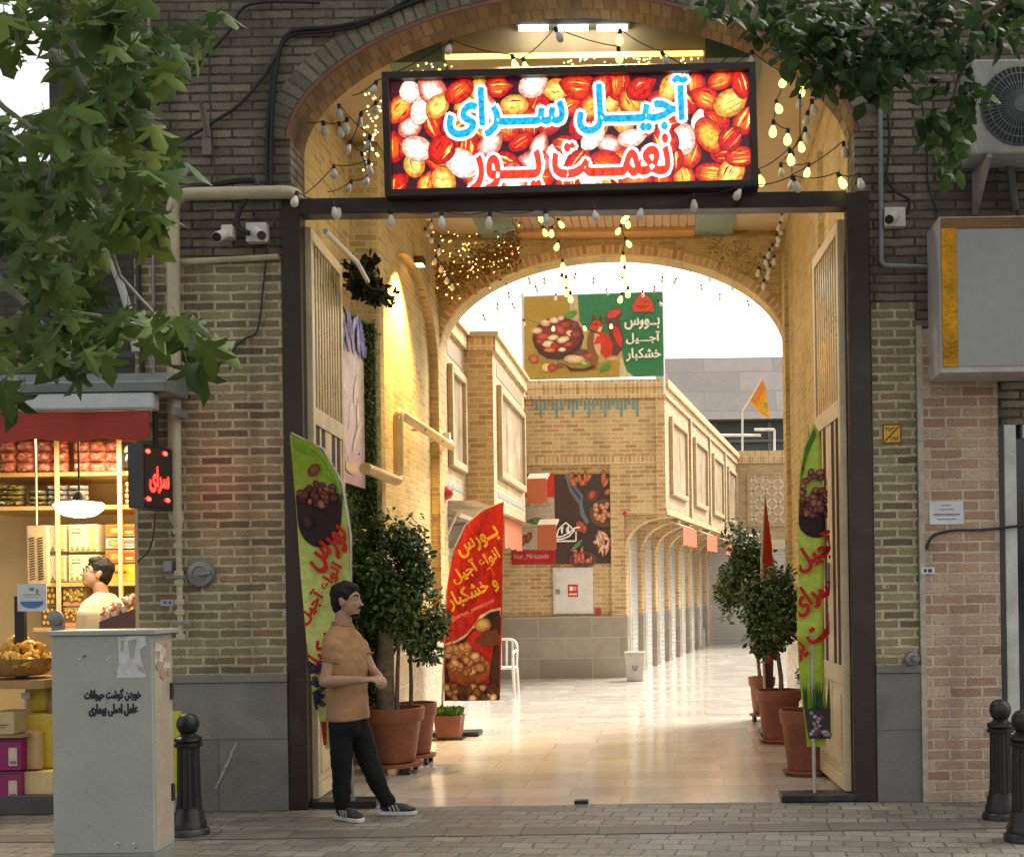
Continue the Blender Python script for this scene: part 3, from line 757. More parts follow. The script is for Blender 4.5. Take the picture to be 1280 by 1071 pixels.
m.poly([(XLc-1.6, YB+.08, 1.1), (px_, YB+.08, 1.1), (px_, YB+.08, HF+.05), (XLc-1.6, YB+.08, HF+.05)])
m.build('wall', YARD, cb)
m = MB(); m.box(XLc-1.6, gx+.01, YB-.012, YB+.3, 0.006, 1.1); m.build('stone_base', YSTONE, cb)
m = MB(); m.box(XLc-1.2, QX+.03, YB-.045, YB+.1, H1-.245, H1-.06); m.box(XLc-1.2, QX+.05, YB-.075, YB+.2, H1-.06, H1+.08); m.build('soldier_course', SOLD, cb)
m = MB(); m.box(XLc-1.2, QX, YB-.012, YB+.0, HF-.004, HF+.14); m.build('soldier_course', SOLD, cb)
m = MB(); m.box(QX-.16, QX+.004, YB-.03, YB, H0, H1-.25); m.build('corner_pilaster', YARD, cb)
TEAL = paint('teal_tile', (.12, .27, .29), .35, var=.25); TANB = paint('tan_tile', (.42, .27, .12), .6)
fz = MB(); x0 = at(664, 490, YB).x; x1 = at(800, 490, YB).x; zt = H1-.27; n = 27
for k in range(n):
    xx = x0+(x1-x0)*k/n; l = [.10, .17, .30, .17][k % 4]
    fz.box(xx, xx+(x1-x0)/n*.62, YB-.010, YB-.001, zt-l, zt)
fz.build('tile_frieze', TEAL, cb)
fz = MB(); n7 = 7
for k in range(n7):
    xx = x0+(x1-x0)*(k+.03)/n7; fz.box(xx, xx+.05, YB-.014, YB-.011, zt-.09, zt-.04)
fz.build('frieze_dots', TANB, cb)
# side along the courtyard
m = MB()
m.poly([Q(0, H0), Q(LEN, H0), Q(LEN, H1-.2), Q(0, H1-.2)]); m.poly([Q(0, H0), Q(0, H0, -.9), Q(LEN, H0, -.9), Q(LEN, H0)])
m.poly([Q(0, H1), Q(LEN, H1), Q(LEN, H1, -5), Q(0, H1, -5)])
m.build('side_wall', PALE, cb)
def qbox(mb, t0, t1, z0, z1, h0, h1): mb.box(t0, t1, h0, h1, z0, z1, 0, lambda t, h, z: tuple(Q(t, z, h)))
m = MB(); qbox(m, -.05, LEN, H1-.22, H1-.06, -.1, .04); qbox(m, -.08, LEN, H1-.06, H1+.08, -.2, .09); qbox(m, 0, LEN, H0-.0, H0+.1, -.02, .03); m.build('cornice', SOLD, cb)
BAY = LEN/4
for k in range(4):
    t = k*BAY
    m = MB(); qbox(m, t+BAY-.12 if k < 3 else t+BAY-.2, t+BAY+.08 if k < 3 else t+BAY, H0+.1, H1-.22, 0, .05); m.build('pilaster', PALE, cb)
    a, b = t+.5, t+BAY-.62; z0, z1 = H0+.38, H1-.5
    m = MB()
    for (ta, tb, za, zb) in ((a, a+.12, z0, z1), (b-.12, b, z0, z1), (a+.12, b-.12, z0, z0+.1), (a+.12, b-.12, z1-.1, z1)): qbox(m, ta, tb, za, zb, 0, .07)
    fr = m.build('panel_frame', paint('pale_stone_trim', (.46, .345, .20), .7), cb, bevel=.01)
    m = MB(); qbox(m, a+.12, b-.12, z0+.1, z1-.1, 0, .02); m.build('panel', brick('panel_tile', [(0, (.42, .305, .17)), (1, (.48, .36, .215))], (.45, .34, .2), .3, .3, .008, bmp=.2), fr)
SHUT = None
def shutter_mat():
    m, nt, b = newmat('white_shutter')
    uv = nt.nodes.new('ShaderNodeTexCoord').outputs['UV']
    sp = nt.nodes.new('ShaderNodeSeparateXYZ'); L(nt, uv, sp.inputs[0])
    w = mathn(nt, 'FRACT', mathn(nt, 'MULTIPLY', sp.outputs[1], 11.0))
    n = noise_node(nt, 2, 4, uv)
    col = mixc(nt, (.46, .455, .44), (.56, .555, .535), n.outputs[0]); col = mixc(nt, col, (.36, .35, .33), ramp(nt, w, [(.86, 0.0), (.95, 1.0)]))
    L(nt, col, b.inputs['Base Color']); b.inputs['Roughness'].default_value = .4
    bump(nt, b, ramp(nt, w, [(0, 0.0), (.4, 1.0), (.86, .9), (1, 0.0)]), .5, .02)
    return m
SHUT = shutter_mat()
SBK = -.74
for k in range(8):
    t = k*LEN/8
    p0, p1 = t, t+.50
    m = MB(); qbox(m, p0, p1, 1.1, H0-.003, SBK-.25, SBK+(.0 if k else -.002)); pr = m.build('pier', YARD, cb)
    m = MB(); qbox(m, p0-.01, p1+.01, .006, 1.1, SBK-.25, SBK+.02); m.build('pier_base', YSTONE, pr)
    m = MB(); qbox(m, p1, t+LEN/8, .006, H0-.01, SBK-.11, SBK-.07); m.build('roller_shutter', SHUT, cb)
    # quarter arch bracket carrying the overhang
    n = 10; cur = [(SBK + .72*(1-math.cos(PI/2*i/n)), 2.30 + .52*math.sin(PI/2*i/n)) for i in range(n+1)]
    m = MB()
    for (a, za), (b, zb) in zip(cur, cur[1:]):
        m.prism([Q(p0+.02, za, a), Q(p0+.02, zb, b), Q(p0+.02, H0-.004, b), Q(p0+.02, H0-.004, a)], [Q(p0+.3, za, a), Q(p0+.3, zb, b), Q(p0+.3, H0-.004, b), Q(p0+.3, H0-.004, a)])
    m.build('bracket_arch', YARD, pr)
    m = MB(); m.tube([Q(p0+.1, 2.28, SBK+.06), Q(p0+.1, .1, SBK+.06)], .016, 8); m.build('downpipe', WHITEP, pr)
m = MB(); m.box(XLc-1.6, gx-.03, YB+.31, YB+3, 0, H1); m.prism([Q(0.02, 0, -1.05), Q(LEN, 0, -1.05), Q(LEN, 0, -5), Q(.02, 0, -5)], [Q(0.02, H1-.01, -1.05), Q(LEN, H1-.01, -1.05), Q(LEN, H1-.01, -5), Q(.02, H1-.01, -5)]); m.build('core', YARD, cb)

# left courtyard building with its bay
lb = thing('bay_building', 'yellow brick building with a projecting framed bay on the left of the courtyard', 'building', (-3, 9, 0))
yb0, yb1 = Y(.55), Y(.454); XA, XB, HL0, HL1 = -2.70, -2.33, 2.66, 4.74
m = MB()
m.poly([(XA, YF+.372, HL0), (XA, yb0, HL0), (XA, yb0, HL1), (XA, YF+.372, HL1)])
m.poly([(XB, yb1, HL0), (XA+.1, yb1, HL0), (XA+.1, yb1, HL1), (XB, yb1, HL1)]); m.poly([(XA+.1, yb1, HL0), (XA+.1, YB-.01, HL0), (XA+.1, YB-.01, HL1), (XA+.1, yb1, HL1)])
m.poly([(XB, yb0, HL0), (XB, yb1, HL0), (XB, yb1, HL1), (XB, yb0, HL1)])
m.poly([(XA-.6, YF+.372, HL0), (XB, YF+.372, HL0), (XB, YB-.01, HL0), (XA-.6, YB-.01, HL0)])
m.box(XA-3, XA-.6, YF+.372, YB-.01, 0, HL1+.1)
m.build('wall', PALE, lb)
m = MB(); m.poly([(XA, yb0-.002, HL0), (XB, yb0-.002, HL0), (XB, yb0-.002, HL1), (XA, yb0-.002, HL1)]); m.build('bay_front', YARD, lb)
m = MB(); m.box(XA-.3, XA+.05, YF+.38, yb0-.002, HL1, HL1+.18); m.box(XA-.3, XB+.05, yb0-.05, yb1+.05, HL1, HL1+.18); m.box(XA-.3, XA+.15, yb1+.051, YB-.01, HL1, HL1+.18); m.build('cornice', SOLD, lb)
m = MB(); m.box(XA-.3, XA+.09, YF+.38, yb0-.052, HL1+.18, HL1+.24); m.box(XA-.3, XB+.09, yb0-.09, yb1+.09, HL1+.18, HL1+.24); m.box(XA-.3, XA+.19, yb1+.091, YB-.09, HL1+.18, HL1+.24); m.build('coping', paint('coping_stone', (.50, .38, .22), .7), lb)
TRIM = MATS['pale_stone_trim']
for (x, ya, yb_) in ((XA, YF+.55, yb0-.22), (XB, yb0+.35, yb1-.35)):
    m = MB()
    for a, b, za, zb in ((ya, ya+.1, 3.1, 4.35), (yb_-.1, yb_, 3.1, 4.35), (ya+.1, yb_-.1, 3.1, 3.2), (ya+.1, yb_-.1, 4.25, 4.35)): m.box(x, x+.07, a, b, za, zb)
    fr = m.build('panel_frame', TRIM, lb, bevel=.012)
    m = MB(); m.box(x, x+.02, ya+.1, yb_-.1, 3.2, 4.25); m.build('panel', MATS['panel_tile'], fr)
    m = MB(); m.box(x, x+.006, ya, yb_, 2.84, 2.90); m.build('blue_tile_band', paint('pale_blue_tile', (.35, .42, .40), .4), lb)
    m = MB(); m.box(x, x+.006, ya, yb_, 4.46, 4.62); m.build('recess_band', paint('grey_tile_band', (.34, .28, .20), .6), lb)
m = MB(); m.box(XA-.6, XA-.55, YF+.4, YB-.02, 0, HL0-.003); m.build('shopfront', paint('shopfront_grey', (.30, .27, .24), .5), lb)
m = MB()
for k in range(3): m.box(XA-.55, XA-.50, YF+.8+2*k, YF+2.3+2*k, .1, 2.2)
m.build('roller_shutter', SHUT, lb)

# far end
fb = thing('far_building', 'pale brick building with a diamond lattice panel and a white garage door closing the courtyard', 'building', (3.5, YC, 0))
qe = Q(LEN, 0, -.5)
m = MB(); m.box(qe.x-1, 9, YC+.01, YC+.5, 2.88, 5.0); m.build('wall', PALE, fb)
m = MB(); m.box(qe.x-1, 9, YC-.05, YC+.5, 5.0, 5.35); m.build('cornice', SOLD, fb)
m = MB(); m.box(qe.x-1, 9, YC-.02, YC+.5, 2.62, 2.88); m.box(qe.x-1, at(890, 700, YC).x, YC-.01, YC+.5, 0, 2.62); m.build('lower_band', paint('pale_band', (.66, .56, .42), .7), fb)
m = MB(); a = at(890, 700, YC).x; m.box(a, 6.2, YC+.05, YC+.1, .006, 2.62); gd = m.build('garage_door', SHUT, fb)
m = MB(); w = at(942, 700, YC).x; m.box(w, w+1.0, YC+.03, YC+.05, 1.18, 1.62); m.build('door_window', paint('dark_window', (.05, .05, .05), .2), gd)
pa, pb = at(934, 620, YC).x, at(934, 620, YC).x+1.7
m = MB()
for (xa, xb, za, zb) in ((pa, pa+.08, 3.25, 4.75), (pb-.08, pb, 3.25, 4.75), (pa+.08, pb-.08, 3.25, 3.33), (pa+.08, pb-.08, 4.67, 4.75)): m.box(xa, xb, YC-.05, YC+.01, za, zb)
fr = m.build('panel_frame', TRIM, fb)
m = MB(); m.box(pa+.08, pb-.08, YC-.01, YC+.01, 3.33, 4.67); m.build('panel', paint('lattice_ground', (.50, .39, .25), .7), fr)
m = MB()
def clipbar(c, sg):
    P = []
    for x in (pa+.08, pb-.08):
        P.append((x, c+sg*(x-pa)))
    lo, hi = 3.33, 4.67
    def cl(x, z): return (x, z)
    (xa, za), (xb, zb) = P
    def at_z(z): return pa + (z-c)/sg
    for i, (x, z) in enumerate(P):
        if z < lo: P[i] = (at_z(lo), lo)
        if z > hi: P[i] = (at_z(hi), hi)
    if pa+.05 <= P[0][0] < P[1][0] <= pb-.05: m.bar((P[0][0], YC-.02, P[0][1]), (P[1][0], YC-.02, P[1][1]), .045, .02, up=(0, 1, 0))
for k in range(-8, 16): clipbar(3.33+.36*k-.0, 1.05); clipbar(3.33+.36*k, -1.05)
m.build('lattice', paint('lattice_white', (.72, .62, .46), .7), fr)
m = MB(); m.box(pb-.6, pb-.2, YC-.03, YC, 2.95, 3.12); m.build('yellow_plate', paint('yellow_plate', (.62, .36, .03), .5), fb)

# tall shingled hall far behind
yd = Y(.2)
hb = thing('shingled_hall', 'tall building clad in grey sheets rising beyond the far end of the courtyard', 'building', (4, yd, 0))
zt = at(900, 437, yd).z; zb = at(900, 524, yd).z
SHG = stone('grey_sheet_cladding', (.30, .265, .245), (.38, .345, .32), .8, 2.6, .8, .03, (.26, .23, .215), bmp=.3)
m = MB(); m.prism([(-.5, yd, zb), (-.5, yd+1.6, zt), (-.5, yd+3.5, zt), (-.5, yd+3.5, zb)], [(16, yd, zb), (16, yd+1.6, zt), (16, yd+3.5, zt), (16, yd+3.5, zb)]); m.build('cladding', SHG, hb)
m = MB(); m.box(-.5, 16, yd+.6, yd+3, 0, zb-.01); m.build('dark_storey', paint('dark_storey', (.10, .105, .10), .7, scale=1.0), hb)
m = MB()
for k in range(8): m.box(-.4+2*k, -.26+2*k, yd+.5, yd+.6, 0, zb-.02)
m.box(-.5, 16, yd+.45, yd+.55, zb-.8, zb-.7); m.build('steel_frame', paint('steel_frame', (.16, .17, .17), .5), hb)

# east side of the courtyard (just out of the photograph)
cw = MB(); cw.box(6.6, 6.9, YF+.4, YC, 0, 4.6)
tag(cw.build('courtyard_wall', PALE), 'plain pale brick wall along the right of the courtyard', 'wall')
# ================================================================ THE LED SIGN OVER THE GATE
ls = thing('led_sign', 'bright LED sign with blue and red Persian lettering over a picture of nuts', 'sign', (-.70, -.06, 4.43))
SA = .013
su = Vector((math.cos(SA), 0, math.sin(SA))); sv = Vector((-math.sin(SA), 0, math.cos(SA))); sn = Vector((0, -1, 0))
so_ = at(482, 247, -.10)          # lower left corner of the case
SW, SH = 466/172*.99, 155/172*.99
def ST(u, v, h): return so_ + su*u + sv*v + sn*h
def sbox(mb, u0, u1, v0, v1, h0, h1):
    P = [ST(u, v, h) for v in (v0, v1) for h in (h1, h0) for u in (u0, u1)]
    i = [mb.p(q) for q in P]
    for q in ((0, 2, 3, 1), (4, 5, 7, 6), (0, 1, 5, 4), (2, 6, 7, 3), (0, 4, 6, 2), (1, 3, 7, 5)): mb.face([i[k] for k in q])
m = MB(); b = .05
sbox(m, 0, SW, 0, SH, -.16, -.04)
sbox(m, 0, b, 0, SH, -.039, .03); sbox(m, SW-b, SW, 0, SH, -.039, .03); sbox(m, b, SW-b, 0, b, -.039, .03); sbox(m, b, SW-b, SH-b, SH, -.039, .03)
m.build('case', paint('led_case', (.03, .022, .02), .4), ls, bevel=.004)
iw, ih = SW-2*b, SH-2*b
A = Art(lambda u, v, h: ST(b+u, b+v, -.037+h), .0003)
A.rect(0, 0, iw, ih, (.035, .004, .012), layer=0)
pal = [((.42, .006, .004), (.72, .02, .008)), ((.45, .008, .006), (.85, .06, .01)), ((.5, .01, .006), (.9, .16, .015)), ((.40, .006, .008), (.6, .012, .01)), ((.55, .03, .008), (1, .42, .05)), ((.55, .10, .06), (1, .85, .72)), ((.40, .006, .006), (.80, .09, .012)), ((.7, .40, .30), (1, 1, .95)), ((.8, .55, .42), (1, 1, 1)), ((.6, .20, .02), (1, .70, .16))]
A.clip = lambda u, v: (min(max(u, 0), iw), min(max(v, 0), ih))
NX, NY = 15, 6
for j in range(NY):
    for i in range(NX):
        u = (i+.5+R.uniform(-.25, .25)+(.25 if j % 2 else -.25))*iw/NX; v = (j+.5+R.uniform(-.2, .2))*ih/NY
        e, mm = R.choice(pal); a = R.uniform(0, PI); q = R.uniform(.10, .145); fl = R.uniform(.56, .82); L0 = 1+3*((i % 3)*3+(j % 3))
        A.blob(u, v, q, q*fl, a, e, mm, L0, n=22, wob=.015, rims=(.06, .002, .006), point=R.choice([0, .3, .5]))
        ca, sa = math.cos(a), math.sin(a)
        if mm[2] < .5:
            for k in range(R.randint(3, 6)):          # bright ridges along the nut
                w0 = R.uniform(-.62, .62)*fl; l0, l1 = R.uniform(-.75, -.2), R.uniform(.2, .75); bend = w0*.5
                P = [(l0, w0*.75), (0, w0+.035), (l1, w0*.75), (0, w0-.035)]
                A.lay([(u+q*(x*ca-y*sa), v+q*(x*sa+y*ca)) for x, y in P], [R.choice([(1, .36, .03), (1, .58, .10), (.30, .003, .004), (1, .70, .22)])]*4, [[0, 1, 2], [0, 2, 3]], L0+1+k % 2)
A.k = 30
# streaks along the nuts
for k in range(0):
    u, v = R.uniform(.1, iw-.1), R.uniform(.08, ih-.08); a = R.uniform(-.6, 1.0); l = R.uniform(.03, .07)
    pass
def SGN(px, py): # pixel -> sign coordinates
    p = at(px, py, -.1) - so_; return p.dot(su)-b, p.dot(sv)-b
c1, c2 = SGN(709, 132), SGN(712, 206)
# halo round the lettering, lettering rows
for (t, c, w, h, colr) in (('آجیـــل ســـرای', c1, 1.74, .40, (.0, .34, .72)), ('نعمـــت پـــور', c2, 1.44, .42, (.85, .035, .012))):
    for q, (dx, dy) in enumerate([(math.cos(x)*.027, math.sin(x)*.027) for x in [k*PI/4 for k in range(8)]]):
        A.text(t, c[0]+dx, c[1]+dy, h, (1, .98, .98), 0, .02, 32+q, w=w)
    A.text(t, c[0], c[1], h, colr, 0, .034, 44, w=w)
A.build('screen', attr_mat('led_screen', .3, em=.8, lines=True), ls)

# ================================================================ LIGHT FITTINGS
def area(name, loc, to, e, c, size, parent, sy=None):
    l = bpy.data.lights.new(name, 'AREA'); l.energy = e; l.color = c; l.size = size
    if sy: l.shape = 'RECTANGLE'; l.size_y = sy
    o = bpy.data.objects.new(name, l); COL.objects.link(o); o.parent = parent
    o.location = Vector(loc) - ORG.get(parent.name, Vector((0, 0, 0)))
    o.rotation_euler = (Vector(loc)-Vector(to)).to_track_quat('Z', 'Y').to_euler()
    return o
TUBE = emit('tube_glow', (1, .96, .88), 6)
tl = thing('tube_light', 'three segment white tube light under the top of the arch', 'light fitting', at(715, 38, .5))
m = MB(); a, b_ = at(646, 31, .56), at(787, 29, .56); m.bar(a, b_, .10, .05); m.build('fitting', paint('fitting_dark', (.10, .11, .10), .5), tl)
for xa, xb in ((649, 685), (698, 735), (746, 784)):
    m = MB(); m.tube([at(xa, 36, .50), at(xb, 35, .50)], .022, 10); m.build('tube', TUBE, tl)
area('tube_lamp', at(715, 45, .62) + Vector((0, .1, -.2)), (-.65, 3.2, 1.4), 27, (1, .88, .70), 1.2, tl, .3)
# warm washer high on the left wall
wl = thing('wall_washer', 'small warm lamp grazing the blind arch on the left passage wall', 'light fitting', (XL+.1, ym+.1, nap+.05))
m = MB(); m.box(XL-.002, XL+.10, ym+.05, ym+.2, nap-.02, nap+.06); m.build('housing', DARKBR, wl, bevel=.01)
m = MB(); m.box(XL+.012, XL+.09, ym+.06, ym+.19, nap-.027, nap-.021); m.build('lens', emit('warm_lens', (1, .62, .18), 8), wl)
l = bpy.data.lights.new('washer_lamp', 'SPOT'); l.energy = 300; l.color = (1, .64, .18); l.spot_size = rad(95); l.spot_blend = .8; l.shadow_soft_size = .05
o = bpy.data.objects.new('washer_lamp', l); COL.objects.link(o); o.parent = wl; o.location = Vector((XL+.20, ym-.3, nap-.10))-ORG[wl.name]
o.rotation_euler = (Vector((.32, .02, 1))).to_track_quat('Z', 'Y').to_euler()

# ---- festoon lamps
SOCK = paint('lamp_socket', (.012, .012, .012), .5)
GLASS_OFF = paint('frosted_bulb', (.66, .62, .56), .25, bmp=0, var=.05)
GLASS_ON = emit('lit_bulb', (.95, 1.0, .18), 1.3, (.8, .8, .5))
def bulb_mesh(lit):
    mb = MB()
    mb.lathe((0, 0, 0), [(.004, .0), (.016, -.002), (.017, -.035), (.013, -.045)], 10, 0)
    mb.lathe((0, 0, 0), [(.012, -.044), (.017, -.058), (.027, -.078), (.031, -.098), (.028, -.117), (.018, -.130), (.004, -.135)], 12, 1)
    return mb.mesh('bulb', [SOCK, GLASS_ON if lit else GLASS_OFF])
BM = {0: bulb_mesh(0), 1: bulb_mesh(1)}
GRP = 'strings of festoon bulbs'
def festoon(label, pl, y, size=1.0, cord=.004, sag=.02, links=None, extra=()):
    "pl: (px, py, lit) of the bulb centres; y a depth or a function of the index"
    ys = [y(i) if callable(y) else y for i in range(len(pl))]
    top = [at(px, py, yy)+Vector((0, 0, .075*size)) for (px, py, _), yy in zip(pl, ys)]
    t = thing('string_lights', label, 'string lights', top[0], GRP)
    path = []
    full = [Vector(e) for e in extra[:1]] + top + [Vector(e) for e in extra[1:]]
    for a, c in zip(full, full[1:]):
        for q in range(4):
            f = q/4; path.append(a.lerp(c, f) + Vector((0, 0, -(sag)*4*f*(1-f))))
    path.append(full[-1])
    mb = MB(); mb.tube(path, cord, 5); mb.build('cord', CABLE, t)
    for q, (px, py, lit) in zip(top, pl):
        o = bpy.data.objects.new('bulb', BM[lit]); COL.objects.link(o); o.parent = t
        o.location = q - ORG[t.name]; o.rotation_euler = (R.uniform(-.35, .35), R.uniform(-.5, .5), R.uniform(0, 6)); o.scale = (size,)*3
    return t
festoon('row of white bulbs hanging along the dark gate beam', [(372, 252, 0), (415, 264, 0), (427, 265, 0), (488, 273, 0), (552, 276, 0), (613, 276, 0), (681, 272, 0), (742, 270, 0), (804, 266, 0), (867, 254, 0), (929, 243, 0), (991, 232, 0), (1047, 228, 1), (1073, 228, 0)], -.13, .95, sag=.03)
festoon('unlit white bulbs strung across the left shoulder of the arch', [(404, 163, 0), (424, 164, 0), (434, 158, 0), (424, 142, 0), (463, 180, 0), (461, 211, 0), (418, 218, 0)], .22, .9, extra=[at(366, 150, .2), at(376, 246, -.02)])
festoon('yellow and white bulbs running down the right shoulder of the arch', [(940, 76, 0), (983, 104, 1), (970, 138, 1), (967, 162, 1), (985, 173, 1), (987, 197, 1), (947, 224, 1)], .12, .95, extra=[at(905, 84, .1)])
festoon('dark string with unlit bulbs on the inner right shoulder of the arch', [(1014, 135, 0), (1010, 150, 0), (1006, 170, 0), (990, 200, 0), (990, 230, 0), (1054, 188, 0)], .26, .9, extra=[at(1030, 118, .2)])
festoon('bulbs hanging on a cord above the LED sign', [(471, 113, 0), (565, 62, 0), (640, 80, 1), (654, 84, 1), (694, 46, 0), (773, 70, 1), (775, 48, 1), (827, 76, 0), (876, 100, 0)], .10, .9, extra=[at(440, 120, .1), at(912, 70, .1)])
yh = Y(.70)
festoon('left chain of glowing yellow bulbs hanging from the passage ceiling', [(672, 272, 1), (687, 276, 1), (697, 281, 1), (690, 291, 1), (678, 290, 1), (699, 308, 1), (703, 332, 1), (703, 350, 1), (708, 366, 1), (713, 372, 1), (708, 352, 1)], lambda i: yh+.05*(i % 3), .9, extra=[at(672, 262, yh)])
festoon('right chain of glowing yellow bulbs hanging from the passage ceiling', [(782, 268, 1), (779, 277, 1), (786, 281, 1), (777, 289, 1), (781, 305, 1), (779, 322, 1), (781, 340, 1), (777, 352, 1), (785, 366, 1), (778, 374, 1)], lambda i: yh+.04*(i % 3), .9, extra=[at(782, 258, yh)])
festoon('bunched chain of unlit white bulbs by the right passage wall', [(977, 272, 0), (976, 284, 0), (972, 290, 0), (970, 300, 0), (973, 304, 0), (966, 312, 0), (962, 318, 0), (968, 326, 0), (960, 333, 0), (955, 328, 0), (963, 338, 0), (958, 345, 0), (949, 340, 0), (955, 356, 0)], lambda i: Y(.68)+.04*(i % 3), .85, extra=[at(979, 262, Y(.68))])
festoon('bunched chain of unlit white bulbs by the left passage wall', [(533, 272, 0), (539, 282, 0), (531, 292, 0), (540, 302, 0), (549, 313, 0), (545, 327, 0), (552, 335, 0), (560, 350, 0), (566, 358, 0)], lambda i: Y(.68)+.04*(i % 3), .85, extra=[at(530, 262, Y(.68))])
ys_ = Y(.52)
festoon('sparse bulbs on a wire across the bright far arch', [(592, 376, 0), (622, 384, 0), (636, 370, 0), (661, 352, 0), (669, 362, 0), (695, 372, 0), (758, 366, 0), (803, 368, 0), (828, 350, 0), (863, 338, 0), (887, 348, 0), (915, 360, 0)], ys_, .75, cord=.003, extra=[at(560, 384, ys_), at(950, 345, ys_)])
festoon('bulbs on a wire in front of the hanging green banner', [(655, 404, 0), (692, 410, 1), (729, 410, 1), (764, 407, 1), (802, 402, 0), (823, 380, 0)], Y(.47), .85, cord=.003, extra=[at(600, 402, Y(.47)), at(880, 368, Y(.47))])
festoon('loop of unlit bulbs hanging low on the left shoulder of the arch', [(440, 236, 0), (462, 228, 0), (452, 200, 0), (440, 186, 0), (452, 150, 0), (470, 138, 0)], .30, .85, extra=[at(410, 240, .1), at(476, 120, .3)])
festoon('short drop of lit yellow bulbs between the sign and the right gate post', [(1004, 112, 1), (1000, 128, 0), (1000, 182, 1), (976, 214, 0), (1012, 214, 1)], .20, .85, extra=[at(1000, 96, .15)])
festoon('second thin wire of small bulbs across the far arch, below the first', [(604, 398, 0), (640, 384, 0), (680, 352, 0), (720, 346, 0), (742, 352, 0), (818, 362, 0), (846, 352, 0), (876, 360, 0), (900, 372, 0), (934, 380, 0)], Y(.55), .7, cord=.0025, extra=[at(575, 402, Y(.55)), at(960, 372, Y(.55))])
# fairy lights: far too many to count
def fairy(name, label, dots, mat, r, vines=None):
    mb = MB()
    for p in dots: mb.ell(p, r*R.uniform(.7, 1.3), 5, 4)
    o = mb.build(name, mat); o['kind'] = 'stuff'; o['label'] = label; o['category'] = 'fairy lights'
    return o
FAIRY = emit('fairy_dot', (1, .62, .16), 2.6)
dots = []
for _ in range(60):
    t = R.random(); px = 470+90*t + R.uniform(-10, 10); py = 128-52*t+R.uniform(-12, 18); dots.append(at(px, py, R.uniform(.4, .6)))
for _ in range(40): dots.append(at(R.uniform(454, 474), R.uniform(110, 215), R.uniform(.4, .55)))
for _ in range(30): dots.append(at(R.uniform(700, 880), R.uniform(72, 82), .6))
fairy('fairy_lights', 'tiny warm fairy lights scattered round the upper left of the LED sign', dots, FAIRY, .008)
dots, mb = [], MB()
for _ in range(1700):
    t = R.random(); px = 545+105*t; py = 350-42*t**1.3 + R.gauss(0, 12)
    p = at(px, py, Y(.645)-R.uniform(0, .25))
    if R.random() < .04: dots.append(p)
    else: leaf(mb, p, rvec(), rvec(), .042, vary((.20, .10, .025)), 'oval')
for _ in range(30):
    px, py = R.uniform(540, 600), R.uniform(290, 335); dots.append(at(px, py, Y(.66)))
for _ in range(260):
    px = R.uniform(885, 968); py = 302+ (px-880)*.35 + R.gauss(0, 9)
    leaf(mb, at(px, py, Y(.645)-R.uniform(0, .1)), rvec(), rvec(), .030, vary((.20, .11, .03)))
o = mb.build('dried_vine', LEAFM); o['kind'] = 'stuff'; o['label'] = 'dried golden vine massed round the far arch'; o['category'] = 'vine'
fairy('fairy_lights', 'golden fairy lights woven through the vine on the far arch', dots, FAIRY, .008)

# ================================================================ CAMERAS, PIPES, CABLES ON THE STREET FRONT
CG = 'security cameras on the building'
def bullet(loc, to, label, plate=True, s=1.0):
    loc = Vector(loc); t = thing('security_camera', label, 'security camera', loc, CG)
    d = (Vector(to)-loc).normalized()
    if plate: m = MB(); m.box(loc.x-.075*s, loc.x+.075*s, loc.y-.0, loc.y+.07, loc.z-.07*s, loc.z+.07*s); m.build('mount_box', WHITEP, t, bevel=.006)
    else: m = MB(); m.box(loc.x-.02, loc.x+.06, loc.y-.02, loc.y+.07, loc.z-.02, loc.z+.07); m.build('bracket', WHITEP, t, bevel=.006)
    a = loc+Vector((0, -.02, 0)); e = a + d*.17*s
    m = MB(); m.tube([a-d*.02, a+d*.01, a+d*.011, e], [.018*s, .022*s, .036*s, .036*s], 14); m.build('housing', WHITEP, t)
    m = MB(); m.tube([e+d*.001, e+d*.012], .031*s, 14); m.build('lens', paint('lens_black', (.01, .01, .012), .15, bmp=0), t)
bullet(at(281, 294, -.10), at(258, 303, -.5), 'white bullet camera on a bare bracket on the left pillar', False)
bullet(at(320, 290, -.07), at(338, 302, -.35), 'white camera on a square box beside the gate on the left pillar')
bullet(at(1119, 271, -.07), at(1103, 280, -.35), 'white camera on a square box on the right pillar')
bullet(at(556, 548, Y(.615)), at(575, 560, Y(.60)), 'small camera at the far end of the left passage wall', False, .9)
# big cream gas pipe
yp = -.09
gp = thing('gas_pipe', 'fat cream gas pipe dropping down the left pillar and bending over to the gate', 'pipe', at(219, 650, yp))
def arcp(p, q, r, n=6):
    "corner of a polyline rounded"
    return [p.lerp(q, k/n) for k in range(n+1)]
def rounded(pts, r, n=6):
    pts = [Vector(q) for q in pts]; out = [pts[0]]
    for a, b, c in zip(pts, pts[1:], pts[2:]):
        p0 = b + (a-b).normalized()*r; p1 = b + (c-b).normalized()*r
        for k in range(n+1):
            t = k/n; out.append(p0*(1-t)**2 + b*2*t*(1-t) + p1*t**2)
    out.append(pts[-1]); return out
m = MB(); rp = .046
m.tube(rounded([at(372, 258, .2), at(372, 240, yp), at(216, 243, yp), at(219, 640, yp)], .13, 8), rp, 14); m.build('pipe', PIPEC, gp)
m = MB()
p0 = at(219.5, 640, yp); p1 = at(226, 797, yp)
m.tube([p0, p0+Vector((.01, 0, -.05)), at(223, 662, yp), p1], [rp*1.1, rp*1.05, .022, .020], 12); m.build('riser', PIPEC, gp)
m = MB()
for py in (664, 682, 716, 728, 752, 765, 795): m = MB(); q = at(222+(py-660)*.03, py, yp); m.tube([q+Vector((0, 0, .018)), q-Vector((0, 0, .018))], .034, 6); m.build('coupling', PIPEC, gp)
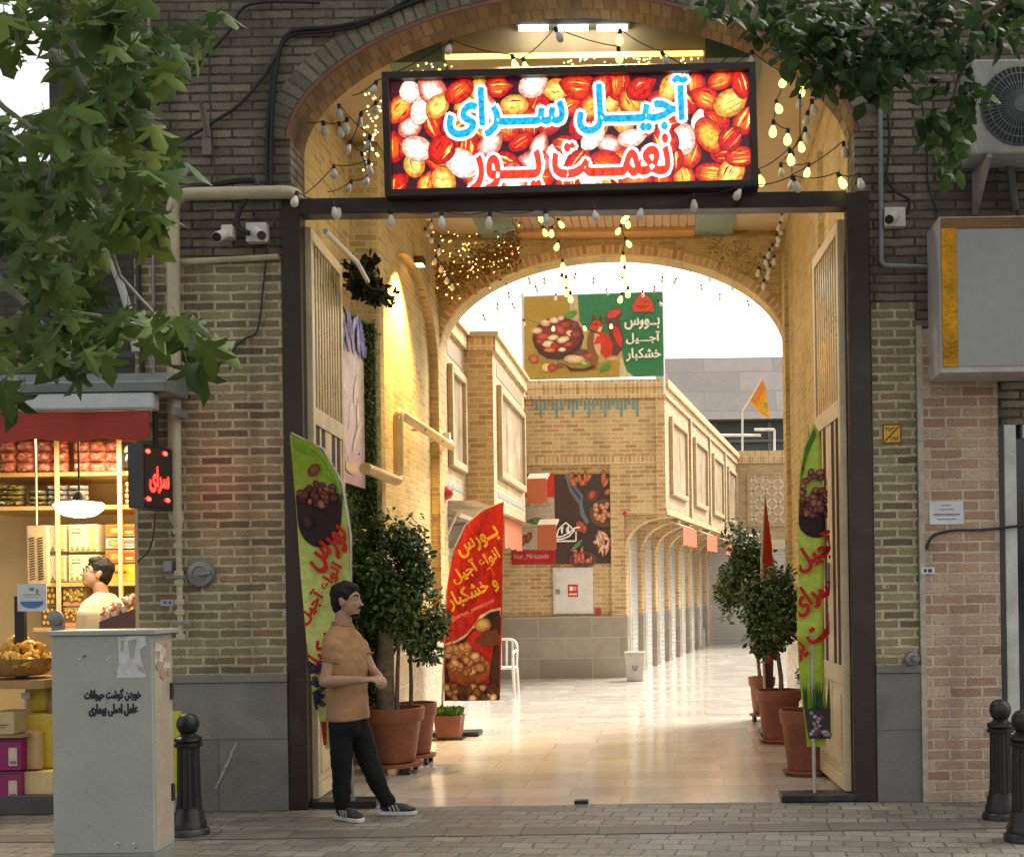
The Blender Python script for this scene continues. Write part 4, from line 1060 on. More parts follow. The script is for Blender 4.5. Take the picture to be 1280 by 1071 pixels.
m = MB(); q = at(224, 722, yp); m.bar(q+Vector((-.08, -.03, 0)), q+Vector((.05, -.03, .01)), .02, .015); q = at(226, 778, yp); m.bar(q+Vector((-.07, -.02, 0)), q+Vector((.08, -.02, 0)), .018, .018); m.build('valve_handle', GREYM, gp)
q = at(211, 706, yp); m = MB(); m.box(q.x-.03, q.x+.03, q.y-.03, q.y+.05, q.z-.05, q.z+.03); m.build('valve_box', GREYM, gp, bevel=.006)
# small conduits on the wall
def conduit(label, pts, r, mat, y=-.035, rr=.05, cat='pipe', name='conduit'):
    P = [at(p[0], p[1], p[2] if len(p) > 2 else y) for p in pts]
    mb = MB(); mb.tube(rounded(P, rr, 5) if len(P) > 2 else P, r, 8)
    return tag(mb.build(name, mat), label, cat)
conduit('thin cream pipe running level below the two left cameras', [(222, 328), (348, 321)], .022, PIPEC)
conduit('grey conduit running straight up the brick at the top left', [(186, 0), (188, 200), (192, 300), (193, 480)], .013, GREYM)
conduit('grey conduit running down the right of the arch and turning level', [(1100, 120), (1102, 332), (1168, 334)], .018, GREYM)
conduit('pale bent mast leaning behind the leaves at the left', [(128, 300, -.3), (150, 352, -.3), (162, 392, -.3), (170, 440, -.3)], .028, paint('pale_pole', (.42, .42, .40), .5), name='pole')
CBG = None
def cable(label, pts, r=.011, y=-.03):
    P = [at(p[0], p[1], p[2] if len(p) > 2 else y) for p in pts]
    fine = []
    n = len(P)
    for i in range(n-1):
        a, b, c, d = P[max(i-1, 0)], P[i], P[i+1], P[min(i+2, n-1)]
        for k in range(5):
            t = k/5
            fine.append(.5*((2*b)+(c-a)*t+(2*a-5*b+4*c-d)*t*t+(-a+3*b-3*c+d)*t**3))
    fine.append(P[-1])
    mb = MB(); mb.tube(fine, r, 6); return tag(mb.build('cable', CABLE), label, 'cable')
cable('thick black cable sweeping from the top of the arch down beside the gate', [(540, -6), (470, 22), (420, 34), (365, 40), (348, 70), (340, 140), (338, 240)], .016)
cable('second black cable following the first over the left shoulder of the arch', [(520, -6), (455, 30), (405, 40), (362, 46), (345, 80), (335, 150), (334, 236)], .012)
cable('long black cable slanting down across the bricks to the upper left', [(350, 62), (330, 95), (300, 130), (268, 152), (225, 178)], .012)
cable('slack black cable crossing from the top edge toward the leaves', [(400, 4), (312, 6), (285, 42), (240, 88), (196, 132)], .010)
cable('black cable bundle lying on top of the cream pipe', [(210, 240), (260, 232), (310, 225), (320, 232), (300, 262), (298, 284), (312, 292)], .020, -.08)
cable('thin black cable dropping down the brick of the left pillar', [(335, 300), (330, 350), (322, 412), (305, 424), (290, 440), (288, 462)], .008)
cable('thin dark cable hanging from the arch edge on the left wall', [(262, 60), (262, 120), (268, 200), (272, 225)], .006)
cable('thin vertical black cable beside the grey conduit at the left', [(172, 290), (174, 380), (178, 470)], .02)
cable('dark cable looping past the camera on the right pillar', [(1108, 120), (1112, 180), (1108, 220), (1120, 240), (1136, 250), (1134, 268)], .010)
cable('thin cable slanting down to the lightbox at the right', [(1150, 110), (1158, 180), (1160, 230), (1172, 266)], .007)
cable('grey cable drooping across the pink brick pier', [(1158, 686), (1166, 670), (1190, 663), (1230, 662), (1290, 655)], .010, -.06)
cable('thin black cable trailing from the red LED box to the pillar', [(194, 640), (192, 668), (186, 688), (172, 702)], .006, -.08)
# bracket with a short tube high on the wall
wb = thing('flag_bracket', 'rusty empty flag pole bracket on the upper left bricks', 'bracket', at(258, 170))
m = MB(); a = at(252, 130, -.16); c = at(260, 170, -.03); m.tube([a, c], [.024, .024], 10, cap=False); m.build('socket_tube', paint('rusty_grey', (.22, .21, .18), .7, var=.4, dirt=(.18, .10, .05)), wb)
m = MB(); q = at(260, 180); m.box(q.x-.035, q.x+.035, -.03, 0, q.z-.09, q.z+.08); m.build('mounting_plate', MATS['rusty_grey'], wb, bevel=.004)
# round things and little plates
def disc(px, py, r, label, cat, name, y=-.01):
    q = at(px, py, y); t = thing(name, label, cat, q)
    m = MB(); m.lathe(q, [(r, 0), (r, .045), (r*.93, .055), (r*.55, .06), (r*.5, .05), (r*.2, .05), (r*.17, .085), (.001, .09)], 26, 0, (0, -1, 0)); m.build('body', GREYM, t)
    m = MB(); m.bar(q+Vector((0, -.075, 0)), q+Vector((r*.9, -.075, .01)), .03, .03); m.build('arm', GREYM, t)
disc(253, 717, .098, 'round grey metal cover with a central knob on the left pillar', 'wall fitting', 'alarm_bell')
disc(1139, 823, .05, 'small round pipe end low on the right pillar', 'wall fitting', 'pipe_cap', -.03)
def plate(px, py, w, h, label, name, mat, art=None, cat='sign', y=-.006, th=.008):
    q = at(px, py, y-th); t = thing(name, label, cat, q)
    m = MB(); m.box(q.x-w/2, q.x+w/2, q.y, y, q.z-h/2, q.z+h/2); m.build('plate', mat, t, bevel=.002)
    if art:
        A = Art(plane_fn((q.x, q.y-.0012, q.z), (1, 0, 0), (0, 0, 1), (0, -1, 0))); art(A); A.build('lettering', PRINT, t)
def a1(A):
    k = hx('2a1c08')
    A.text('۲۱۸۳', -.012, .035, .030, k, 0, .03); A.text('۲۸۲', .018, -.036, .030, k, 0, .03)
    A.poly([(-.055, -.05), (-.047, -.055), (.055, .05), (.047, .055)], k)
    for u0, v0, u1, v1 in ((-.068, -.07, .068, -.062), (-.068, .062, .068, .07), (-.068, -.062, -.060, .062), (.060, -.062, .068, .062)): A.rect(u0, v0, u1, v1, k)
plate(1115, 542, .140, .145, 'small gold house number plate on the right pillar', 'house_number', paint('gold_plate', (.62, .34, .045), .4, .35), a1)
def a2(A):
    k = hx('7d84a0')
    for v, w in ((.055, .07), (.025, .10), (-.008, .19), (-.015, .19), (-.045, .14)): A.rect(-w/2, v-.004, w/2, v+.004, k)
plate(1183, 641, .245, .165, 'white paper notice taped to the pink brick pier', 'paper_notice', paint('paper', (.66, .67, .70), .7, bmp=0), a2, 'notice', -.045, .003)
plate(1160, 713, .10, .05, 'little torn white sticker on the pink brick pier', 'sticker', MATS['paper'], lambda A: [A.rect(-.03, -.012, -.01, .012, '3a3f46'), A.rect(0, -.014, .028, .012, '3a3f46')], 'sticker', -.045, .003)
plate(209, 753, .095, .045, 'small pale blue sticker on the left pillar', 'sticker', paint('blue_sticker', (.40, .45, .55), .6, bmp=0), lambda A: [A.rect(-.03, -.01, .0, .012, '5a6f9e'), A.rect(.012, -.012, .03, .01, '4a5f8e')], 'sticker', -.006, .003)
plate(1107, 733, .05, .03, 'tiny yellow and blue sticker on the right pillar', 'sticker', paint('yellow_sticker', (.55, .45, .15), .6, bmp=0), lambda A: [A.rect(.0, -.01, .02, .01, '4f77b0')], 'sticker', -.006, .003)

# ---- yellow pipe in the passage
xw = XL+.10
pp = thing('passage_pipe', 'yellow lit gas pipe bending along the left wall of the passage', 'pipe', (xw, Y(.765), 3))
m = MB(); m.tube(rounded([(xw, Y(.86), 2.62), (xw, Y(.765), 2.62), (xw, Y(.765), 3.28), (xw, YF+.1, 3.28)], .12, 7), .05, 14); m.build('pipe', paint('ochre_pipe', (.62, .42, .14), .35, bmp=.05), pp)
m = MB()
for yy in (Y(.70), Y(.65)): m.box(XL, xw+.055, yy-.015, yy+.015, 3.24, 3.26)
m.build('clamp', GREYM, pp)

# ================================================================ STREET FURNITURE
def bollard():
    t = thing('bollard', '', 'bollard', (0, 0, 0), 'black iron bollards on the sidewalk')
    m = MB(); m.lathe((0, 0, 0), [(.128, 0), (.128, .03), (.118, .045), (.108, .05), (.108, .085), (.098, .10), (.092, .15), (.083, .165), (.083, .19)], 28); m.build('base', BLACKM, t)
    m = MB()
    prof = [(.075, .19), (.072, .56), (.071, .565)]
    n = 32
    rings = []
    for r, z in [(.078, .19), (.074, .30), (.072, .44), (.070, .575)]:
        rings.append([m.p(((r-(.006 if j % 2 else 0))*math.cos(2*PI*j/n), (r-(.006 if j % 2 else 0))*math.sin(2*PI*j/n), z)) for j in range(n)])
    for a, b in zip(rings, rings[1:]):
        for j in range(n): m.face([a[j], a[(j+1) % n], b[(j+1) % n], b[j]])
    m.build('shaft', BLACKM, t)
    m = MB(); m.lathe((0, 0, 0), [(.070, .574), (.088, .58), (.090, .60), (.078, .608), (.088, .62), (.086, .638), (.06, .648), (.045, .665), (.058, .68), (.070, .71), (.072, .735), (.064, .765), (.045, .787), (.02, .797), (.002, .799)], 28); m.build('ball_top', BLACKM, t)
    return t
b0 = bollard()
b0.location = ground(237, 1043); b0['label'] = 'black iron bollard in front of the left stone plinth'
dup(b0, ground(1252, 1023), .4, 'black iron bollard in front of the pink brick pier, nearer the wall')
dup(b0, ground(1281, 1050), 1.1, 'black iron bollard cut off by the right edge, nearer the road')

uc = thing('utility_cabinet', 'pale grey green steel street cabinet with stencilled Persian slogan', 'cabinet', (0, 0, 0))
yc = Y(1.262)
cx0, cx1 = at(65, 900, yc).x, at(191, 900, yc).x; cz = at(130, 794, yc).z
UC = paint('cabinet_paint', (.325, .35, .32), .5, var=.10, scale=3, dirt=(.29, .30, .27))
ORG[uc.name] = Vector(((cx0+cx1)/2, yc+.15, 0)); uc.location = ORG[uc.name]
cd = .29
m = MB(); m.box(cx0, cx1, yc, yc+cd, .09, cz); m.build('body', UC, uc, bevel=.006)
m = MB(); m.box(cx0-.015, cx1+.03, yc-.02, yc+cd+.03, cz+.001, cz+.03); m.build('lid', UC, uc, bevel=.006)
m = MB(); m.box(cx0-.008, cx1+.008, yc-.008, yc+cd, .0, .089); m.build('plinth', paint('cabinet_plinth', (.22, .23, .21), .7), uc, bevel=.004)
m = MB(); m.box(cx1+.0005, cx1+.003, yc+.02, yc+cd-.02, .12, cz-.04); m.build('side_door', paint('cabinet_side', (.42, .36, .27), .55, dirt=(.30, .25, .18)), uc)
m = MB()
for z in (.35, .95): m.box(cx1+.003, cx1+.016, yc+cd-.05, yc+cd-.02, z, z+.10)
m.build('hinge', BLACKM, uc)
A = Art(plane_fn(((cx0+cx1)/2, yc-.0012, 0), (1, 0, 0), (0, 0, 1), (0, -1, 0)))
def CB(px, py): q = at(px, py, yc); return q.x-(cx0+cx1)/2, q.z
u, v = CB(141, 868); A.text('خوردن گوشت حیوانات', u, v, .072, (.012, .012, .012), 0, .075, w=.325)
u, v = CB(142, 887); A.text('عامل اصلی بیماری', u, v, .072, (.012, .012, .012), 0, .075, w=.28)
pu = [CB(*p) for p in ((147, 795), (152, 797), (160, 795), (182, 794), (184, 806), (175, 812), (178, 826), (184, 846), (146, 847), (149, 825))]
A.build('stencil', PRINT, uc); A = Art(A.fn); A.k = 8
A.poly(pu, (.55, .56, .58))
for p in (((160, 800), (172, 798), (168, 822), (163, 826)), ((170, 830), (180, 834), (182, 842), (174, 838)), ((152, 800), (156, 800), (154, 815), (151, 812))): A.poly([CB(*q) for q in p], (.33, .36, .33))
A.build('torn_notice', PRINT, uc); A = Art(A.fn); A.k = 4
for _ in range(26):
    uu, vv = R.uniform(-.27, .27), R.uniform(.12, cz-.05); l = R.uniform(.01, .07); w = R.uniform(.0015, .004); a = R.uniform(-.5, .5)
    A.poly([(uu, vv), (uu+w, vv+.001), (uu+l*a*.4+w*.5, vv-l)], R.choice([(.45, .46, .43), (.14, .13, .11), (.20, .19, .16)]))
for _ in range(14):
    uu, vv = R.uniform(-.25, .25), R.choice([R.uniform(cz-.14, cz-.05), R.uniform(.1, .16)]); w = R.uniform(.004, .012)
    A.poly([(uu-w, vv), (uu, vv-w*.6), (uu+w, vv+w*.2), (uu+w*.2, vv+w*.7)], R.choice([(.55, .56, .54), (.10, .09, .08)]))
o = A.build('scratches', PRINT, uc); o['kind'] = 'stuff'
A = Art(plane_fn((cx1+.0042, yc, 0), (0, 1, 0), (0, 0, 1), (1, 0, 0)))
for _ in range(16):
    uu, vv = R.uniform(.05, cd-.06), cz-R.uniform(.06, .24); w = R.uniform(.02, .05)
    A.poly([(uu-w, vv-w*.4), (uu+w*.5, vv-w*.8), (uu+w, vv+w*.5), (uu-w*.3, vv+w)], R.choice([(.55, .5, .42), (.62, .58, .52), (.40, .30, .2), (.5, .38, .26)]))
A.build('torn_poster', PRINT, uc)
# drain stub on the threshold
q = ground(727, 1005); m = MB(); m.box(q.x-.05, q.x+.05, q.y-.04, q.y+.03, .006, .035); tag(m.build('door_stop', BLACKM, bevel=.006), 'small black floor stop in the middle of the gateway', 'door stop')

# ---- right: lightbox sign, air conditioner
lx = thing('lightbox_sign', 'blank grey lightbox with a gold inner border over the right shop', 'sign', at(1230, 370, -.3))
yl = -.42
a, c = at(1176, 466, yl), at(1400, 268, yl)
m = MB(); m.box(a.x, c.x, yl, -.02, a.z, c.z); m.build('case', paint('lightbox_case', (.46, .43, .44), .4), lx, bevel=.006)
m = MB(); f0, f1 = at(1196, 458, yl), at(1400, 284, yl)
m.box(f0.x+.01, c.x-.05, yl-.008, yl-.001, f0.z, f1.z); m.build('face_panel', paint('glossy_grey', (.27, .285, .28), .10, bmp=.25, var=.10, scale=2), lx)
m = MB(); m.box(a.x+.015, f0.x+.008, yl-.012, yl-.001, f0.z-.005, f1.z+.005); m.build('gold_border', paint('gold_foil', (.40, .19, .012), .16, .9, var=.45, scale=5, bmp=.9), lx)  # strong colour patches stand for foil reflections, put into the paint
m = MB(); m.box(a.x+.015, c.x-.05, yl-.012, yl-.001, f1.z+.006, c.z-.01); m.build('brown_border', paint('brown_foil', (.16, .075, .015), .25, .4), lx)
ac = thing('air_conditioner', 'grey outdoor air conditioner unit with a round fan grille on wall brackets', 'air conditioner', at(1272, 133, -.3))
ya = -.42; a, c = at(1215, 192, ya), at(1365, 72, ya)
m = MB(); m.box(a.x, c.x, ya, -.10, a.z, c.z); m.build('body', paint('ac_casing', (.36, .37, .36), .5, dirt=(.26, .26, .24)), ac, bevel=.015)
q = at(1275, 133, ya); rf = .275
m = MB(); m.lathe(q+Vector((0, -.003, 0)), [(rf, 0), (.001, .0005)], 40, 0, (0, -1, 0)); m.build('fan_opening', paint('fan_dark', (.03, .038, .045), .5), ac)
m = MB()
for k in range(48):
    t = 2*PI*k/48; e = Vector((math.cos(t), 0, math.sin(t)))
    m.tube([q+Vector((0, -.030, 0))+e*.05, q+Vector((0, -.030, 0))+e*rf*.7, q+Vector((0, -.012, 0))+e*rf], .0035, 5)
for rr in (.10, .16, .22, .27): m.tube([q+Vector((rr*math.cos(2*PI*k/40), -.028 if rr < .25 else -.012, rr*math.sin(2*PI*k/40))) for k in range(41)], .0035, 5)
m.lathe(q+Vector((0, -.026, 0)), [(.05, 0), (.05, .012), (.001, .014)], 20, 0, (0, -1, 0)); m.build('grille', paint('grille_blue_grey', (.13, .155, .17), .5), ac)
m = MB()
for xx in (a.x+.12, c.x-.12):
    m = MB(); m.box(xx-.02, xx+.02, ya, -.0, a.z-.03, a.z-.002); m.prism([(xx-.02, -.001, a.z-.031), (xx-.02, ya+.03, a.z-.031), (xx-.02, -.001, a.z-.30)], [(xx+.02, -.001, a.z-.031), (xx+.02, ya+.03, a.z-.031), (xx+.02, -.001, a.z-.30)])
    m.build('bracket', paint('bracket_grey', (.32, .29, .28), .5), ac)
m = MB(); m.tube(rounded([at(1262, 200, -.15), at(1264, 225, -.1), at(1270, 262, -.05)], .05), .03, 8); m.build('hose', paint('hose_grey', (.12, .12, .12), .6), ac)
XI = -2.95
# ================================================================ FEATHER FLAGS
FG = 'feather flags printed with nuts'
def interp(tab, z):
    tab = sorted(tab, key=lambda q: q[1])
    if z <= tab[0][1]: return tab[0][0]
    for (x0, z0), (x1, z1) in zip(tab, tab[1:]):
        if z <= z1: return x0 + (x1-x0)*(z-z0)/max(z1-z0, 1e-6)
    return tab[-1][0]
def flag(label, left, right, y0, base_col, art, surf, polepx, base, name='feather_flag', nz=40, nx=8):
    LW = [(at(px, py, y0).x, at(px, py, y0).z) for px, py in left]; RW = [(at(px, py, y0).x, at(px, py, y0).z) for px, py in right]
    ztop = max(q[1] for q in LW); zbot = min(q[1] for q in LW)
    t = thing(name, label, 'flag', base, FG)
    def fn(u, v, h):
        z = zbot+(ztop-zbot)*v; xa, xb = interp(LW, z), interp(RW, z)
        return surf(xa+(xb-xa)*u, z, h)
    for nm, hh in (('cloth', 0), ('cloth_back', -.004)):
        A = Art(fn, 1.0)
        P, Cc, Fc = [], [], []
        for j in range(nz+1):
            for i in range(nx+1):
                u, v = i/nx, j/nz; P.append((u, v)); q = fn(u, v, 0); Cc.append(base_col(u, zbot+(ztop-zbot)*v))
        for j in range(nz):
            for i in range(nx): a = j*(nx+1)+i; Fc.append([a, a+1, a+nx+2, a+nx+1])
        A.lay(P, Cc, Fc, hh); A.sm = [True]*len(A.f); A.build(nm, CLOTH, t)
    A = Art(lambda x, z, h: surf(x, z, h+.004), .0006)
    def clip(x, z):
        z = min(max(z, zbot+.004), ztop-.004); return (min(max(x, interp(LW, z)+.004), interp(RW, z)-.004), z)
    A.clip = clip
    art(A, lambda px, py: (at(px, py, y0).x, at(px, py, y0).z), (D+y0)/F)
    A.build('print', CLOTH, t)
    m = MB(); m.tube([Vector(q) for q in polepx], [.014]*(len(polepx)-1)+[.006], 8); m.build('pole', paint('pole_grey', (.45, .43, .40), .35, .6), t)
    return t
def slab_base(t, x0, x1, y0, y1, z0=.006, h=.05):
    m = MB(); m.box(x0, x1, y0, y1, z0, z0+h); m.build('base_slab', BLACKM, t, bevel=.006)
NUTS = [('3a1710', '8a4a30'), ('4a2014', '9a6040'), ('2c120c', '6a3022'), ('5a3020', 'b58a5c'), ('6b3a22', 'c79a6a')]
def bowl(A, c, k, rx, ry, depth, bowlc, n=34, pal=NUTS, size=None):
    x, z = c
    # bowl body: half ellipse under the rim
    P, Fc = [], []; cb_ = hx(bowlc); Cc = []
    for i in range(25):
        e = x-rx+2*rx*i/24; dz = depth*max(1-((e-x)/rx)**2, 0)**.35
        for j in range(7): P.append((e, z+ry*.3*(1-j/6)-dz*j/6)); Cc.append(tuple(q*(1.25-.35*j/6) for q in cb_))
    for i in range(24):
        for j in range(6): a = i*7+j; Fc.append([a, a+1, a+8, a+7])
    A.lay(P, Cc, Fc)
    for i in range(n):
        a = R.uniform(0, 2*PI); r = R.random()**.5
        e, m_ = R.choice(pal); q = (size or rx*.17)*R.uniform(.8, 1.3)
        A.blob(x+rx*.86*r*math.cos(a), z+ry*.9*r*math.sin(a)+ry*.25, q, q*R.uniform(.6, .9), R.uniform(0, PI), e, m_)
    P = [(x+rx*math.cos(a), z-ry*math.sin(a)) for a in [PI*i/14 for i in range(15)]] + [(x+rx*.92*math.cos(a), z-ry*.12-ry*.72*math.sin(a)) for a in [PI-PI*i/14 for i in range(15)]]
# left green flag
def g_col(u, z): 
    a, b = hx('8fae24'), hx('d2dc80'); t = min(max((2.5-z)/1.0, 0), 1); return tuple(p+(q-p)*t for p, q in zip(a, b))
def art_green_left(A, X, k):
    A.poly([X(366, 552), X(384, 556), X(404, 574), X(420, 600), X(430, 632), X(424, 618), X(410, 594), X(392, 570), X(368, 560)], '6e9a14')
    x, z = X(399, 622)
    bowl(A, (x, z), k, 30*k, 15*k, 62*k, '2a1216', 40, [('451a18', '8e4a40'), ('5a2420', 'b07060'), ('37100f', '7a3a30')], 5.5*k)
    A.blob(*X(394, 588), 9*k, 7*k, .6, '4a2c10', '8a5a28')
    A.blob(*X(386, 652), 7*k, 9*k, .2, '1d0b10', '4a2430')
    A.text('بورس', *X(413, 687), 34*k, 'c81812', .72, .05, w=60*k)
    A.text('انواع آجیل', *X(402, 742), 24*k, 'c81812', .98, .05, w=86*k)
    A.text('و خشکبار', *X(414, 800), 26*k, 'c81812', .95, .05, w=86*k)
    for _ in range(40): A.blob(*X(R.uniform(388, 408), R.uniform(828, 890)), 4*k, 3.4*k, 0, '241a3e', R.choice(['4a3a78', '5a4a20', '3a2a58']), n=8)
    A.poly([X(404, 900), X(412, 900), X(412, 928), X(408, 930)], 'b0221c')
y0 = -.17
q = Vector((at(440, 1000, 0).x, .04, .03))
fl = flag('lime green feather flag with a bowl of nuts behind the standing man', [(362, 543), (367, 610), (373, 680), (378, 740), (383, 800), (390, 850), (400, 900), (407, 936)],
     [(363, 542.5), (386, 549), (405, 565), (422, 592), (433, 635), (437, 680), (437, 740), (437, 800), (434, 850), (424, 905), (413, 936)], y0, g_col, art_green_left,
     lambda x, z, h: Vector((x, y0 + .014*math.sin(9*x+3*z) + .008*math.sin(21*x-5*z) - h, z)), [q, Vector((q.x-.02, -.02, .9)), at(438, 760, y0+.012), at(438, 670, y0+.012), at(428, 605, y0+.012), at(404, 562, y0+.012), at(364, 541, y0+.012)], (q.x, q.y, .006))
slab_base(fl, at(388, 1000).x, at(470, 1000).x, .0, .22)
# right green flag, curled
y1 = .16
xe = at(1022, 700, y1).x
def curl(x, z, h):
    s = x - xe
    tw = .012*math.sin(4*z)
    if s < 0: return Vector((x+tw, y1 - .02*math.sin(9*s) - h, z))
    r = .05; a = min(s/r, PI/2); e = max(s - r*PI/2, 0)
    return Vector((xe+tw + (r+h)*math.sin(a), y1 + r - (r+h)*math.cos(a) + e, z))
def art_green_right(A, X, k):
    A.poly([X(1020, 534), X(1008, 560), X(1001, 596), X(998, 640), X(1002, 600), X(1012, 566), X(1022, 545)], '55801a')
    bowl(A, X(1018, 636), k, 24*k, 14*k, 36*k, '2a1216', 34, [('451a18', '8e4a40'), ('5a2420', 'b07060'), ('37100f', '7a3a30')], 5*k)
    for _ in range(24): 
        px, py = R.uniform(999, 1040), R.uniform(582, 628); A.blob(*X(px, py), 5*k, 4*k, R.uniform(0, 3), '451a18', R.choice(['8e4a40', 'b07060', '9a5848']), n=9)
    A.text('آجیل', *X(1016, 690), 34*k, 'c81812', .55, .05, w=54*k)
    A.text('سرای', *X(1014, 745), 34*k, 'c81812', .60, .05, w=52*k)
    A.text('نعمت پور', *X(1022, 795), 32*k, 'c81812', .62, .05, w=96*k)
    for _ in range(26):
        px = R.uniform(1003, 1030); A.poly([X(px-1.5, 884), X(px+1.5, 884), X(px+R.uniform(-3, 3), R.uniform(845, 862))], R.choice(['2c5a18', '3f7a22', '1f4412']))
    A.poly([X(1003, 884), X(1030, 884), X(1030, 922), X(1008, 922)], '3a3438')
    for _ in range(16): A.blob(*X(R.uniform(1006, 1028), R.uniform(888, 918)), 3*k, 3*k, 0, '5a5458', R.choice(['a09498', '7a2a4a', 'c8c0c0']), n=8)
q = Vector((at(1020, 990, 0).x, .10, .05))
fr_ = flag('lime green feather flag curled in front of the right gate leaf', [(1018, 530), (1006, 560), (999, 600), (996, 650), (997, 720), (999, 800), (1001, 860), (1007, 933)],
     [(1020, 529.5), (1040, 560), (1050, 600), (1052, 650), (1052, 720), (1050, 800), (1046, 860), (1030, 928)], y1, lambda u, z: hx('c0d452') if z > 1.2 else hx('aac238'), art_green_right, curl,
     [q, Vector((q.x+.005, .17, .9)), Vector((q.x+.01, .20, 2.0)), Vector((q.x, .20, 2.77))], (q.x, q.y, .006), nx=16)
slab_base(fr_, at(977, 998).x, at(1073, 998).x, -.02, .22)
# big red flag
y2 = Y(.672)
def red_col(u, z): return hx('c01a12') if z > .9 else hx('b01812')
def art_red(A, X, k):
    A.poly([X(556, 804), X(570, 800), X(583, 792), X(592, 781), X(600, 769), X(612, 762), X(626, 759), X(624, 800), X(624.5, 875), X(556, 875)], 'e8c9a0')
    A.poly([X(556, 807), X(571, 803), X(585, 795), X(594, 784), X(602, 772), X(613, 765), X(626, 762), X(624, 800), X(624.5, 875), X(556, 875)], '3c1a12')
    A.poly([X(592, 800), X(606, 790), X(624, 786), X(624, 806), X(604, 808)], '6a3a20')
    A.blob(*X(603, 781), 11*k, 9*k, .2, '8a5a30', 'd8b07a')
    for _ in range(16): A.blob(*X(R.uniform(560, 588), R.uniform(808, 818)), 7*k, 5*k, R.uniform(0, 3), '8a5230', 'd0a070')
    bowl(A, X(586, 832), k, 27*k, 13*k, 24*k, '9a4a24', 34, [('5a2818', 'a86a40'), ('4a1c12', '8a4a2c'), ('9a6a40', 'e0bc90'), ('7a4426', 'c08a58')], 5.5*k)
    for _ in range(26): A.blob(*X(R.uniform(560, 621), R.uniform(857, 872)), 6.5*k, 5*k, R.uniform(0, 3), R.choice(['2a100a', '4a2414', '6a4024']), R.choice(['8a5230', 'c89a64', '5a2c1a', 'e0c09a']))
    A.text('بــورس', *X(599, 678), 20*k, 'e8b83a', .46, .035, w=56*k)
    A.text('انواع آجیل', *X(596, 708), 24*k, 'e8b83a', .50, .035, w=66*k)
    A.text('و خشکبار', *X(592, 740), 24*k, 'e8b83a', .42, .035, w=66*k)
    A.text('@saraye_nematipour', *X(592, 762), 7*k, 'e6a79a', .42, .0, w=60*k)
    for a, b in (((578, 655), (592, 668)), ((606, 690), (618, 720)), ((570, 726), (584, 748))):
        A.poly([X(*a), X(a[0]+2, a[1]-1), X(b[0]+2, b[1]-1), X(*b)], 'd23a1a')
b_ = ground(558, 916)
frd = flag('large red feather flag with yellow Persian lettering beside the left planters', [(629, 628), (603, 639), (579, 660), (566, 690), (560, 730), (558, 770), (556, 820), (555, 876)],
     [(630, 628.5), (629.5, 645), (629, 690), (628, 730), (627, 770), (626, 820), (625, 876)], y2, red_col, art_red,
     lambda x, z, h: Vector((x, y2 + .024*math.sin(7*x+2.2*z) + .012*math.sin(17*x-4*z) - h, z)), [Vector((b_.x, y2+.03, .03)), at(556, 800, y2+.03), at(559, 740, y2+.03), at(567, 688, y2+.03), at(582, 657, y2+.03), at(605, 637, y2+.03), at(630, 627, y2+.03)], (b_.x, y2, .006))
slab_base(frd, at(538, 916, y2).x, at(600, 916, y2).x, y2-.1, y2+.2)
# narrow red flag seen nearly edge on
y3 = Y(.69)
def art_red2(A, X, k):
    for _ in range(30): A.blob(*X(R.uniform(955, 968), R.uniform(800, 858)), 3.2*k, 2.8*k, 0, '3a140c', R.choice(['d8c0a0', '8a5230', 'b07a4a']), n=8)
    for v in range(5): A.poly([X(955, 690+18*v), X(964, 683+18*v), X(965, 688+18*v), X(955, 695+18*v)], 'd8922a')
x3 = at(953, 700, y3).x
b_ = ground(960, 905)
f3 = flag('narrow red feather flag seen nearly edge on behind the right planters', [(956, 619), (953, 680), (952, 740), (954, 800), (957, 862)], [(957, 618.6), (967, 680), (970, 740), (970, 800), (968, 862)], y3, lambda u, z: hx('c42a18') if z > .75 else hx('4a1a10'), art_red2,
     lambda x, z, h: Vector((x-h*.9, y3 + (x-x3)*2.2 - h*.4, z)), [Vector((at(957, 800, y3).x, y3, .03)), at(953, 800, y3), at(952, 700, y3), at(956, 618, y3)], (at(957, 800, y3).x, y3, .006))
slab_base(f3, at(950, 900, y3).x, at(972, 900, y3).x, y3-.15, y3+.3)

# ================================================================ BANNER, POSTERS AND THE THINGS OF THE COURTYARD
yb_ = Y(.425)
p00, p10, p01 = at(656, 475, yb_), at(829.5, 470, yb_), at(654, 372, yb_)
bw, bh = (p10-p00).length, (p01-p00).length
bu, bv = (p10-p00).normalized(), Vector((0, 0, 1))
hbn = thing('hanging_banner', 'ochre and green banner with a bowl of nuts and a squirrel above the courtyard building', 'banner', p00)
def BF(u, v, h): return p00 + bu*u + bv*v + Vector((0, -1, 0))*h
m = MB()
i = [m.p(BF(u, v, h)) for h in (0, -.012) for u, v in ((0, 0), (bw, 0), (bw, bh), (0, bh))]
m.face(i[:4]); m.face(i[4:][::-1])
for k in range(4): m.face([i[(k+1) % 4], i[k], i[4+k], i[4+(k+1) % 4]])
m.build('sheet', paint('banner_edge', (.45, .45, .40), .6), hbn)
A = Art(lambda u, v, h: BF(u*bw, v*bh, h+.002), .0006)
pw = lambda x, y: ((x-90)/1105, 1-(y-100)/665)   # measured on an enlarged view
def PP(l): return [pw(*q) for q in l]
A.rect(0, 0, 1, 1, 'b3923c', 0)
A.poly(PP([(90, 100), (455, 95), (455, 260), (90, 280)]), 'b08e2e'); A.poly(PP([(455, 95), (520, 92), (525, 300), (455, 300)]), 'cdb583')
A.poly(PP([(520, 92), (1195, 90), (1195, 765), (960, 765), (900, 720), (880, 650), (870, 560), (640, 420), (540, 350)]), '2f7d4e')
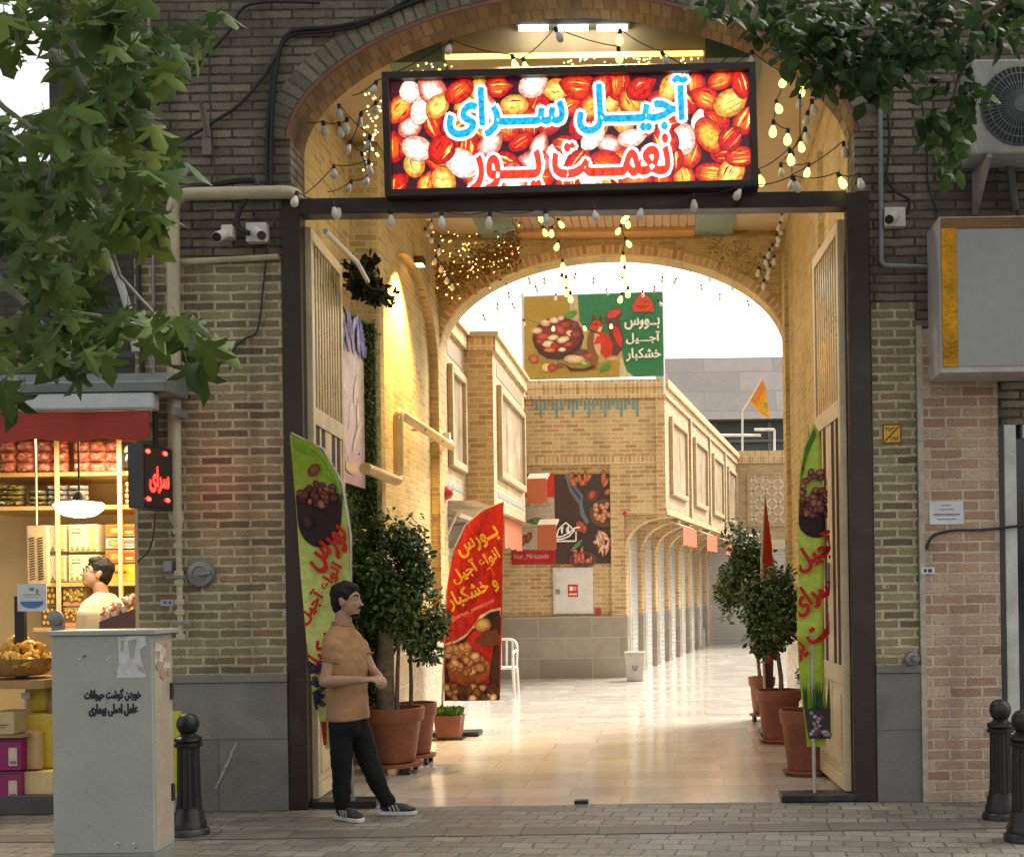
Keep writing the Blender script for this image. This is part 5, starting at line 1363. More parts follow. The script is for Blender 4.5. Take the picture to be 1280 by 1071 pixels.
A.poly(PP([(850, 560), (880, 650), (905, 720), (960, 765), (845, 765)]), 'd9c190')
A.poly(PP([(525, 300), (640, 420), (870, 560), (850, 640), (600, 640), (540, 500)]), 'c9a866')
def BL(x, y, rx, ry, a, e, m_, **k):
    u, v = pw(x, y); fn0 = A.fn
    k0 = rx/1105
    pts = []
    A.blob(u, v, rx/1105, ry/1105*(1105/665)*1.0, a, e, m_, **k)
BL(360, 430, 205, 170, 0, '4e2a2a', '6a3a34', wob=.01)
BL(360, 410, 190, 150, 0, '7a2c22', '8f3a2c', wob=.01)
for x, y, rx, ry, a, e, m_ in ((190, 370, 45, 28, 1.2, 'c89a6a', 'efd2a2'), (260, 310, 40, 26, .5, 'd2a878', 'f3dcb4'), (330, 290, 40, 26, .3, 'd2a878', 'f3dcb4'), (385, 275, 26, 20, 0, 'c89a70', 'efd2b0'), (420, 330, 50, 30, .4, '8a2018', 'c04a38'), (495, 335, 34, 34, 0, '6a2a38', '92465a'), (240, 420, 52, 30, .2, 'a02a1c', 'd85a3c'), (380, 370, 34, 40, .3, 'a83020', 'd86048'), (320, 430, 44, 22, .4, 'd2a878', 'f6e2bc'), (280, 480, 46, 30, 1.0, 'd2a878', 'f3dcb4'), (400, 450, 55, 24, .7, 'd2a878', 'f6e6c4'), (460, 400, 36, 28, .6, 'cba06a', 'f3dcb4'), (335, 500, 36, 30, 0, '8a2018', 'b84030'), (290, 530, 48, 18, -.1, 'c85a30', 'f08a50'), (390, 530, 34, 18, .2, 'd2a878', 'f6e2c4'), (500, 410, 44, 34, .1, '7a2a2a', 'a04a44'), (215, 460, 30, 22, .6, '8a3a20', 'b8603c'), (440, 490, 40, 22, .4, '9a3426', 'c45a44')): BL(x, y, rx, ry, a, e, m_)
A.poly(PP([(170, 470), (200, 520), (260, 560), (360, 580), (460, 560), (530, 500), (560, 400), (555, 470), (520, 550), (450, 600), (360, 612), (270, 600), (200, 550)]), '4e2c30')
A.poly(PP([(415, 250), (450, 222), (510, 215), (515, 245), (480, 280), (430, 282)]), '5f9a35')
# squirrel: tail, body, head
A.poly(PP([(780, 215), (865, 212), (870, 250), (840, 290), (865, 380), (885, 470), (870, 540), (830, 590), (770, 580), (740, 520), (770, 440), (760, 360), (735, 300), (750, 250)]), '6a3a34')
A.poly(PP([(770, 225), (860, 215), (862, 245), (815, 285), (770, 290), (750, 275)]), 'd8482a'); A.poly(PP([(800, 350), (840, 370), (872, 460), (860, 530), (825, 480), (800, 420)]), 'd43a24')
A.poly(PP([(660, 410), (700, 395), (760, 420), (795, 500), (785, 580), (735, 615), (700, 560), (670, 520), (640, 490), (640, 450)]), 'd0341c')
A.poly(PP([(650, 400), (690, 420), (700, 520), (690, 590), (655, 560), (640, 470)]), 'e0b080'); A.poly(PP([(670, 430), (720, 440), (740, 480), (690, 490), (650, 500), (645, 480)]), 'da4226')
A.poly(PP([(615, 350), (640, 310), (680, 300), (715, 330), (718, 370), (690, 395), (650, 385), (615, 372)]), 'd23c20')
A.poly(PP([(630, 318), (640, 240), (660, 300)]), '7a2a1c'); A.poly(PP([(685, 305), (702, 250), (712, 322)]), '7a2a1c')
A.poly(PP([(690, 360), (715, 355), (700, 395), (672, 396)]), 'eec9a0'); BL(665, 340, 9, 6, 0, '1a0c0a', '1a0c0a')
A.poly(PP([(600, 400), (640, 400), (650, 440), (635, 500), (680, 600), (660, 690), (640, 690), (600, 620), (590, 480)]), '8a5a34')
BL(490, 610, 90, 35, -.1, 'c89a6a', 'ecd2a0'); BL(540, 560, 60, 24, .1, '6a3428', '7d463a'); BL(600, 590, 46, 24, .7, 'a83a30', 'c85648')
A.poly(PP([(400, 640), (460, 680), (560, 690), (640, 660), (650, 690), (560, 710), (450, 705)]), '5a2c22')
for x, y, rx, ry, a, e, m_ in ((165, 600, 42, 34, .2, '9a3a28', 'd87058'), (265, 670, 40, 34, 0, 'd8a868', 'f2d2a0'), (310, 675, 38, 32, 0, '9a2c20', 'c85040'), (375, 660, 30, 20, .1, '6a3022', '9a5a40'), (790, 615, 55, 18, 0, 'c89060', 'e2b684'), (565, 645, 26, 22, .6, '7fae4a', 'a6cc70')): BL(x, y, rx, ry, a, e, m_)
A.poly(PP([(690, 700), (710, 665), (760, 655), (780, 680), (750, 705), (700, 725)]), '4f9038')
A.poly(PP([(960, 245), (955, 190), (985, 140), (1040, 85), (1095, 140), (1125, 190), (1130, 245)]), 'd84a22')
for a, b in (((985, 210), (1050, 190)), ((1000, 225), (1090, 195)), ((1040, 175), (1085, 160))): A.poly(PP([a, (a[0]+6, a[1]-12), b, (b[0]-4, b[1]+10)]), 'a32c12')
for t, x, y, w, h in (('بــورس', 1030, 340, 280, 95), ('آجـــیل', 1036, 455, 270, 100), ('خشکبار', 1038, 590, 275, 105)):
    u, v = pw(x, y); A.text(t, u, v, h/665, 'f4eedd', 0, .035, w=w/1105)
A.build('print', PRINT, hbn)
m = MB()
for px in (655, 830): m.tube([at(px, 492, yb_+.02), at(px-2, 366, yb_+.02)], .022, 8)
m.tube([at(655, 371, yb_+.02), at(828, 365, yb_+.02)], .018, 8); m.build('frame_pole', WHITEP, hbn)

def poster(label, x0, x1, z0, z1, y, art, name='wall_poster', edge=(.5, .5, .5)):
    t = thing(name, label, 'poster', ((x0+x1)/2, y, z0))
    m = MB(); m.box(x0, x1, y-.02, y, z0, z1); m.build('board', paint('poster_board', edge, .5), t)
    A = Art(lambda u, v, h: Vector((x0+(x1-x0)*u, y-.0215-h, z0+(z1-z0)*v)), .0006); art(A); A.build('print', PRINT, t)
yw = YB+.08
q0, q1, q2 = at(640, 706, yw), at(693, 592, yw), at(762, 592, yw)
def pa1(A):
    A.rect(0, .74, 1, 1, 'a3181a', 0); A.rect(.0, .17, 1, .74, 'b9aa92', 0); A.rect(0, 0, 1, .155, 'b01a1c', 0); A.rect(0, .155, 1, .17, '7a7263', 0)
    A.rect(.75, .74, 1, 1, 'd22a20'); A.text('بازرگانی اصل', .55, .66, .06, '5a2a28', 0, .0, w=.7)
    A.text('kbar_Mirzazade', .45, .09, .06, 'e6b0a8', 0, .0, w=.8)
    A.blob(.62, .45, .30, .06, 0, '7a8a6a', 'b8c0a4', wob=.02); A.blob(.58, .48, .18, .04, 0, '4e6444', '6a8260'); A.blob(.7, .38, .25, .04, 0, 'a89a84', 'c8bca4')
    for x, y in ((.1, .25), (.2, .22), (.28, .27), (.4, .3), (.15, .3)): A.blob(x, y, .09, .05, .5, '5a2418', 'a85a40')
poster('red and beige shop poster with a green bowl on the courtyard wall', q0.x, q1.x-.005, q0.z, q1.z, yw, pa1)
def pa2(A):
    A.rect(0, 0, 1, 1, '3b3432', 0); A.rect(0, 0, .42, 1, '4a3534')
    for k in range(5): A.rect(.03+.085*k, 0, .036+.085*k, 1, '38282a')
    A.poly([(.18, 1), (.30, 1), (.36, .88), (.52, .76), (.50, .66), (.54, .56), (.62, .46), (.56, .44), (.46, .55), (.44, .66), (.28, .80)], '67707f')
    A.poly([(.26, .9), (.36, .84), (.48, .74), (.46, .7), (.34, .80)], '3d4758')
    for x, y in ((.30, .96), (.38, .93), (.46, .95), (.52, .90), (.62, .96), (.34, .91), (.56, .96), (.88, .93), (.93, .9), (.97, .80), (.90, .97)): A.blob(x, y, .075, .036, R.uniform(0, 3), '8a4020', 'd0794a')
    A.blob(.68, .76, .11, .062, 0, '6a4434', '4a2018'); A.blob(.68, .765, .07, .045, .4, '8a3424', 'c05a40')
    A.blob(.90, .56, .27, .16, 0, '6b4a36', '4c3024', wob=.01)
    for _ in range(22): A.blob(R.uniform(.72, .98), R.uniform(.46, .66), .048, .028, 0, '9a5838', 'dca080')
    A.blob(.92, .25, .24, .135, 0, '5d3a2a', '3b2018', wob=.01)
    for _ in range(14): A.blob(R.uniform(.76, .97), R.uniform(.16, .34), .085, .024, R.uniform(0, 3), 'a05a40', 'f0cdb0')
    A.blob(.50, .05, .26, .09, 0, '6b4434', '44281e', wob=.01)
    for _ in range(18): A.blob(R.uniform(.32, .66), R.uniform(.03, .15), .055, .03, R.uniform(0, 3), '7a2a20', 'd87860')
    A.poly([(.26, .14), (.36, .22), (.50, .28), (.44, .20), (.32, .15)], '5d8a4a')
    for _ in range(8): A.blob(R.uniform(.42, .56), R.uniform(.36, .46), .055, .032, R.uniform(0, 3), '8a3428', 'c8644a')
    W_ = 'f4f0ea'
    def ln(p, w=.012):
        for (a, b), (c, d) in zip(p, p[1:]):
            l = math.hypot(c-a, (d-b)); nx, ny = -(d-b)/l*w, (c-a)/l*w*.7
            A.poly([(a+nx, b+ny), (c+nx, d+ny), (c-nx, d-ny), (a-nx, b-ny)], W_)
    ln([(.03, .30), (.06, .38), (.12, .42), (.20, .46), (.28, .42), (.34, .37)]); ln([(.03, .30), (.14, .31), (.26, .35), (.36, .40), (.46, .41)]); ln([(.02, .255), (.38, .255), (.38, .36)]); ln([(.02, .275), (.14, .28), (.26, .31), (.36, .38)])
    for _ in range(7): A.blob(R.uniform(.12, .26), R.uniform(.35, .42), .03, .016, R.uniform(0, 3), W_, W_)
poster('dark poster of wooden nut bowls with a white line logo on the courtyard wall', q1.x+.002, q2.x, q0.z, q2.z, yw, pa2)
# fire hose cabinet
a, c = at(692, 767, yw), at(741, 709, yw)
fc = thing('fire_cabinet', 'white fire hose cabinet with a red sign set on the courtyard wall', 'fire cabinet', ((a.x+c.x)/2, yw, a.z))
m = MB(); m.box(a.x, c.x, yw-.06, yw, a.z, c.z); m.build('box', WHITEP, fc, bevel=.006)
m = MB(); m.box(a.x+.03, c.x-.03, yw-.072, yw-.061, a.z+.03, c.z-.03); dr = m.build('door', WHITEP, fc, bevel=.004)
A = Art(plane_fn(((a.x+c.x)/2, yw-.0735, (a.z+c.z)/2), (1, 0, 0), (0, 0, 1), (0, -1, 0)), .0006)
A.rect(-.09, -.11, .09, .11, 'c02a22'); A.rect(-.055, .0, .0, .075, 'f2e6de'); A.blob(.03, .04, .03, .03, 0, 'f2e6de', 'c02a22'); A.rect(-.07, -.075, .07, -.05, 'f2e6de'); A.build('fire_sign', PRINT, dr)
m = MB(); m.box(a.x+.05, a.x+.13, yw-.085, yw-.073, (a.z+c.z)/2-.06, (a.z+c.z)/2+.03); m.build('latch', GREYM, dr)
RED = paint('alarm_red', (.45, .02, .02), .35, bmp=0)
def alarm(px, py, y, label):
    q = at(px, py, y); t = thing('fire_alarm', label, 'alarm', q, 'red fire alarm sounders')
    m = MB(); m.lathe(q, [(.07, 0), (.075, .03), (.055, .06), (.02, .075), (.002, .078)], 16, 0, (0, -1, 0)); m.build('sounder', RED, t)
    m = MB(); m.lathe(q, [(.085, -.012), (.085, .001)], 16, 0, (0, -1, 0)); m.build('mount', WHITEP, t)
alarm(781, 642, yw-.012, 'red alarm sounder above the first arch of the arcade')
alarm(558, 616, Y(.61), 'red alarm sounder at the end of the left passage wall')
q = at(748, 764, yw); m = MB(); m.box(q.x-.05, q.x+.05, yw-.04, yw, q.z-.05, q.z+.05); m.box(q.x-.03, q.x+.03, yw-.046, yw-.041, q.z-.02, q.z+.03, 0); tag(m.build('call_point', RED, bevel=.006), 'small red call point beside the fire hose cabinet', 'call point')
# awnings over the arcade shops
AWN = paint('terracotta_awning', (.48, .135, .06), .75, var=.08, bmp=.05); AWW = paint('awning_cream', (.70, .62, .50), .7, var=.06)
def awning(p, along, outw, w, d, h, label, grp='awnings in the courtyard'):
    p, along, outw = Vector(p), Vector(along).normalized(), Vector(outw).normalized(); up = Vector((0, 0, 1))
    t = thing('awning', label, 'awning', p, grp)
    n = 6
    def sheet(mb, P, Qs, th):
        for (a, b), (c, e) in zip(zip(P, Qs), zip(P[1:], Qs[1:])):
            mb.prism([a, b, e, c], [a-up*th, b-up*th, e-up*th, c-up*th])
    m = MB(); sheet(m, [p, p+outw*d-up*.10], [p+along*w, p+along*w+outw*d-up*.10], .03); m.build('canopy', AWW, t)
    m = MB(); e0 = p+outw*d-up*.10; k = 12
    for i in range(k):
        a, b = w*i/k, w*(i+1)/k
        l0, l1 = h*(1+.03*math.sin(i*1.6)), h*(1+.03*math.sin((i+1)*1.6))
        m.prism([e0+along*a, e0+along*b, e0+along*b-up*l1, e0+along*a-up*l0], [e0+along*a+outw*.01, e0+along*b+outw*.01, e0+along*b-up*l1+outw*.01, e0+along*a-up*l0+outw*.01])
    m.build('valance', AWN, t)
    m = MB()
    for s_ in (.08, w-.08): m.bar(p+along*s_-up*.28, p+along*s_+outw*d-up*.14, .03, .03)
    m.build('arm', GREYM, t)
adir = (Q(1, 0)-Q(0, 0)); odir = (Q(0, 0, 1)-Q(0, 0, 0))
for k, (tt, lb_) in enumerate(((1.35, 'nearest terracotta awning under the arcade overhang'), (4.9, 'second terracotta awning along the arcade'), (8.6, 'farthest terracotta awning along the arcade'))):
    awning(Q(tt, 2.84, -.12), adir, odir, 1.9, .22, .36, lb_)
# awnings of the left shops
awning((XA-.55, 9.0, 2.80), (0, 1, 0), (1, 0, 0), 2.1, .82, .5, 'open cream and terracotta awning under the bay on the left')
awning(at(662, 592, 12.0), (1, -.25, 0), (-.25, -1, 0), .36, .14, .42, 'high awning in front of the red poster')
awning(at(675, 649, 12.0), (1, -.25, 0), (-.25, -1, 0), .34, .14, .42, 'low torn awning in front of the beige poster')
aw = thing('folded_awning', 'pale folded awning frame of metal slats above the red flag', 'awning', (XA, YF+.6, 2.5))
m = MB()
for k in range(6): m.bar((XA-.4, YF+.45+.3*k, 2.62-.05*(k % 2)), (XA+.12, YF+.55+.3*k, 2.52-.05*(k % 2)), .10, .025)
m.build('slats', paint('slat_grey', (.42, .38, .33), .5), aw)
m = MB(); m.tube([(XA+.13, YF+.45, 2.5), (XA+.13, YF+2.0, 2.5)], .03, 8); m.tube([(XA+.1, YF+.5, 2.5), (XA-.2, YF+.5, 1.9)], .02, 8); m.build('roller', AWW, aw)
# trash bins, chair
def bin_(px, py, w, h, label, metal):
    q = ground(px, py); t = thing('trash_bin', label, 'trash bin', q)
    mt = GREYM if metal else paint('bin_grey', (.42, .41, .37), .5)
    if metal:
        m = MB(); m.lathe(q, [(w*.5, .01), (w*.5, h)], 20); m.build('drum', paint('bin_steel', (.42, .42, .40), .35, .5), t); m = MB(); m.lathe(q, [(w*.52, h), (w*.52, h+.03), (w*.3, h+.05)], 20); m.build('lid', GREYM, t)
    else:
        m = MB(); a = w/2; P = [(q.x-a*.8, q.y-a*.7), (q.x+a*.8, q.y-a*.7), (q.x+a*.8, q.y+a*.7), (q.x-a*.8, q.y+a*.7)]; P2 = [(q.x-a, q.y-a*.9), (q.x+a, q.y-a*.9), (q.x+a, q.y+a*.9), (q.x-a, q.y+a*.9)]
        m.prism([(x, y, .01) for x, y in P][::-1], [(x, y, h) for x, y in P2][::-1]); m.build('tub', mt, t, bevel=.01)
        m = MB(); m.box(q.x-a*1.06, q.x+a*1.06, q.y-a*.96, q.y+a*.96, h, h+.04); m.build('rim', mt, t, bevel=.01)
        A = Art(plane_fn((q.x, q.y-a*.80-.004, h*.55), (1, 0, 0), (0, .12, 1), (0, -1, 0)), .001); A.blob(0, 0, .05, .07, 0, '5a5a78', '8a8aa0'); A.build('bin_mark', PRINT, t)
bin_(794, 851, .34, .46, 'grey plastic bin standing at the first pier of the arcade', False)
bin_(873, 811, .36, .50, 'round steel bin farther along the arcade', True)
q = ground(628, 871); ch = thing('plastic_chair', 'white plastic armchair half hidden by the red flag', 'chair', q)
m = MB(); m.box(q.x-.24, q.x+.2, q.y-.2, q.y+.24, .42, .45); m.build('seat', WHITEP, ch, bevel=.01)
m = MB(); m.tube(rounded([q+Vector((-.22, .22, .44)), q+Vector((-.24, .27, .84)), q+Vector((.20, .27, .84)), q+Vector((.19, .22, .44))], .14), .02, 8)
for k in range(4): m.tube([q+Vector((-.14+.09*k, .23, .45)), q+Vector((-.14+.09*k, .27, .82))], .018, 6)
m.build('backrest', WHITEP, ch)
for sx in (-.23, .19):
    m = MB(); m.tube(rounded([q+Vector((sx, -.19, .42)), q+Vector((sx, -.21, .66)), q+Vector((sx, .25, .68))], .05), .02, 8); m.build('armrest', WHITEP, ch)
    for sy in (-.2, .22): m = MB(); m.tube([q+Vector((sx, sy, .43)), q+Vector((sx*1.12, sy*1.15, .006))], [.024, .018], 8); m.build('leg', WHITEP, ch)
# railing and flag on the far roof
rl = thing('roof_railing', 'white pipe railing on the far roof', 'railing', (at(905, 572, YC).x, YC+.1, 5.35))
m = MB()
for px0, px1, py in ((868, 951, 544), (943, 968, 537)): m.tube([at(px0, py, YC+.2), at(px1, py, YC+.2)], .04, 6)
m.tube([at(968, 537, YC+.2), at(968, 572, YC+.2)], .035, 6); m.tube([at(870, 544, YC+.2), at(870, 575, YC+.2)], .035, 6); m.build('rail', WHITEP, rl)
q = at(928, 572, YC+.15); rf_ = thing('roof_flag', 'orange and yellow flag on a bent pole over the far roof', 'flag', q)
m = MB(); m.tube([q, at(928, 514, YC+.15), at(940, 495, YC+.15), at(952, 474, YC+.15)], .03, 6); m.build('pole', WHITEP, rf_)
A = Art(lambda u, v, h: Vector((u, YC+.12+.08*math.sin(u*5+v*3)-h, v)), .03)
X = lambda px, py: (at(px, py, YC+.12).x, at(px, py, YC+.12).z)
A.poly([X(953, 474), X(957, 484), X(963, 524), X(950, 516), X(937, 502)], 'd88a20'); A.poly([X(953, 476), X(956, 486), X(946, 506), X(938, 500)], 'e08a40'); A.poly([X(950, 502), X(958, 497), X(962, 520), X(952, 514)], 'd8b030'); A.poly([X(954, 505), X(959, 503), X(960, 512)], '8a9a50')
A.build('cloth', CLOTH, rf_)
bx = at(897, 508, YC); 

# ================================================================ PLANTERS
FIC = [(.042, .085, .018), (.058, .11, .022), (.030, .062, .014), (.08, .14, .03)]
PG = 'potted trees along the passage'
def pot(t, c, r, h, saucer=True, wheels=False, z0=.006):
    z = z0 + (.09 if wheels else 0)
    m = MB()
    if wheels:
        m.lathe((c.x, c.y, z0), [(r*.95, .06), (r*.98, .088)], 24); 
        o = m.build('wheeled_tray', TERRA, t)
        for k in range(4):
            a = PI/4+PI/2*k; w = MB(); w.lathe((c.x+r*.85*math.cos(a)-.02, c.y+r*.85*math.sin(a), z0+.03), [(.03, 0), (.03, .04)], 12, 0, (1, 0, 0)); w.build('caster', BLACKM, o)
    elif saucer:
        m.lathe((c.x, c.y, z0), [(r*.80, 0), (r*.95, .035), (r*.93, .04)], 24); m.build('saucer', TERRA, t)
    m = MB(); b = z+.003
    m.lathe((c.x, c.y, 0), [(r*.68, b+.005), (r*.74, b+.06), (r*.90, h*.72+b*.3), (r*.93, h*.80), (r*1.0, h*.80), (r*1.04, h-.012), (r*1.03, h), (r*.94, h), (r*.92, h-.05)], 30, cap=False); m.build('pot', TERRA, t, sharp=30)
    m = MB(); m.lathe((c.x, c.y, 0), [(r*.92, h-.06), (r*.3, h-.045), (.001, h-.04)], 20, cap=False); m.build('soil', SOIL, t)
def potted(label, base, r, h, trunks, crown, cr, nleaf, lsize, wheels=False, cols=FIC, clumps=28, group=PG, name='potted_tree'):
    c = Vector((base.x, base.y, 0)); t = thing(name, label, 'potted tree', c, group)
    pot(t, c, r, h, wheels=wheels)
    if trunks:
        m = MB()
        for (pth, rr) in trunks: m.tube(pth, rr, 9)
        # a few limbs into the crown
        for _ in range(14):
            a = trunks[0][0][-1]; m.tube([a, (a+Vector(crown))*.5 + rvec()*.1, Vector(crown)+Vector((R.uniform(-1, 1)*cr[0], R.uniform(-1, 1)*cr[1], R.uniform(-.7, .8)*cr[2]))*.75], [.014, .009, .004], 5)
        m.build('trunk', BARK, t)
    m = MB(); crown_mesh(m, crown, cr, nleaf, lsize, cols, 'oval', clumps); m.build('crown', LEAFG, t)
    return t
yA = Y(.835); cA = Vector((at(492, 960, yA).x, yA, 0)); tx = at(482, 860, yA)
potted('tall potted tree with a thick trunk right behind the standing man', cA, .265, .57, [([Vector((tx.x, yA, .5)), at(481, 840, yA), at(482, 790, yA)], [.085, .078, .07]), ([Vector((tx.x+.09, yA+.02, .5)), at(497, 840, yA), at(500, 780, yA)], [.02, .018, .014])], at(487, 722, yA), (.35, .33, .55), 4600, .066, True, clumps=60)
yB_ = Y(.795); cB = Vector((at(520, 950, yB_).x, yB_, 0))
potted('smaller potted tree with a thin dark trunk behind the tall one on the left', cB, .19, .56, [([Vector((at(514, 890, yB_).x, yB_, .5)), at(514, 850, yB_), at(513, 815, yB_)], [.02, .018, .016])], at(518, 780, yB_), (.32, .29, .34), 2200, .062, True, cols=[(.06, .11, .022), (.085, .14, .03), (.04, .08, .016)], clumps=36)
yb3 = Y(.685); q = ground(572, 917)
fbx = thing('flower_box', 'small square terracotta planter with green grass beside the red flag', 'planter', (q.x, yb3, 0))
m = MB(); m.prism([(q.x-.12, yb3-.1, .02), (q.x+.12, yb3-.1, .02), (q.x+.12, yb3+.14, .02), (q.x-.12, yb3+.14, .02)][::-1], [(q.x-.145, yb3-.125, .26), (q.x+.145, yb3-.125, .26), (q.x+.145, yb3+.165, .26), (q.x-.145, yb3+.165, .26)][::-1]); m.build('pot', TERRA, fbx, bevel=.008)
m = MB(); m.box(q.x-.16, q.x+.16, yb3-.14, yb3+.18, .006, .019); m.build('saucer', BLACKM, fbx)
m = MB()
for _ in range(260):
    b = Vector((q.x+R.uniform(-.13, .13), yb3+.02+R.uniform(-.12, .13), .26)); leaf(m, b, Vector((R.uniform(-.5, .5), R.uniform(-.5, .5), 1)), rvec(), R.uniform(.05, .11), vary((.10, .20, .04)))
m.build('grass_tuft', LEAFM, fbx)
yR1 = Y(.872); c = Vector((at(1008, 960, yR1).x, yR1, 0))
potted('nearest potted shrub on the right, behind the curled green flag', c, .215, .545, [([c+Vector((.05, 0, .5)), c+Vector((.06, .0, .75))], [.015, .012])], c+Vector((.06, .02, .80)), (.11, .11, .16), 130, .055, clumps=8)
yR2 = Y(.722); c = Vector((at(974, 925, yR2).x, yR2, 0))
potted('round headed potted tree in the middle of the right row', c, .225, .535, [([Vector((at(977, 870, yR2).x, yR2, .48)), at(976, 845, yR2), at(972, 815, yR2)], [.028, .024, .02])], at(966, 766, yR2), (.31, .29, .46), 3400, .062, clumps=44)
yR3 = Y(.62); c = Vector((at(953, 897, yR3).x, yR3, 0))
potted('farthest potted tree on the right with the widest dark crown', c, .155, .52, [([Vector((at(950, 845, yR3).x, yR3, .48)), at(945, 800, yR3), at(940, 765, yR3)], [.022, .02, .018])], at(931, 712, yR3), (.37, .33, .55), 4200, .066, True, clumps=50)
# artificial ivy screen and picture panel on the left wall
iv = thing('ivy_panel', 'upright panel of artificial ivy on the left passage wall', 'ivy panel', (XI+.06, 1.5, .3))
iy0, iy1 = 1.25, 2.46; XI = -2.95
m = MB(); m.box(XI+.002, XI+.07, iy0, iy1, .25, 4.05); m.box(XI+.071, XL-.03, iy1-.04, iy1, .25, 4.05); m.build('backing', paint('ivy_backing', (.03, .05, .015), .8), iv)
m = MB()
for _ in range(5200):
    p = Vector((XI+.07+R.uniform(0, .05), R.uniform(iy0-.02, iy1+.03), R.uniform(.25, 4.08)))
    if R.random() < .25: p = Vector((R.uniform(XI+.06, XL-.01), iy1-.05-R.uniform(0, .05), p.z))
    leaf(m, p, Vector((.4, R.uniform(-1, 1), R.uniform(-1.2, .6))), Vector((1, R.uniform(-.5, .5), R.uniform(-.3, .6))), R.uniform(.035, .06), vary(R.choice([(.12, .17, .03), (.09, .14, .025), (.17, .22, .05)])))
m.build('leaves', LEAFM, iv)
pn = thing('picture_panel', 'pale pink sky picture panel mounted on the ivy', 'panel', (XI+.16, 1.2, 2.5))
py0, py1 = 1.32, 2.36
m = MB(); m.box(XI+.125, XI+.15, py0, py1, 2.52, 3.98); m.build('board', paint('panel_edge', (.3, .3, .3), .5), pn)
A = Art(lambda u, v, h: Vector((XI+.1515+h, py0+(py1-py0)*u, 2.52+1.46*v)), .0006)
A.rect(0, 0, 1, 1, hx('d8b4bc'), 0, 3, 8, hx('e4dcd0'))
for _ in range(14): A.blob(R.uniform(.2, .8), R.uniform(.2, .8), R.uniform(.08, .25), R.uniform(.03, .1), R.uniform(0, 3), 'dfc6c2', R.choice(['eadccb', 'ecd2b4', 'e2c4cc']))
A.blob(.5, .10, .2, .04, 0, 'e0bca8', 'eac890')
for _ in range(26): A.blob(R.uniform(.0, 1), R.uniform(.84, .99), .10, .035, R.uniform(0, 3), R.choice(['6a62b8', '8a84d0', '4e4a9a']), R.choice(['a8a4e0', '8078c8']))
A.build('picture', PRINT, pn)
hb_ = thing('flower_garland', 'dark ball of artificial foliage hung above the pink picture panel', 'garland', (XL+.2, 1.6, 4.1))
m = MB(); c = at(455, 360, 1.55)
crown_mesh(m, c, (.20, .34, .25), 800, .075, [(.018, .028, .010), (.026, .034, .014), (.05, .03, .016)], 'oval', 16); m.build('foliage', LEAFM, hb_)
m = MB(); m.tube([c, (XI+.01, c.y, c.z+.05)], .015, 6); m.build('stem', BARK, hb_)
# ================================================================ THE NUT SHOP
ysf = 1.55
def SX(px, py=700, y=ysf): return at(px, py, y).x
def SZ(px, py, y=ysf): return at(px, py, y).z
sh = thing('shop_shelf', 'tall pale wooden shelf unit on the back wall of the nut shop', 'shelf', (SX(70), ysf, .15))
for k, (py, x0p, x1p) in enumerate(((590, -40, 172), (632, -40, 172), (728, 40, 172), (784, 40, 172))):
    z = SZ(80, py); m = MB(); m.box(SX(x0p), -3.915, ysf, 2.29, z-.035, z); m.build('board', SHELFW, sh, bevel=.003)
for px in (74, 152):
    m = MB(); m.box(SX(px)-.014, SX(px)+.014, ysf-.03, ysf-.001, .15, 2.94); m.build('upright', paint('shelf_cream', (.70, .58, .36), .5), sh)
PACKR = attr_mat('snack_pack', .25)
def pillow_pack(name, label, cat, c, w, h, d, ca, cb, grp):
    mb = MB(); n, k = 8, 6
    for sgn in (-1, 1):
        ids = []
        for j in range(k+1):
            row = []
            for i in range(n+1):
                u, v = i/n*2-1, j/k*2-1
                b = (1-u**4)*(1-v**4)*(1+R.uniform(-.25, .25)); i_ = mb.p((c.x+u*w/2*(1-.05*abs(v)), c.y+sgn*d/2*b, c.z+v*h/2+R.uniform(-.004, .004)))
                f = R.random(); mb.col[i_] = tuple(p+(q-p)*f for p, q in zip(ca, cb)) if abs(u) < .8 else ca
                row.append(i_)
            ids.append(row)
        for j in range(k):
            for i in range(n):
                q = [ids[j][i], ids[j][i+1], ids[j+1][i+1], ids[j+1][i]]; mb.face(q if sgn < 0 else q[::-1], smooth=True)
    return tag(mb.build(name, PACKR), label, cat, grp)
for px in (5, 27, 50, 70, 98, 119, 139):
    for k in range(3):
        pillow_pack('snack_bag', 'pink and clear bag of puffed snacks stacked on the top shop shelf', 'snack bag', Vector((SX(px), ysf+.10, SZ(px, 583-13.5*k))), .15, .085, .12, (.45, .06, .05), (.75, .42, .30), 'snack bags on the top shelf')
for px, n, ca, cb, lab in ((-4, 4, (.05, .03, .03), (.50, .42, .12), 'dark packet with a yellow label in the pile on the second shop shelf'), (13, 4, (.05, .03, .03), (.50, .42, .12), 'dark packet with a yellow label in the pile on the second shop shelf'), (42, 3, (.05, .035, .03), (.40, .36, .14), 'dark packet with a yellow label in the pile on the second shop shelf'), (66, 4, (.22, .22, .22), (.40, .40, .37), 'silver grey packet lying in a pile on the second shop shelf'), (92, 4, (.24, .24, .23), (.42, .42, .40), 'silver grey packet lying in a pile on the second shop shelf')):
    for k in range(n): pillow_pack('packet', lab, 'packet', Vector((SX(px), ysf+.11, SZ(px, 628-6.5*k))), .17, .042, .16, ca, cb, 'packets piled on the second shelf')
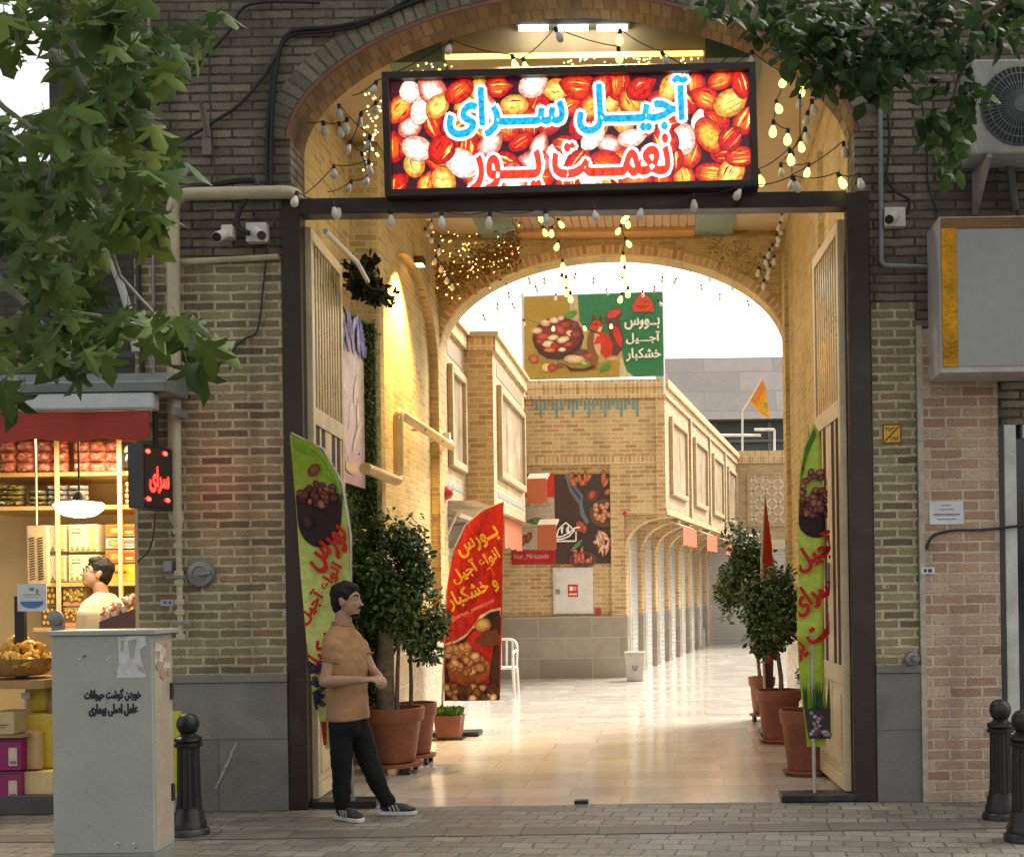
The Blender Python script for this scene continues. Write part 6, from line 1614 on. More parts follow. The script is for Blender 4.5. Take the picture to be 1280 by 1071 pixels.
def carton(px0, px1, py0, py1, y, d, mat, label, art=None, name='gift_box', cat='box', grp=None):
    a, b = at(px0, py1, y), at(px1, py0, y)
    t = thing(name, label, cat, ((a.x+b.x)/2, y, a.z), grp)
    m = MB(); m.box(a.x, b.x, y, y+d, a.z, b.z); m.build('box', mat, t, bevel=.004)
    if art:
        A = Art(lambda u, v, h: Vector((a.x+(b.x-a.x)*u, y-.001-h, a.z+(b.z-a.z)*v)), .0004); art(A); A.build('print', PRINT, t)
def gb_art(A):
    A.rect(.02, .02, .98, .98, 'e4d8b0'); 
    for k in range(5): A.poly([(.02+.19*k, .03), (.21+.19*k, .03), (.115+.19*k, .24)], '8a8f3c')
    A.rect(.12, .68, .42, .84, '6a6440'); A.rect(.14, .72, .40, .80, 'e4d8b0'); A.rect(.7, .1, .95, .95, 'b6b878')
    for v in (.3, .48, .64): A.blob(.12, v, .04, .05, 0, '8a8f3c', 'c8c090')
CRB = paint('cream_carton', (.66, .58, .38), .5, bmp=.03)
for px0, px1, py0, py1, w in ((50, 82, 656, 690, 'upper left'), (86, 122, 655, 690, 'upper right'), (50, 82, 694, 727, 'lower left'), (86, 122, 693, 727, 'lower right')):
    carton(px0, px1, py0, py1, ysf+.03, .25, CRB, 'cream and green gift box, %s of the four behind the hanging lamp' % w, gb_art, grp='cream gift boxes')
def or_art(c, c2):
    def f(A):
        A.rect(.02, .05, .98, .95, c); A.blob(.28, .5, .22, .36, 0, c2, 'e8a050'); A.rect(.58, .2, .9, .8, c2); A.rect(.62, .3, .86, .45, 'f0d8a0')
    return f
carton(132, 172, 655, 671, ysf+.03, .25, paint('orange_carton', (.62, .20, .03), .5), 'orange box on top of the pile right of the shop shelf', or_art('d8701c', 'b04a14'))
carton(132, 172, 672, 686, ysf+.03, .25, paint('grey_carton', (.42, .40, .40), .5), 'grey box in the pile right of the shop shelf', or_art('b0a8a4', '8a6a5a'))
carton(132, 172, 687, 704, ysf+.03, .25, MATS['orange_carton'], 'orange box under the grey one right of the shop shelf', or_art('d8701c', 'b04a14'))
carton(132, 172, 705, 727, ysf+.03, .25, paint('yellow_carton', (.66, .42, .04), .5), 'yellow box at the bottom of the pile right of the shop shelf', lambda A: [A.rect(.2, .4, .75, .7, 'e8a01c'), A.rect(.28, .46, .66, .62, '8a4a14')])
def hn_art(A):
    A.rect(0, 0, 1, 1, '5a4420')
    for j in range(3):
        for i in range(3): A.blob(.2+.3*i+(.1 if j % 2 else 0), .2+.3*j, .13, .13, 0, 'b88a2c', 'e8c050', n=6)
carton(52, 69, 732, 757, ysf+.03, .2, paint('honey_carton', (.30, .20, .06), .5), 'honeycomb patterned box, upper one on the lower shop shelf', hn_art)
carton(52, 69, 758, 783, ysf+.03, .2, MATS['honey_carton'], 'honeycomb patterned box, lower one on the lower shop shelf', hn_art)
def mx_art(A):
    A.rect(0, .2, 1, .95, '7a5a2c'); A.rect(0, 0, 1, .2, 'c8906a')
    for _ in range(26): A.blob(R.uniform(.08, .92), R.uniform(.3, .88), .09, .12, 0, R.choice(['5a3a14', '4a5a1c', '9a6a1c']), R.choice(['d8a848', 'b8b04c', 'e8c888']))
carton(79, 106, 733, 757, ysf+.03, .2, paint('nut_carton', (.4, .26, .14), .5), 'box with a mixed nut picture, upper one beside the shopkeeper', mx_art)
carton(79, 106, 759, 783, ysf+.03, .2, MATS['nut_carton'], 'box with a mixed nut picture, lower one beside the shopkeeper', mx_art)
carton(157, 168, 742, 768, ysf+.06, .1, paint('green_jar', (.16, .22, .10), .4), 'small dark green tin on the shelf at the right of the shopkeeper', lambda A: [A.rect(0, .7, 1, .8, 'c8c0a0'), A.rect(.15, .2, .85, .6, 'b0a878')], 'tin', 'tin')
carton(152, 168, 552, 585, ysf+.05, .1, paint('black_carton', (.03, .03, .03), .4), 'black box with a white squiggle at the right end of the top shelf', lambda A: [A.blob(.5, .75, .3, .12, .4, 'e0dcd4', 'f0ece4'), A.blob(.4, .4, .16, .08, 1, 'c8c4bc', 'e0dcd4')])
for k in range(4):
    q = Vector((SX(160), ysf+.09, SZ(160, 627-7.5*k))); pillow_pack('packet', 'small cream packet in the pile behind the red LED box', 'packet', q, .10, .05, .12, (.62, .42, .24), (.80, .66, .46), 'cream packets by the LED box')
# hanging box with slots
yhx = .55
carton(34, 58, 657, 733, yhx, .05, paint('kraft', (.55, .40, .20), .6), 'tall tan hanging box with two columns of dark slots', lambda A: [A.rect(.06, .02, .94, .98, 'd8b884')] + [A.poly([(u, v), (u+.28, v+.02), (u+.28, v+.045), (u, v+.025)], '4a3414') for u in (.14, .58) for v in [.10+.042*k for k in range(17)]], 'hanging_box')
m = MB(); q = at(46, 656, yhx+.02); m.tube([q, Vector((q.x, q.y, 2.95))], .008, 6); tag(m.build('hanging_rod', PIPEC), 'thin rod holding the tan slotted box', 'rod')
# pendant lamp
yl_ = .35; q = at(99, 628, yl_)
pl = thing('pendant_lamp', 'fluted white glowing pendant lamp hanging in the nut shop', 'lamp', q)
m = MB(); n = 40; rings = []
for r, dz in ((.05, .012), (.15, .0), (.17, -.02), (.15, -.06), (.10, -.10), (.02, -.115)):
    rings.append([m.p((q.x+(r*(1+.09*(j % 2)))*math.cos(2*PI*j/n), q.y+(r*(1+.09*(j % 2)))*math.sin(2*PI*j/n), q.z+dz)) for j in range(n)])
for a, b in zip(rings, rings[1:]):
    for j in range(n): m.face([a[j], a[(j+1) % n], b[(j+1) % n], b[j]], smooth=True)
m.build('shade', emit('pendant_glow', (1, .93, .78), .42), pl)
m = MB(); m.tube([q+Vector((0, 0, .01)), Vector((q.x, q.y, 2.95))], .008, 6); m.lathe(q, [(.05, .013), (.04, .06), (.01, .09)], 16); m.build('stem', CABLE, pl)
area('shop_lamp', (q.x+.1, .9, 2.85), (q.x+.1, 1.0, 0), 27, (1, .80, .50), 1.3, pl, .8)
pp_ = bpy.data.lights.new('pendant_light', 'POINT'); pp_.energy = 8; pp_.color = (1, .84, .55); pp_.shadow_soft_size = .15
o = bpy.data.objects.new('pendant_light', pp_); COL.objects.link(o); o.parent = pl; o.location = (0, 0, -.2)
# counter display in front, left of the cabinet
pk = thing('price_stand', 'white and blue price card on a short black post', 'sign', at(25, 800, .15))
a, b = at(22, 764, .15), at(58, 729, .15)
m = MB(); m.box(a.x, b.x, .15, .156, a.z, b.z); m.build('card', MATS['paper'], pk)
A = Art(lambda u, v, h: Vector((a.x+(b.x-a.x)*u, .149-h, a.z+(b.z-a.z)*v)), .0005)
A.poly([(.1+.4*(1-math.cos(PI*k/12)), .36-.26*math.sin(PI*k/12)) for k in range(13)], '3a78b8'); A.rect(.42, .74, .58, .86, '6a8a9a'); A.rect(.2, .58, .8, .62, '8aa09a'); A.rect(.25, .50, .75, .53, '9ab0aa'); A.rect(.66, .64, .72, .8, '4a7a5a'); A.build('print', PRINT, pk)
q = at(25, 765, .17); m = MB(); m.box(q.x-.035, q.x+.035, .158, .20, at(25, 802, .15).z-.3, at(25, 745, .15).z); m.build('post', BLACKM, pk)
def heap(name, label, cat, c, rx, ry, h, n, ca, size, matn=PACKR):
    mb = MB()
    for _ in range(n):
        a, r = R.uniform(0, 2*PI), R.random()**.5
        p = Vector((c.x+rx*r*math.cos(a), c.y+ry*r*math.sin(a), c.z+h*(1-r*r)*R.uniform(.5, 1)))
        s0 = len(mb.v); s_ = size*R.uniform(.7, 1.3)
        mb.ell(p, (s_, s_*.6, s_*.45), 7, 4, 0, Euler((R.uniform(0, 3), R.uniform(0, 3), R.uniform(0, 3))).to_matrix())
        cc = vary(R.choice(ca), .2)
        for i in range(s0, len(mb.v)): mb.col[i] = cc
    return tag(mb.build(name, matn), label, cat)
q = at(20, 846, .02)
bk = thing('snack_basket', 'wide shallow basket of yellow snacks on a wooden stand', 'basket', q)
m = MB(); m.lathe((q.x-.08, .22, q.z), [(.16, 0), (.20, .02), (.27, .12), (.275, .13), (.26, .125), (.18, .03)], 26); m.build('basket', paint('wicker', (.42, .24, .07), .7, var=.4, scale=30, bmp=.6), bk)
heap('snack_heap', 'loose yellow crisps heaped in the wide basket', 'snacks', Vector((q.x-.08, .22, q.z+.10)), .24, .24, .17, 150, [(.62, .36, .06), (.70, .46, .12), (.55, .30, .05)], .045)
a = at(55, 850, -.02); m = MB(); m.box(-6.0, a.x, -.02, .6, a.z-.06, a.z); t_ = thing('wooden_stand', 'wooden plank stand under the snack basket', 'stand', (a.x-.3, .2, .14)); m.build('plank', paint('plank', (.36, .22, .09), .7, var=.3, scale=8), t_)
for xx in (a.x-.62, a.x-.1): m = MB(); m.box(xx-.03, xx+.03, .3, .36, .15, a.z-.061); m.build('leg', MATS['plank'], t_)
def sack(label, px0, px1, py0, py1, y, col, name='sack', open_=True, grp=None):
    a, b = at(px0, py1, y), at(px1, py0, y); w = (b.x-a.x)/2; cx = (a.x+b.x)/2; h = b.z-a.z
    t = thing(name, label, 'sack', (cx, y, a.z), grp)
    m = MB(); n = 26; rings = []
    for f, r in ((0, .86), (.05, .97), (.3, 1.03), (.6, 1.0), (.85, .97), (.95, 1.03), (1.0, 1.0), (.97, .9), (.9, .86)):
        rings.append([m.p((cx+w*r*math.copysign(abs(math.cos(2*PI*j/n))**.7, math.cos(2*PI*j/n))*(1+R.uniform(-.03, .03)), y+.02+w*.75*(1+r*math.copysign(abs(math.sin(2*PI*j/n))**.7, math.sin(2*PI*j/n))), a.z+h*f+R.uniform(-.006, .006))) for j in range(n)])
    for p, q in zip(rings, rings[1:]):
        for j in range(n): m.face([p[j], p[(j+1) % n], q[(j+1) % n], q[j]], smooth=True)
    m.face(rings[0][::-1]); m.face(rings[-1], smooth=True)
    m.build('bag', paint('sack_%s' % '_'.join('%02d' % int(c*99) for c in col), col, .55, var=.15, scale=10, bmp=.3), t, sharp=60)
    return t
YEL = (.62, .46, .04)
t_ = sack('yellow sack with a small white price tag, upper one on the shop step', 26, 61, 852, 890, .30, YEL)
m = MB(); q = at(32, 873, .285); m.box(q.x-.03, q.x+.035, q.y-.004, q.y, q.z-.0, q.z+.045); m.box(q.x-.008, q.x+.008, q.y-.003, q.y+.001, q.z-.07, q.z); m.build('price_tag', MATS['paper'], t_)
sack('big yellow sack in the middle of the shop step', 17, 66, 892, 962, .12, YEL)
sack('squat beige sack rolled open at the top', 26, 47, 914, 962, .03, (.58, .38, .16))
carton(25, 66, 964, 1004, .02, .34, paint('beige_carton', (.66, .50, .24), .6), 'low plain beige carton on the shop step', None, 'carton')
MAG = paint('magenta_carton', (.26, .012, .11), .4)
def mg_art(A): A.rect(.0, .9, 1, .98, '6a1038'); A.rect(.62, .15, .88, .72, 'c8b8a4'); A.rect(.65, .2, .85, .3, '8a6a5a')
carton(-14, 26, 923, 963, -.03, .3, MAG, 'magenta box with a cream label, upper one of two', mg_art, 'carton')
carton(-14, 26, 964, 1004, -.03, .3, MAG, 'magenta box with a cream label, lower one of two', mg_art, 'carton')
carton(-14, 17, 890, 918, -.04, .26, paint('kraft_box', (.52, .40, .20), .6), 'small kraft box on a tray above the magenta boxes', lambda A: [A.rect(.2, .4, .8, .46, '7a5a34'), A.rect(.3, .3, .7, .34, '7a5a34')], 'carton')
m = MB(); a = at(-14, 921, -.06); b = at(29, 919, -.06); m.box(a.x, b.x, -.06, .3, a.z-.008, a.z+.012); tag(m.build('tray', paint('tray_wood', (.30, .20, .10), .6)), 'thin wooden tray under the small kraft box', 'tray')
# sloped candy tray in front of the shopkeeper
q = at(152, 786, .25)
ct = thing('candy_tray', 'sloping dark wooden tray standing by the shopkeeper', 'tray', q)
m = MB(); z0 = q.z
A_ = [(SX(124, 770, .2), .2, at(124, 786, .2).z), (-3.92, .2, at(124, 786, .2).z), (-3.92, .2, at(170, 756, .2).z), (SX(124, 770, .2), .2, at(124, 777, .2).z)]
m.prism(A_, [(x, .55, z) for x, y, z in A_]); m.build('tray', paint('dark_tray', (.13, .06, .045), .4), ct)
m = MB(); m.box(SX(124, 770, .2)+.1, -3.93, .25, .55, .15, A_[0][2]-.01); m.build('stand', MATS['dark_tray'], ct)
mb = MB()
for _ in range(120):
    f = R.random(); px = 128+44*f; p = at(px, 774-22*f+R.uniform(-10, 2), R.uniform(.21, .5)); s0 = len(mb.v)
    mb.ell(p, (.035, .02, .015), 6, 4, 0, Euler((R.uniform(0, 3), R.uniform(0, 3), R.uniform(0, 3))).to_matrix()); cc = R.choice([(.80, .62, .48), (.72, .30, .20), (.66, .48, .25), (.8, .7, .55)])
    for i in range(s0, len(mb.v)): mb.col[i] = cc
tag(mb.build('wrapped_candy', PACKR), 'heap of pink and gold wrapped candy on the sloping tray', 'candy')
sc_ = thing('counter_scale', 'small round grey dial behind the top of the street cabinet', 'scale', at(70, 775, .1))
q = at(71, 772, .1); m = MB(); m.lathe(q, [(.055, 0), (.055, .03), (.045, .036), (.001, .038)], 24, 0, (0, -1, 0)); m.build('dial', GREYM, sc_); m = MB(); m.box(q.x-.04, q.x+.04, .1, .14, q.z-.35, q.z); m.build('stem', GREYM, sc_)
# yellow bag behind the cabinet
sack('yellow green bag leaning behind the street cabinet', 196, 220, 890, 1018, Y(1.06), (.50, .50, .05), 'bag')
sack('small white bag at the foot of the street cabinet', 203, 219, 995, 1030, Y(1.10), (.62, .62, .58), 'bag')
# awning over the shop
yw_ = -.42
sa = thing('shop_awning', 'rolled awning with a grey metal housing and dark red valance over the nut shop', 'awning', at(100, 500, yw_))
a, b = at(-60, 494, yw_), at(210, 474, yw_)
GZ = paint('zinc', (.22, .25, .25), .4, .5)
m = MB(); m.prism([(a.x, -.05, b.z+.10), (a.x, yw_+.08, b.z+.06), (a.x, yw_-.04, b.z-.02), (a.x, yw_-.04, a.z), (a.x, -.05, a.z)], [(b.x, -.05, b.z+.10), (b.x, yw_+.08, b.z+.06), (b.x, yw_-.04, b.z-.02), (b.x, yw_-.04, a.z), (b.x, -.05, a.z)]); m.build('housing', GZ, sa, bevel=.012)
for k in range(4): m = MB(); m.tube([(a.x, yw_-.045, a.z+.012+(b.z-.04-a.z)*k/3.2), (b.x-.002, yw_-.045, a.z+.012+(b.z-.04-a.z)*k/3.2)], .014, 6); m.build('housing_rib', GZ, sa)
c = at(193, 512, yw_-.05)
m = MB(); m.box(a.x, c.x, yw_-.055, yw_+.05, c.z, a.z-.004); m.build('front_bar', paint('zinc_light', (.42, .46, .47), .35, .4), sa, bevel=.02)
m = MB(); n = 40; e = at(188, 549, yw_-.03)
for k in range(n):
    xa, xb = a.x+(e.x-a.x)*k/n, a.x+(e.x-a.x)*(k+1)/n
    f = lambda x: yw_-.03+.012*math.sin(9*x)+.006*math.sin(23*x)
    m.prism([(xa, f(xa), c.z-.002), (xb, f(xb), c.z-.002), (xb, f(xb)-.015, e.z+.01*math.sin(14*xb)), (xa, f(xa)-.015, e.z+.01*math.sin(14*xa))], [(xa, f(xa)+.006, c.z-.002), (xb, f(xb)+.006, c.z-.002), (xb, f(xb)-.009, e.z+.01*math.sin(14*xb)), (xa, f(xa)-.009, e.z+.01*math.sin(14*xa))])
m.build('valance', paint('awning_red', (.34, .035, .022), .8, var=.15), sa)
m = MB(); q = at(207, 505, yw_); m.box(b.x-.025, b.x+.0, yw_+.1, -.06, q.z-.06, q.z+.0); m.build('end_bracket', GREYM, sa, bevel=.004)
# red LED box on a hanger
lb0 = thing('led_box', 'black hanging LED box with glowing red Persian letters by the left drainpipe', 'sign', at(180, 595, -.45))
yv = -.62; V0, V1 = at(180, 634, yv), at(180, 553, yv)
hh = V1.z-V0.z
dl = Vector((-.90, .43, 0)).normalized(); dr_ = Vector((.07, 1, 0)).normalized()
wl_, wr = .15, .42
zb = V0.z
P = [Vector((V0.x, V0.y, 0)), Vector((V0.x, V0.y, 0))+dr_*wr, Vector((V0.x, V0.y, 0))+dr_*wr+dl*wl_, Vector((V0.x, V0.y, 0))+dl*wl_]
m = MB(); m.prism([p+Vector((0, 0, zb)) for p in P][::-1], [p+Vector((0, 0, zb+hh)) for p in P][::-1]); m.build('case', paint('led_box_black', (.012, .012, .014), .4, bmp=.03), lb0, bevel=.006)
nr = dr_.cross(Vector((0, 0, 1))).normalized()
A = Art(lambda u, v, h: P[0] + dr_*(u*wr) + Vector((0, 0, zb+v*hh)) + nr*(h+.002), .0005)
A.rect(.05, .05, .95, .95, (0, 0, 0), 0)
RL = (1, .008, .005)
A.text('سرای', .52, .46, .40, RL, 0, .05, w=.66)
for u, v in ((.14, .88), (.72, .90), (.14, .14), (.78, .16)): A.blob(u, v, .085, .035, 0, RL, (1, .03, .02))
A.build('led_letters', attr_mat('red_led', .3, em=8.5), lb0)
m = MB(); q = P[0]+dr_*wr*.6+dl*.05; m.tube([q+Vector((0, 0, zb+hh)), q+Vector((0, 0, zb+hh+.42))], .02, 8); m.bar(q+Vector((0, 0, zb+hh+.40)), Vector((q.x+.1, -.0, zb+hh+.40)), .03, .03); m.build('hanger', BLACKM, lb0)

# ================================================================ STREET TREES
def street_tree(label, base, limbs, clusters, kind, lsize, cols, y0, ycloud, canopy, excl=(), trunk_r=.2, bark=PALEBARK, fl=None):
    t = thing('street_tree', label, 'tree', base)
    b = Vector(base); m = MB()
    top = b+Vector((R.uniform(-.1, .1), .1, 4.4))
    m.tube([b, b+Vector((.03, .02, .25)), b.lerp(top, .5)+Vector((.06, 0, 0)), top, top+Vector((.2, .2, 1.6))], [trunk_r*1.35, trunk_r, trunk_r*.85, trunk_r*.65, trunk_r*.3], 14)
    for l in limbs: m.tube([Vector(q) for q in l[0]], l[1], 7)
    (cx, cy, cz), (rx, ry, rz), n, ls = canopy
    for _ in range(18):
        q = Vector((cx+R.uniform(-.8, .8)*rx, cy+R.uniform(-.8, .8)*ry, cz+R.uniform(-.5, .8)*rz)); m.tube([top, top.lerp(q, .5)+Vector((0, 0, .25)), q], [.06, .035, .012], 6)
    m.build('trunk', bark, t)
    m = MB()
    for (px, py, r, k, dy) in clusters:
        for _ in range(int(k*((1.0 if dy < 1 else .55) if kind == 'plane' else 1.0))):
            a, q = R.uniform(0, 2*PI), R.random()**.5*r
            x, yy = px+q*math.cos(a), py+q*math.sin(a)
            if any((x-ex)**2+(yy-ey)**2 < er*er for ex, ey, er in excl): continue
            p = at(x, yy, y0+dy+R.uniform(-ycloud, ycloud))
            if kind == 'plane': tip = Vector((R.uniform(-.8, .9), R.uniform(-.7, .3), R.uniform(-1.1, -.1))); nn = Vector((R.uniform(-.5, .5), R.uniform(-.9, -.1), R.uniform(.2, 1)))
            else: tip = Vector((R.uniform(-1, 1), R.uniform(-.6, .6), R.uniform(-1, .2))); nn = Vector((R.uniform(-.6, .6), R.uniform(-1, .2), R.uniform(.1, 1)))
            leaf(m, p, tip, nn, lsize*R.uniform(.65, 1.25), vary(R.choice(cols), .3), kind)
    crown_mesh(m, (cx, cy, cz), (rx, ry, rz), n, ls, cols, kind, 40)  # high crown out of view, put in to dim the street front
    m.build('crown', LEAFM, t)
    return t
PLC = [(.055, .092, .018), (.075, .115, .022), (.040, .072, .016), (.11, .155, .032)]
def br(pts, y, r0, r1):
    P = [at(px, py, y+dy) for px, py, dy in pts]; n = len(P)
    return (P, [r0+(r1-r0)*k/(n-1) for k in range(n)])
lt = -4.0
limbs = [br([(60, -60, -.3), (78, 20, 0), (82, 42, 0), (98, 62, 0), (103, 90, 0), (104, 130, 0), (88, 160, 0), (90, 178, 0), (125, 198, 0)], lt, .028, .006),
         br([(82, 42, 0), (115, 66, .1), (118, 40, .1)], lt, .012, .004), br([(104, 112, 0), (118, 128, .05), (140, 140, .1), (200, 150, .2)], lt, .012, .004),
         br([(66, 215, 0), (55, 250, 0), (50, 290, 0), (30, 330, 0)], lt, .012, .005), br([(-40, 90, 0), (5, 135, 0), (40, 160, 0), (75, 165, 0)], lt, .016, .005),
         br([(110, 262, 0), (135, 300, .1), (150, 345, .2), (200, 400, .2), (235, 420, .2)], lt, .012, .005), br([(-60, 300, 0), (0, 350, 0), (40, 385, 0), (120, 395, 0), (190, 410, .1)], lt, .022, .006),
         ([Vector((-3.4, -4.7, 4.3)), Vector((-3.1, -4.3, 4.5)), at(-40, 90, lt)], [.07, .04, .016]), ([Vector((-3.4, -4.7, 4.3)), Vector((-2.9, -4.4, 4.6)), at(60, -60, lt-.3)], [.08, .05, .028]), ([Vector((-3.45, -4.7, 3.4)), Vector((-3.1, -4.3, 3.4)), at(-60, 300, lt)], [.06, .035, .022])]
back = [(40, 20, 70, 60, 1.6), (130, 40, 60, 40, 1.6), (20, 190, 50, 50, 1.7), (100, 210, 80, 70, 1.5), (50, 300, 60, 40, 1.6), (140, 180, 30, 8, 1.4), (150, 110, 34, 18, 1.5), (60, 150, 50, 30, 1.5), (40, 410, 50, 20, 1.3)]
street_tree('plane tree with big lobed leaves hanging into the upper left', (-3.45, -4.75, 0), limbs,
  back + [(60, 15, 70, 34, 0), (150, 15, 55, 20, 0), (15, 40, 30, 9, 0), (120, 90, 45, 18, 0), (180, 70, 34, 10, .1), (75, 160, 50, 16, 0), (20, 190, 50, 20, 0), (150, 170, 50, 18, 0), (205, 190, 30, 8, .1), (222, 55, 26, 8, .2), (265, 32, 22, 7, .2), (120, 240, 60, 26, 0), (40, 270, 55, 22, 0), (190, 235, 36, 11, .1), (185, 275, 26, 7, .1), (70, 310, 45, 16, 0), (20, 330, 40, 15, 0), (60, 395, 50, 20, 0), (8, 430, 40, 15, 0), (120, 400, 45, 15, 0), (175, 395, 28, 8, .1), (222, 415, 30, 11, .2), (245, 438, 22, 8, .2), (8, 490, 22, 8, -.1), (100, 440, 30, 8, 0)],
  'plane', .138, PLC, lt, .35, ((-2.6, -3.6, 6.6), (3.4, 2.7, 1.5), 950, .24), excl=[(40, 92, 40), (15, 118, 22), (62, 108, 22)])
DKC = [(.030, .060, .018), (.042, .078, .022), (.052, .092, .028), (.024, .048, .015)]
rt = -2.0
rl_ = [br([(1330, -40, 0), (1230, 20, 0), (1130, 40, 0), (1050, 50, .1), (990, 40, .1)], rt, .028, .006), br([(1230, 20, 0), (1200, 90, 0), (1185, 150, .1), (1178, 200, .1)], rt, .016, .004), br([(1130, 40, 0), (1095, 85, 0), (1085, 110, 0)], rt, .010, .004),
       ([Vector((3.4, -2.3, 4.4)), Vector((3.2, -2.2, 5.0)), at(1330, -40, rt)], [.08, .05, .028])]
street_tree('dark small leaved tree hanging into the upper right', (3.45, -2.35, 0), rl_,
  [(900, 4, 26, 30, 0), (960, 8, 42, 70, 0), (1010, 22, 46, 90, 0), (1035, 62, 42, 80, 0), (1075, 40, 52, 110, 0), (1140, 20, 60, 120, 0), (1095, 88, 32, 55, 0), (1020, 92, 26, 30, 0), (1210, 14, 60, 90, 0), (1125, 62, 40, 60, 0), (1190, 55, 40, 40, 0), (1260, 22, 36, 40, 0), (1186, 128, 34, 46, 0), (1172, 164, 28, 28, 0), (1200, 168, 24, 16, 0), (1222, 120, 20, 14, 0), (1186, 205, 16, 14, 0), (1085, 112, 18, 16, 0), (985, 56, 24, 22, 0)],
  'broad', .105, DKC, rt, .3, ((2.4, -2.9, 7.0), (3.6, 2.4, 1.5), 1200, .16), trunk_r=.17, bark=BARK)

# ================================================================ PEOPLE
SKIN = paint('skin', (.35, .20, .125), .5, var=.06, scale=12, bmp=.05)
HAIRM = paint('black_hair', (.007, .006, .005), .7, var=.2, scale=60, bmp=.5, spec=.25)
def head(mb, c, f, s=1.0, tilt=0.0):
    "c head centre, f facing direction (unit, horizontal)"
    c = Vector(c); f = Vector(f).normalized(); l = Vector((0, 0, 1)).cross(f); u = Vector((0, 0, 1))
    if tilt: rot = Matrix.Rotation(-tilt, 3, l); f = rot @ f; u = rot @ u
    M = Matrix((f, l, u)).transposed()
    def E(p, r): mb.ell(c + M @ (Vector(p)*s), tuple(q*s for q in r), 18, 12, 0, M)
    E((-.012, 0, .025), (.092, .073, .088)); E((.018, 0, -.03), (.070, .060, .078)); E((.040, 0, -.078), (.040, .040, .030))
    E((.062, 0, .030), (.022, .048, .014)); E((.080, 0, -.012), (.018, .013, .026)); E((.098, 0, -.026), (.014, .015, .011)); E((.082, 0, .006), (.010, .010, .020))
    E((.070, 0, -.052), (.016, .024, .007)); E((.067, 0, -.064), (.017, .022, .008)); E((.058, .034, -.02), (.018, .018, .018)); E((.058, -.034, -.02), (.018, .018, .018))
    for sy in (-1, 1): E((-.010, sy*.071, -.008), (.018, .010, .030)); E((-.016, sy*.076, .004), (.012, .008, .022))
    return c, M, s
def face_bits(t, hd, glasses=False, beard=True):
    c, M, s = hd
    P = lambda p: c + M @ (Vector(p)*s)
    m = MB()
    for sy in (-1, 1): m.ell(P((.0665, sy*.029, .012)), .0115*s, 10, 7, 0)
    m.build('eyes', paint('eye_white', (.34, .31, .28), .2, bmp=0), t)
    m = MB()
    for sy in (-1, 1): m.ell(P((.0715, sy*.029, .012)), .0080*s, 8, 6, 0)
    m.build('pupils', paint('pupil', (.01, .008, .006), .1, bmp=0), t)
    m = MB()
    for sy in (-1, 1): m.tube([P((.081, sy*.012, .034)), P((.079, sy*.030, .040)), P((.062, sy*.050, .034))], [.0045*s, .006*s, .003*s], 6)
    m.build('eyebrows', HAIRM, t)
    m = MB(); m.tube([P((.076, -.020, -.062)), P((.085, 0, -.059)), P((.076, .020, -.062))], [.003*s, .0055*s, .003*s], 6); m.build('lips', paint('lips', (.30, .13, .10), .4, bmp=0), t)
    if beard:
        m = MB(); m.tube([P((.070, -.028, -.050)), P((.090, 0, -.044)), P((.070, .028, -.050))], [.005*s, .008*s, .005*s], 6)
        m.ell(P((.048, 0, -.090)), (.033*s, .037*s, .022*s), 12, 8, 0, M)
        m.build('moustache_and_beard', HAIRM, t)
    if glasses:
        m = MB()
        for sy in (-1, 1): m.tube([P((.092, sy*.031 + .022*math.cos(2*PI*k/16), .010+.018*math.sin(2*PI*k/16))) for k in range(17)], .0022*s, 5)
        m.tube([P((.092, -.009, .012)), P((.092, .009, .012))], .0022*s, 5)
        for sy in (-1, 1): m.tube([P((.092, sy*.053, .012)), P((.0, sy*.080, .014))], .0022*s, 5)
        m.build('glasses', BLACKM, t)
def hair(t, hd, back=.0):
    c, M, s = hd; mb = MB()
    def E(p, r): mb.ell(c + M @ (Vector(p)*s), tuple(q*s for q in r), 18, 12, 0, M)
    E((-.022, 0, .048), (.094, .080, .082)); E((-.050, 0, .004), (.060, .074, .080)); E((.022, .0, .088), (.056, .062, .034)); E((-.062, 0, -.045), (.036, .056, .040))
    for sy in (-1, 1): E((.012, sy*.062, .040), (.026, .016, .040))
    for _ in range(26): 
        a = rvec(); a.z = abs(a.z); E((-.02+.085*a.x, .074*a.y, .05+.078*a.z), (.016, .014, .012))
    return fuse(mb, 'hair', HAIRM, t, .006, 2)
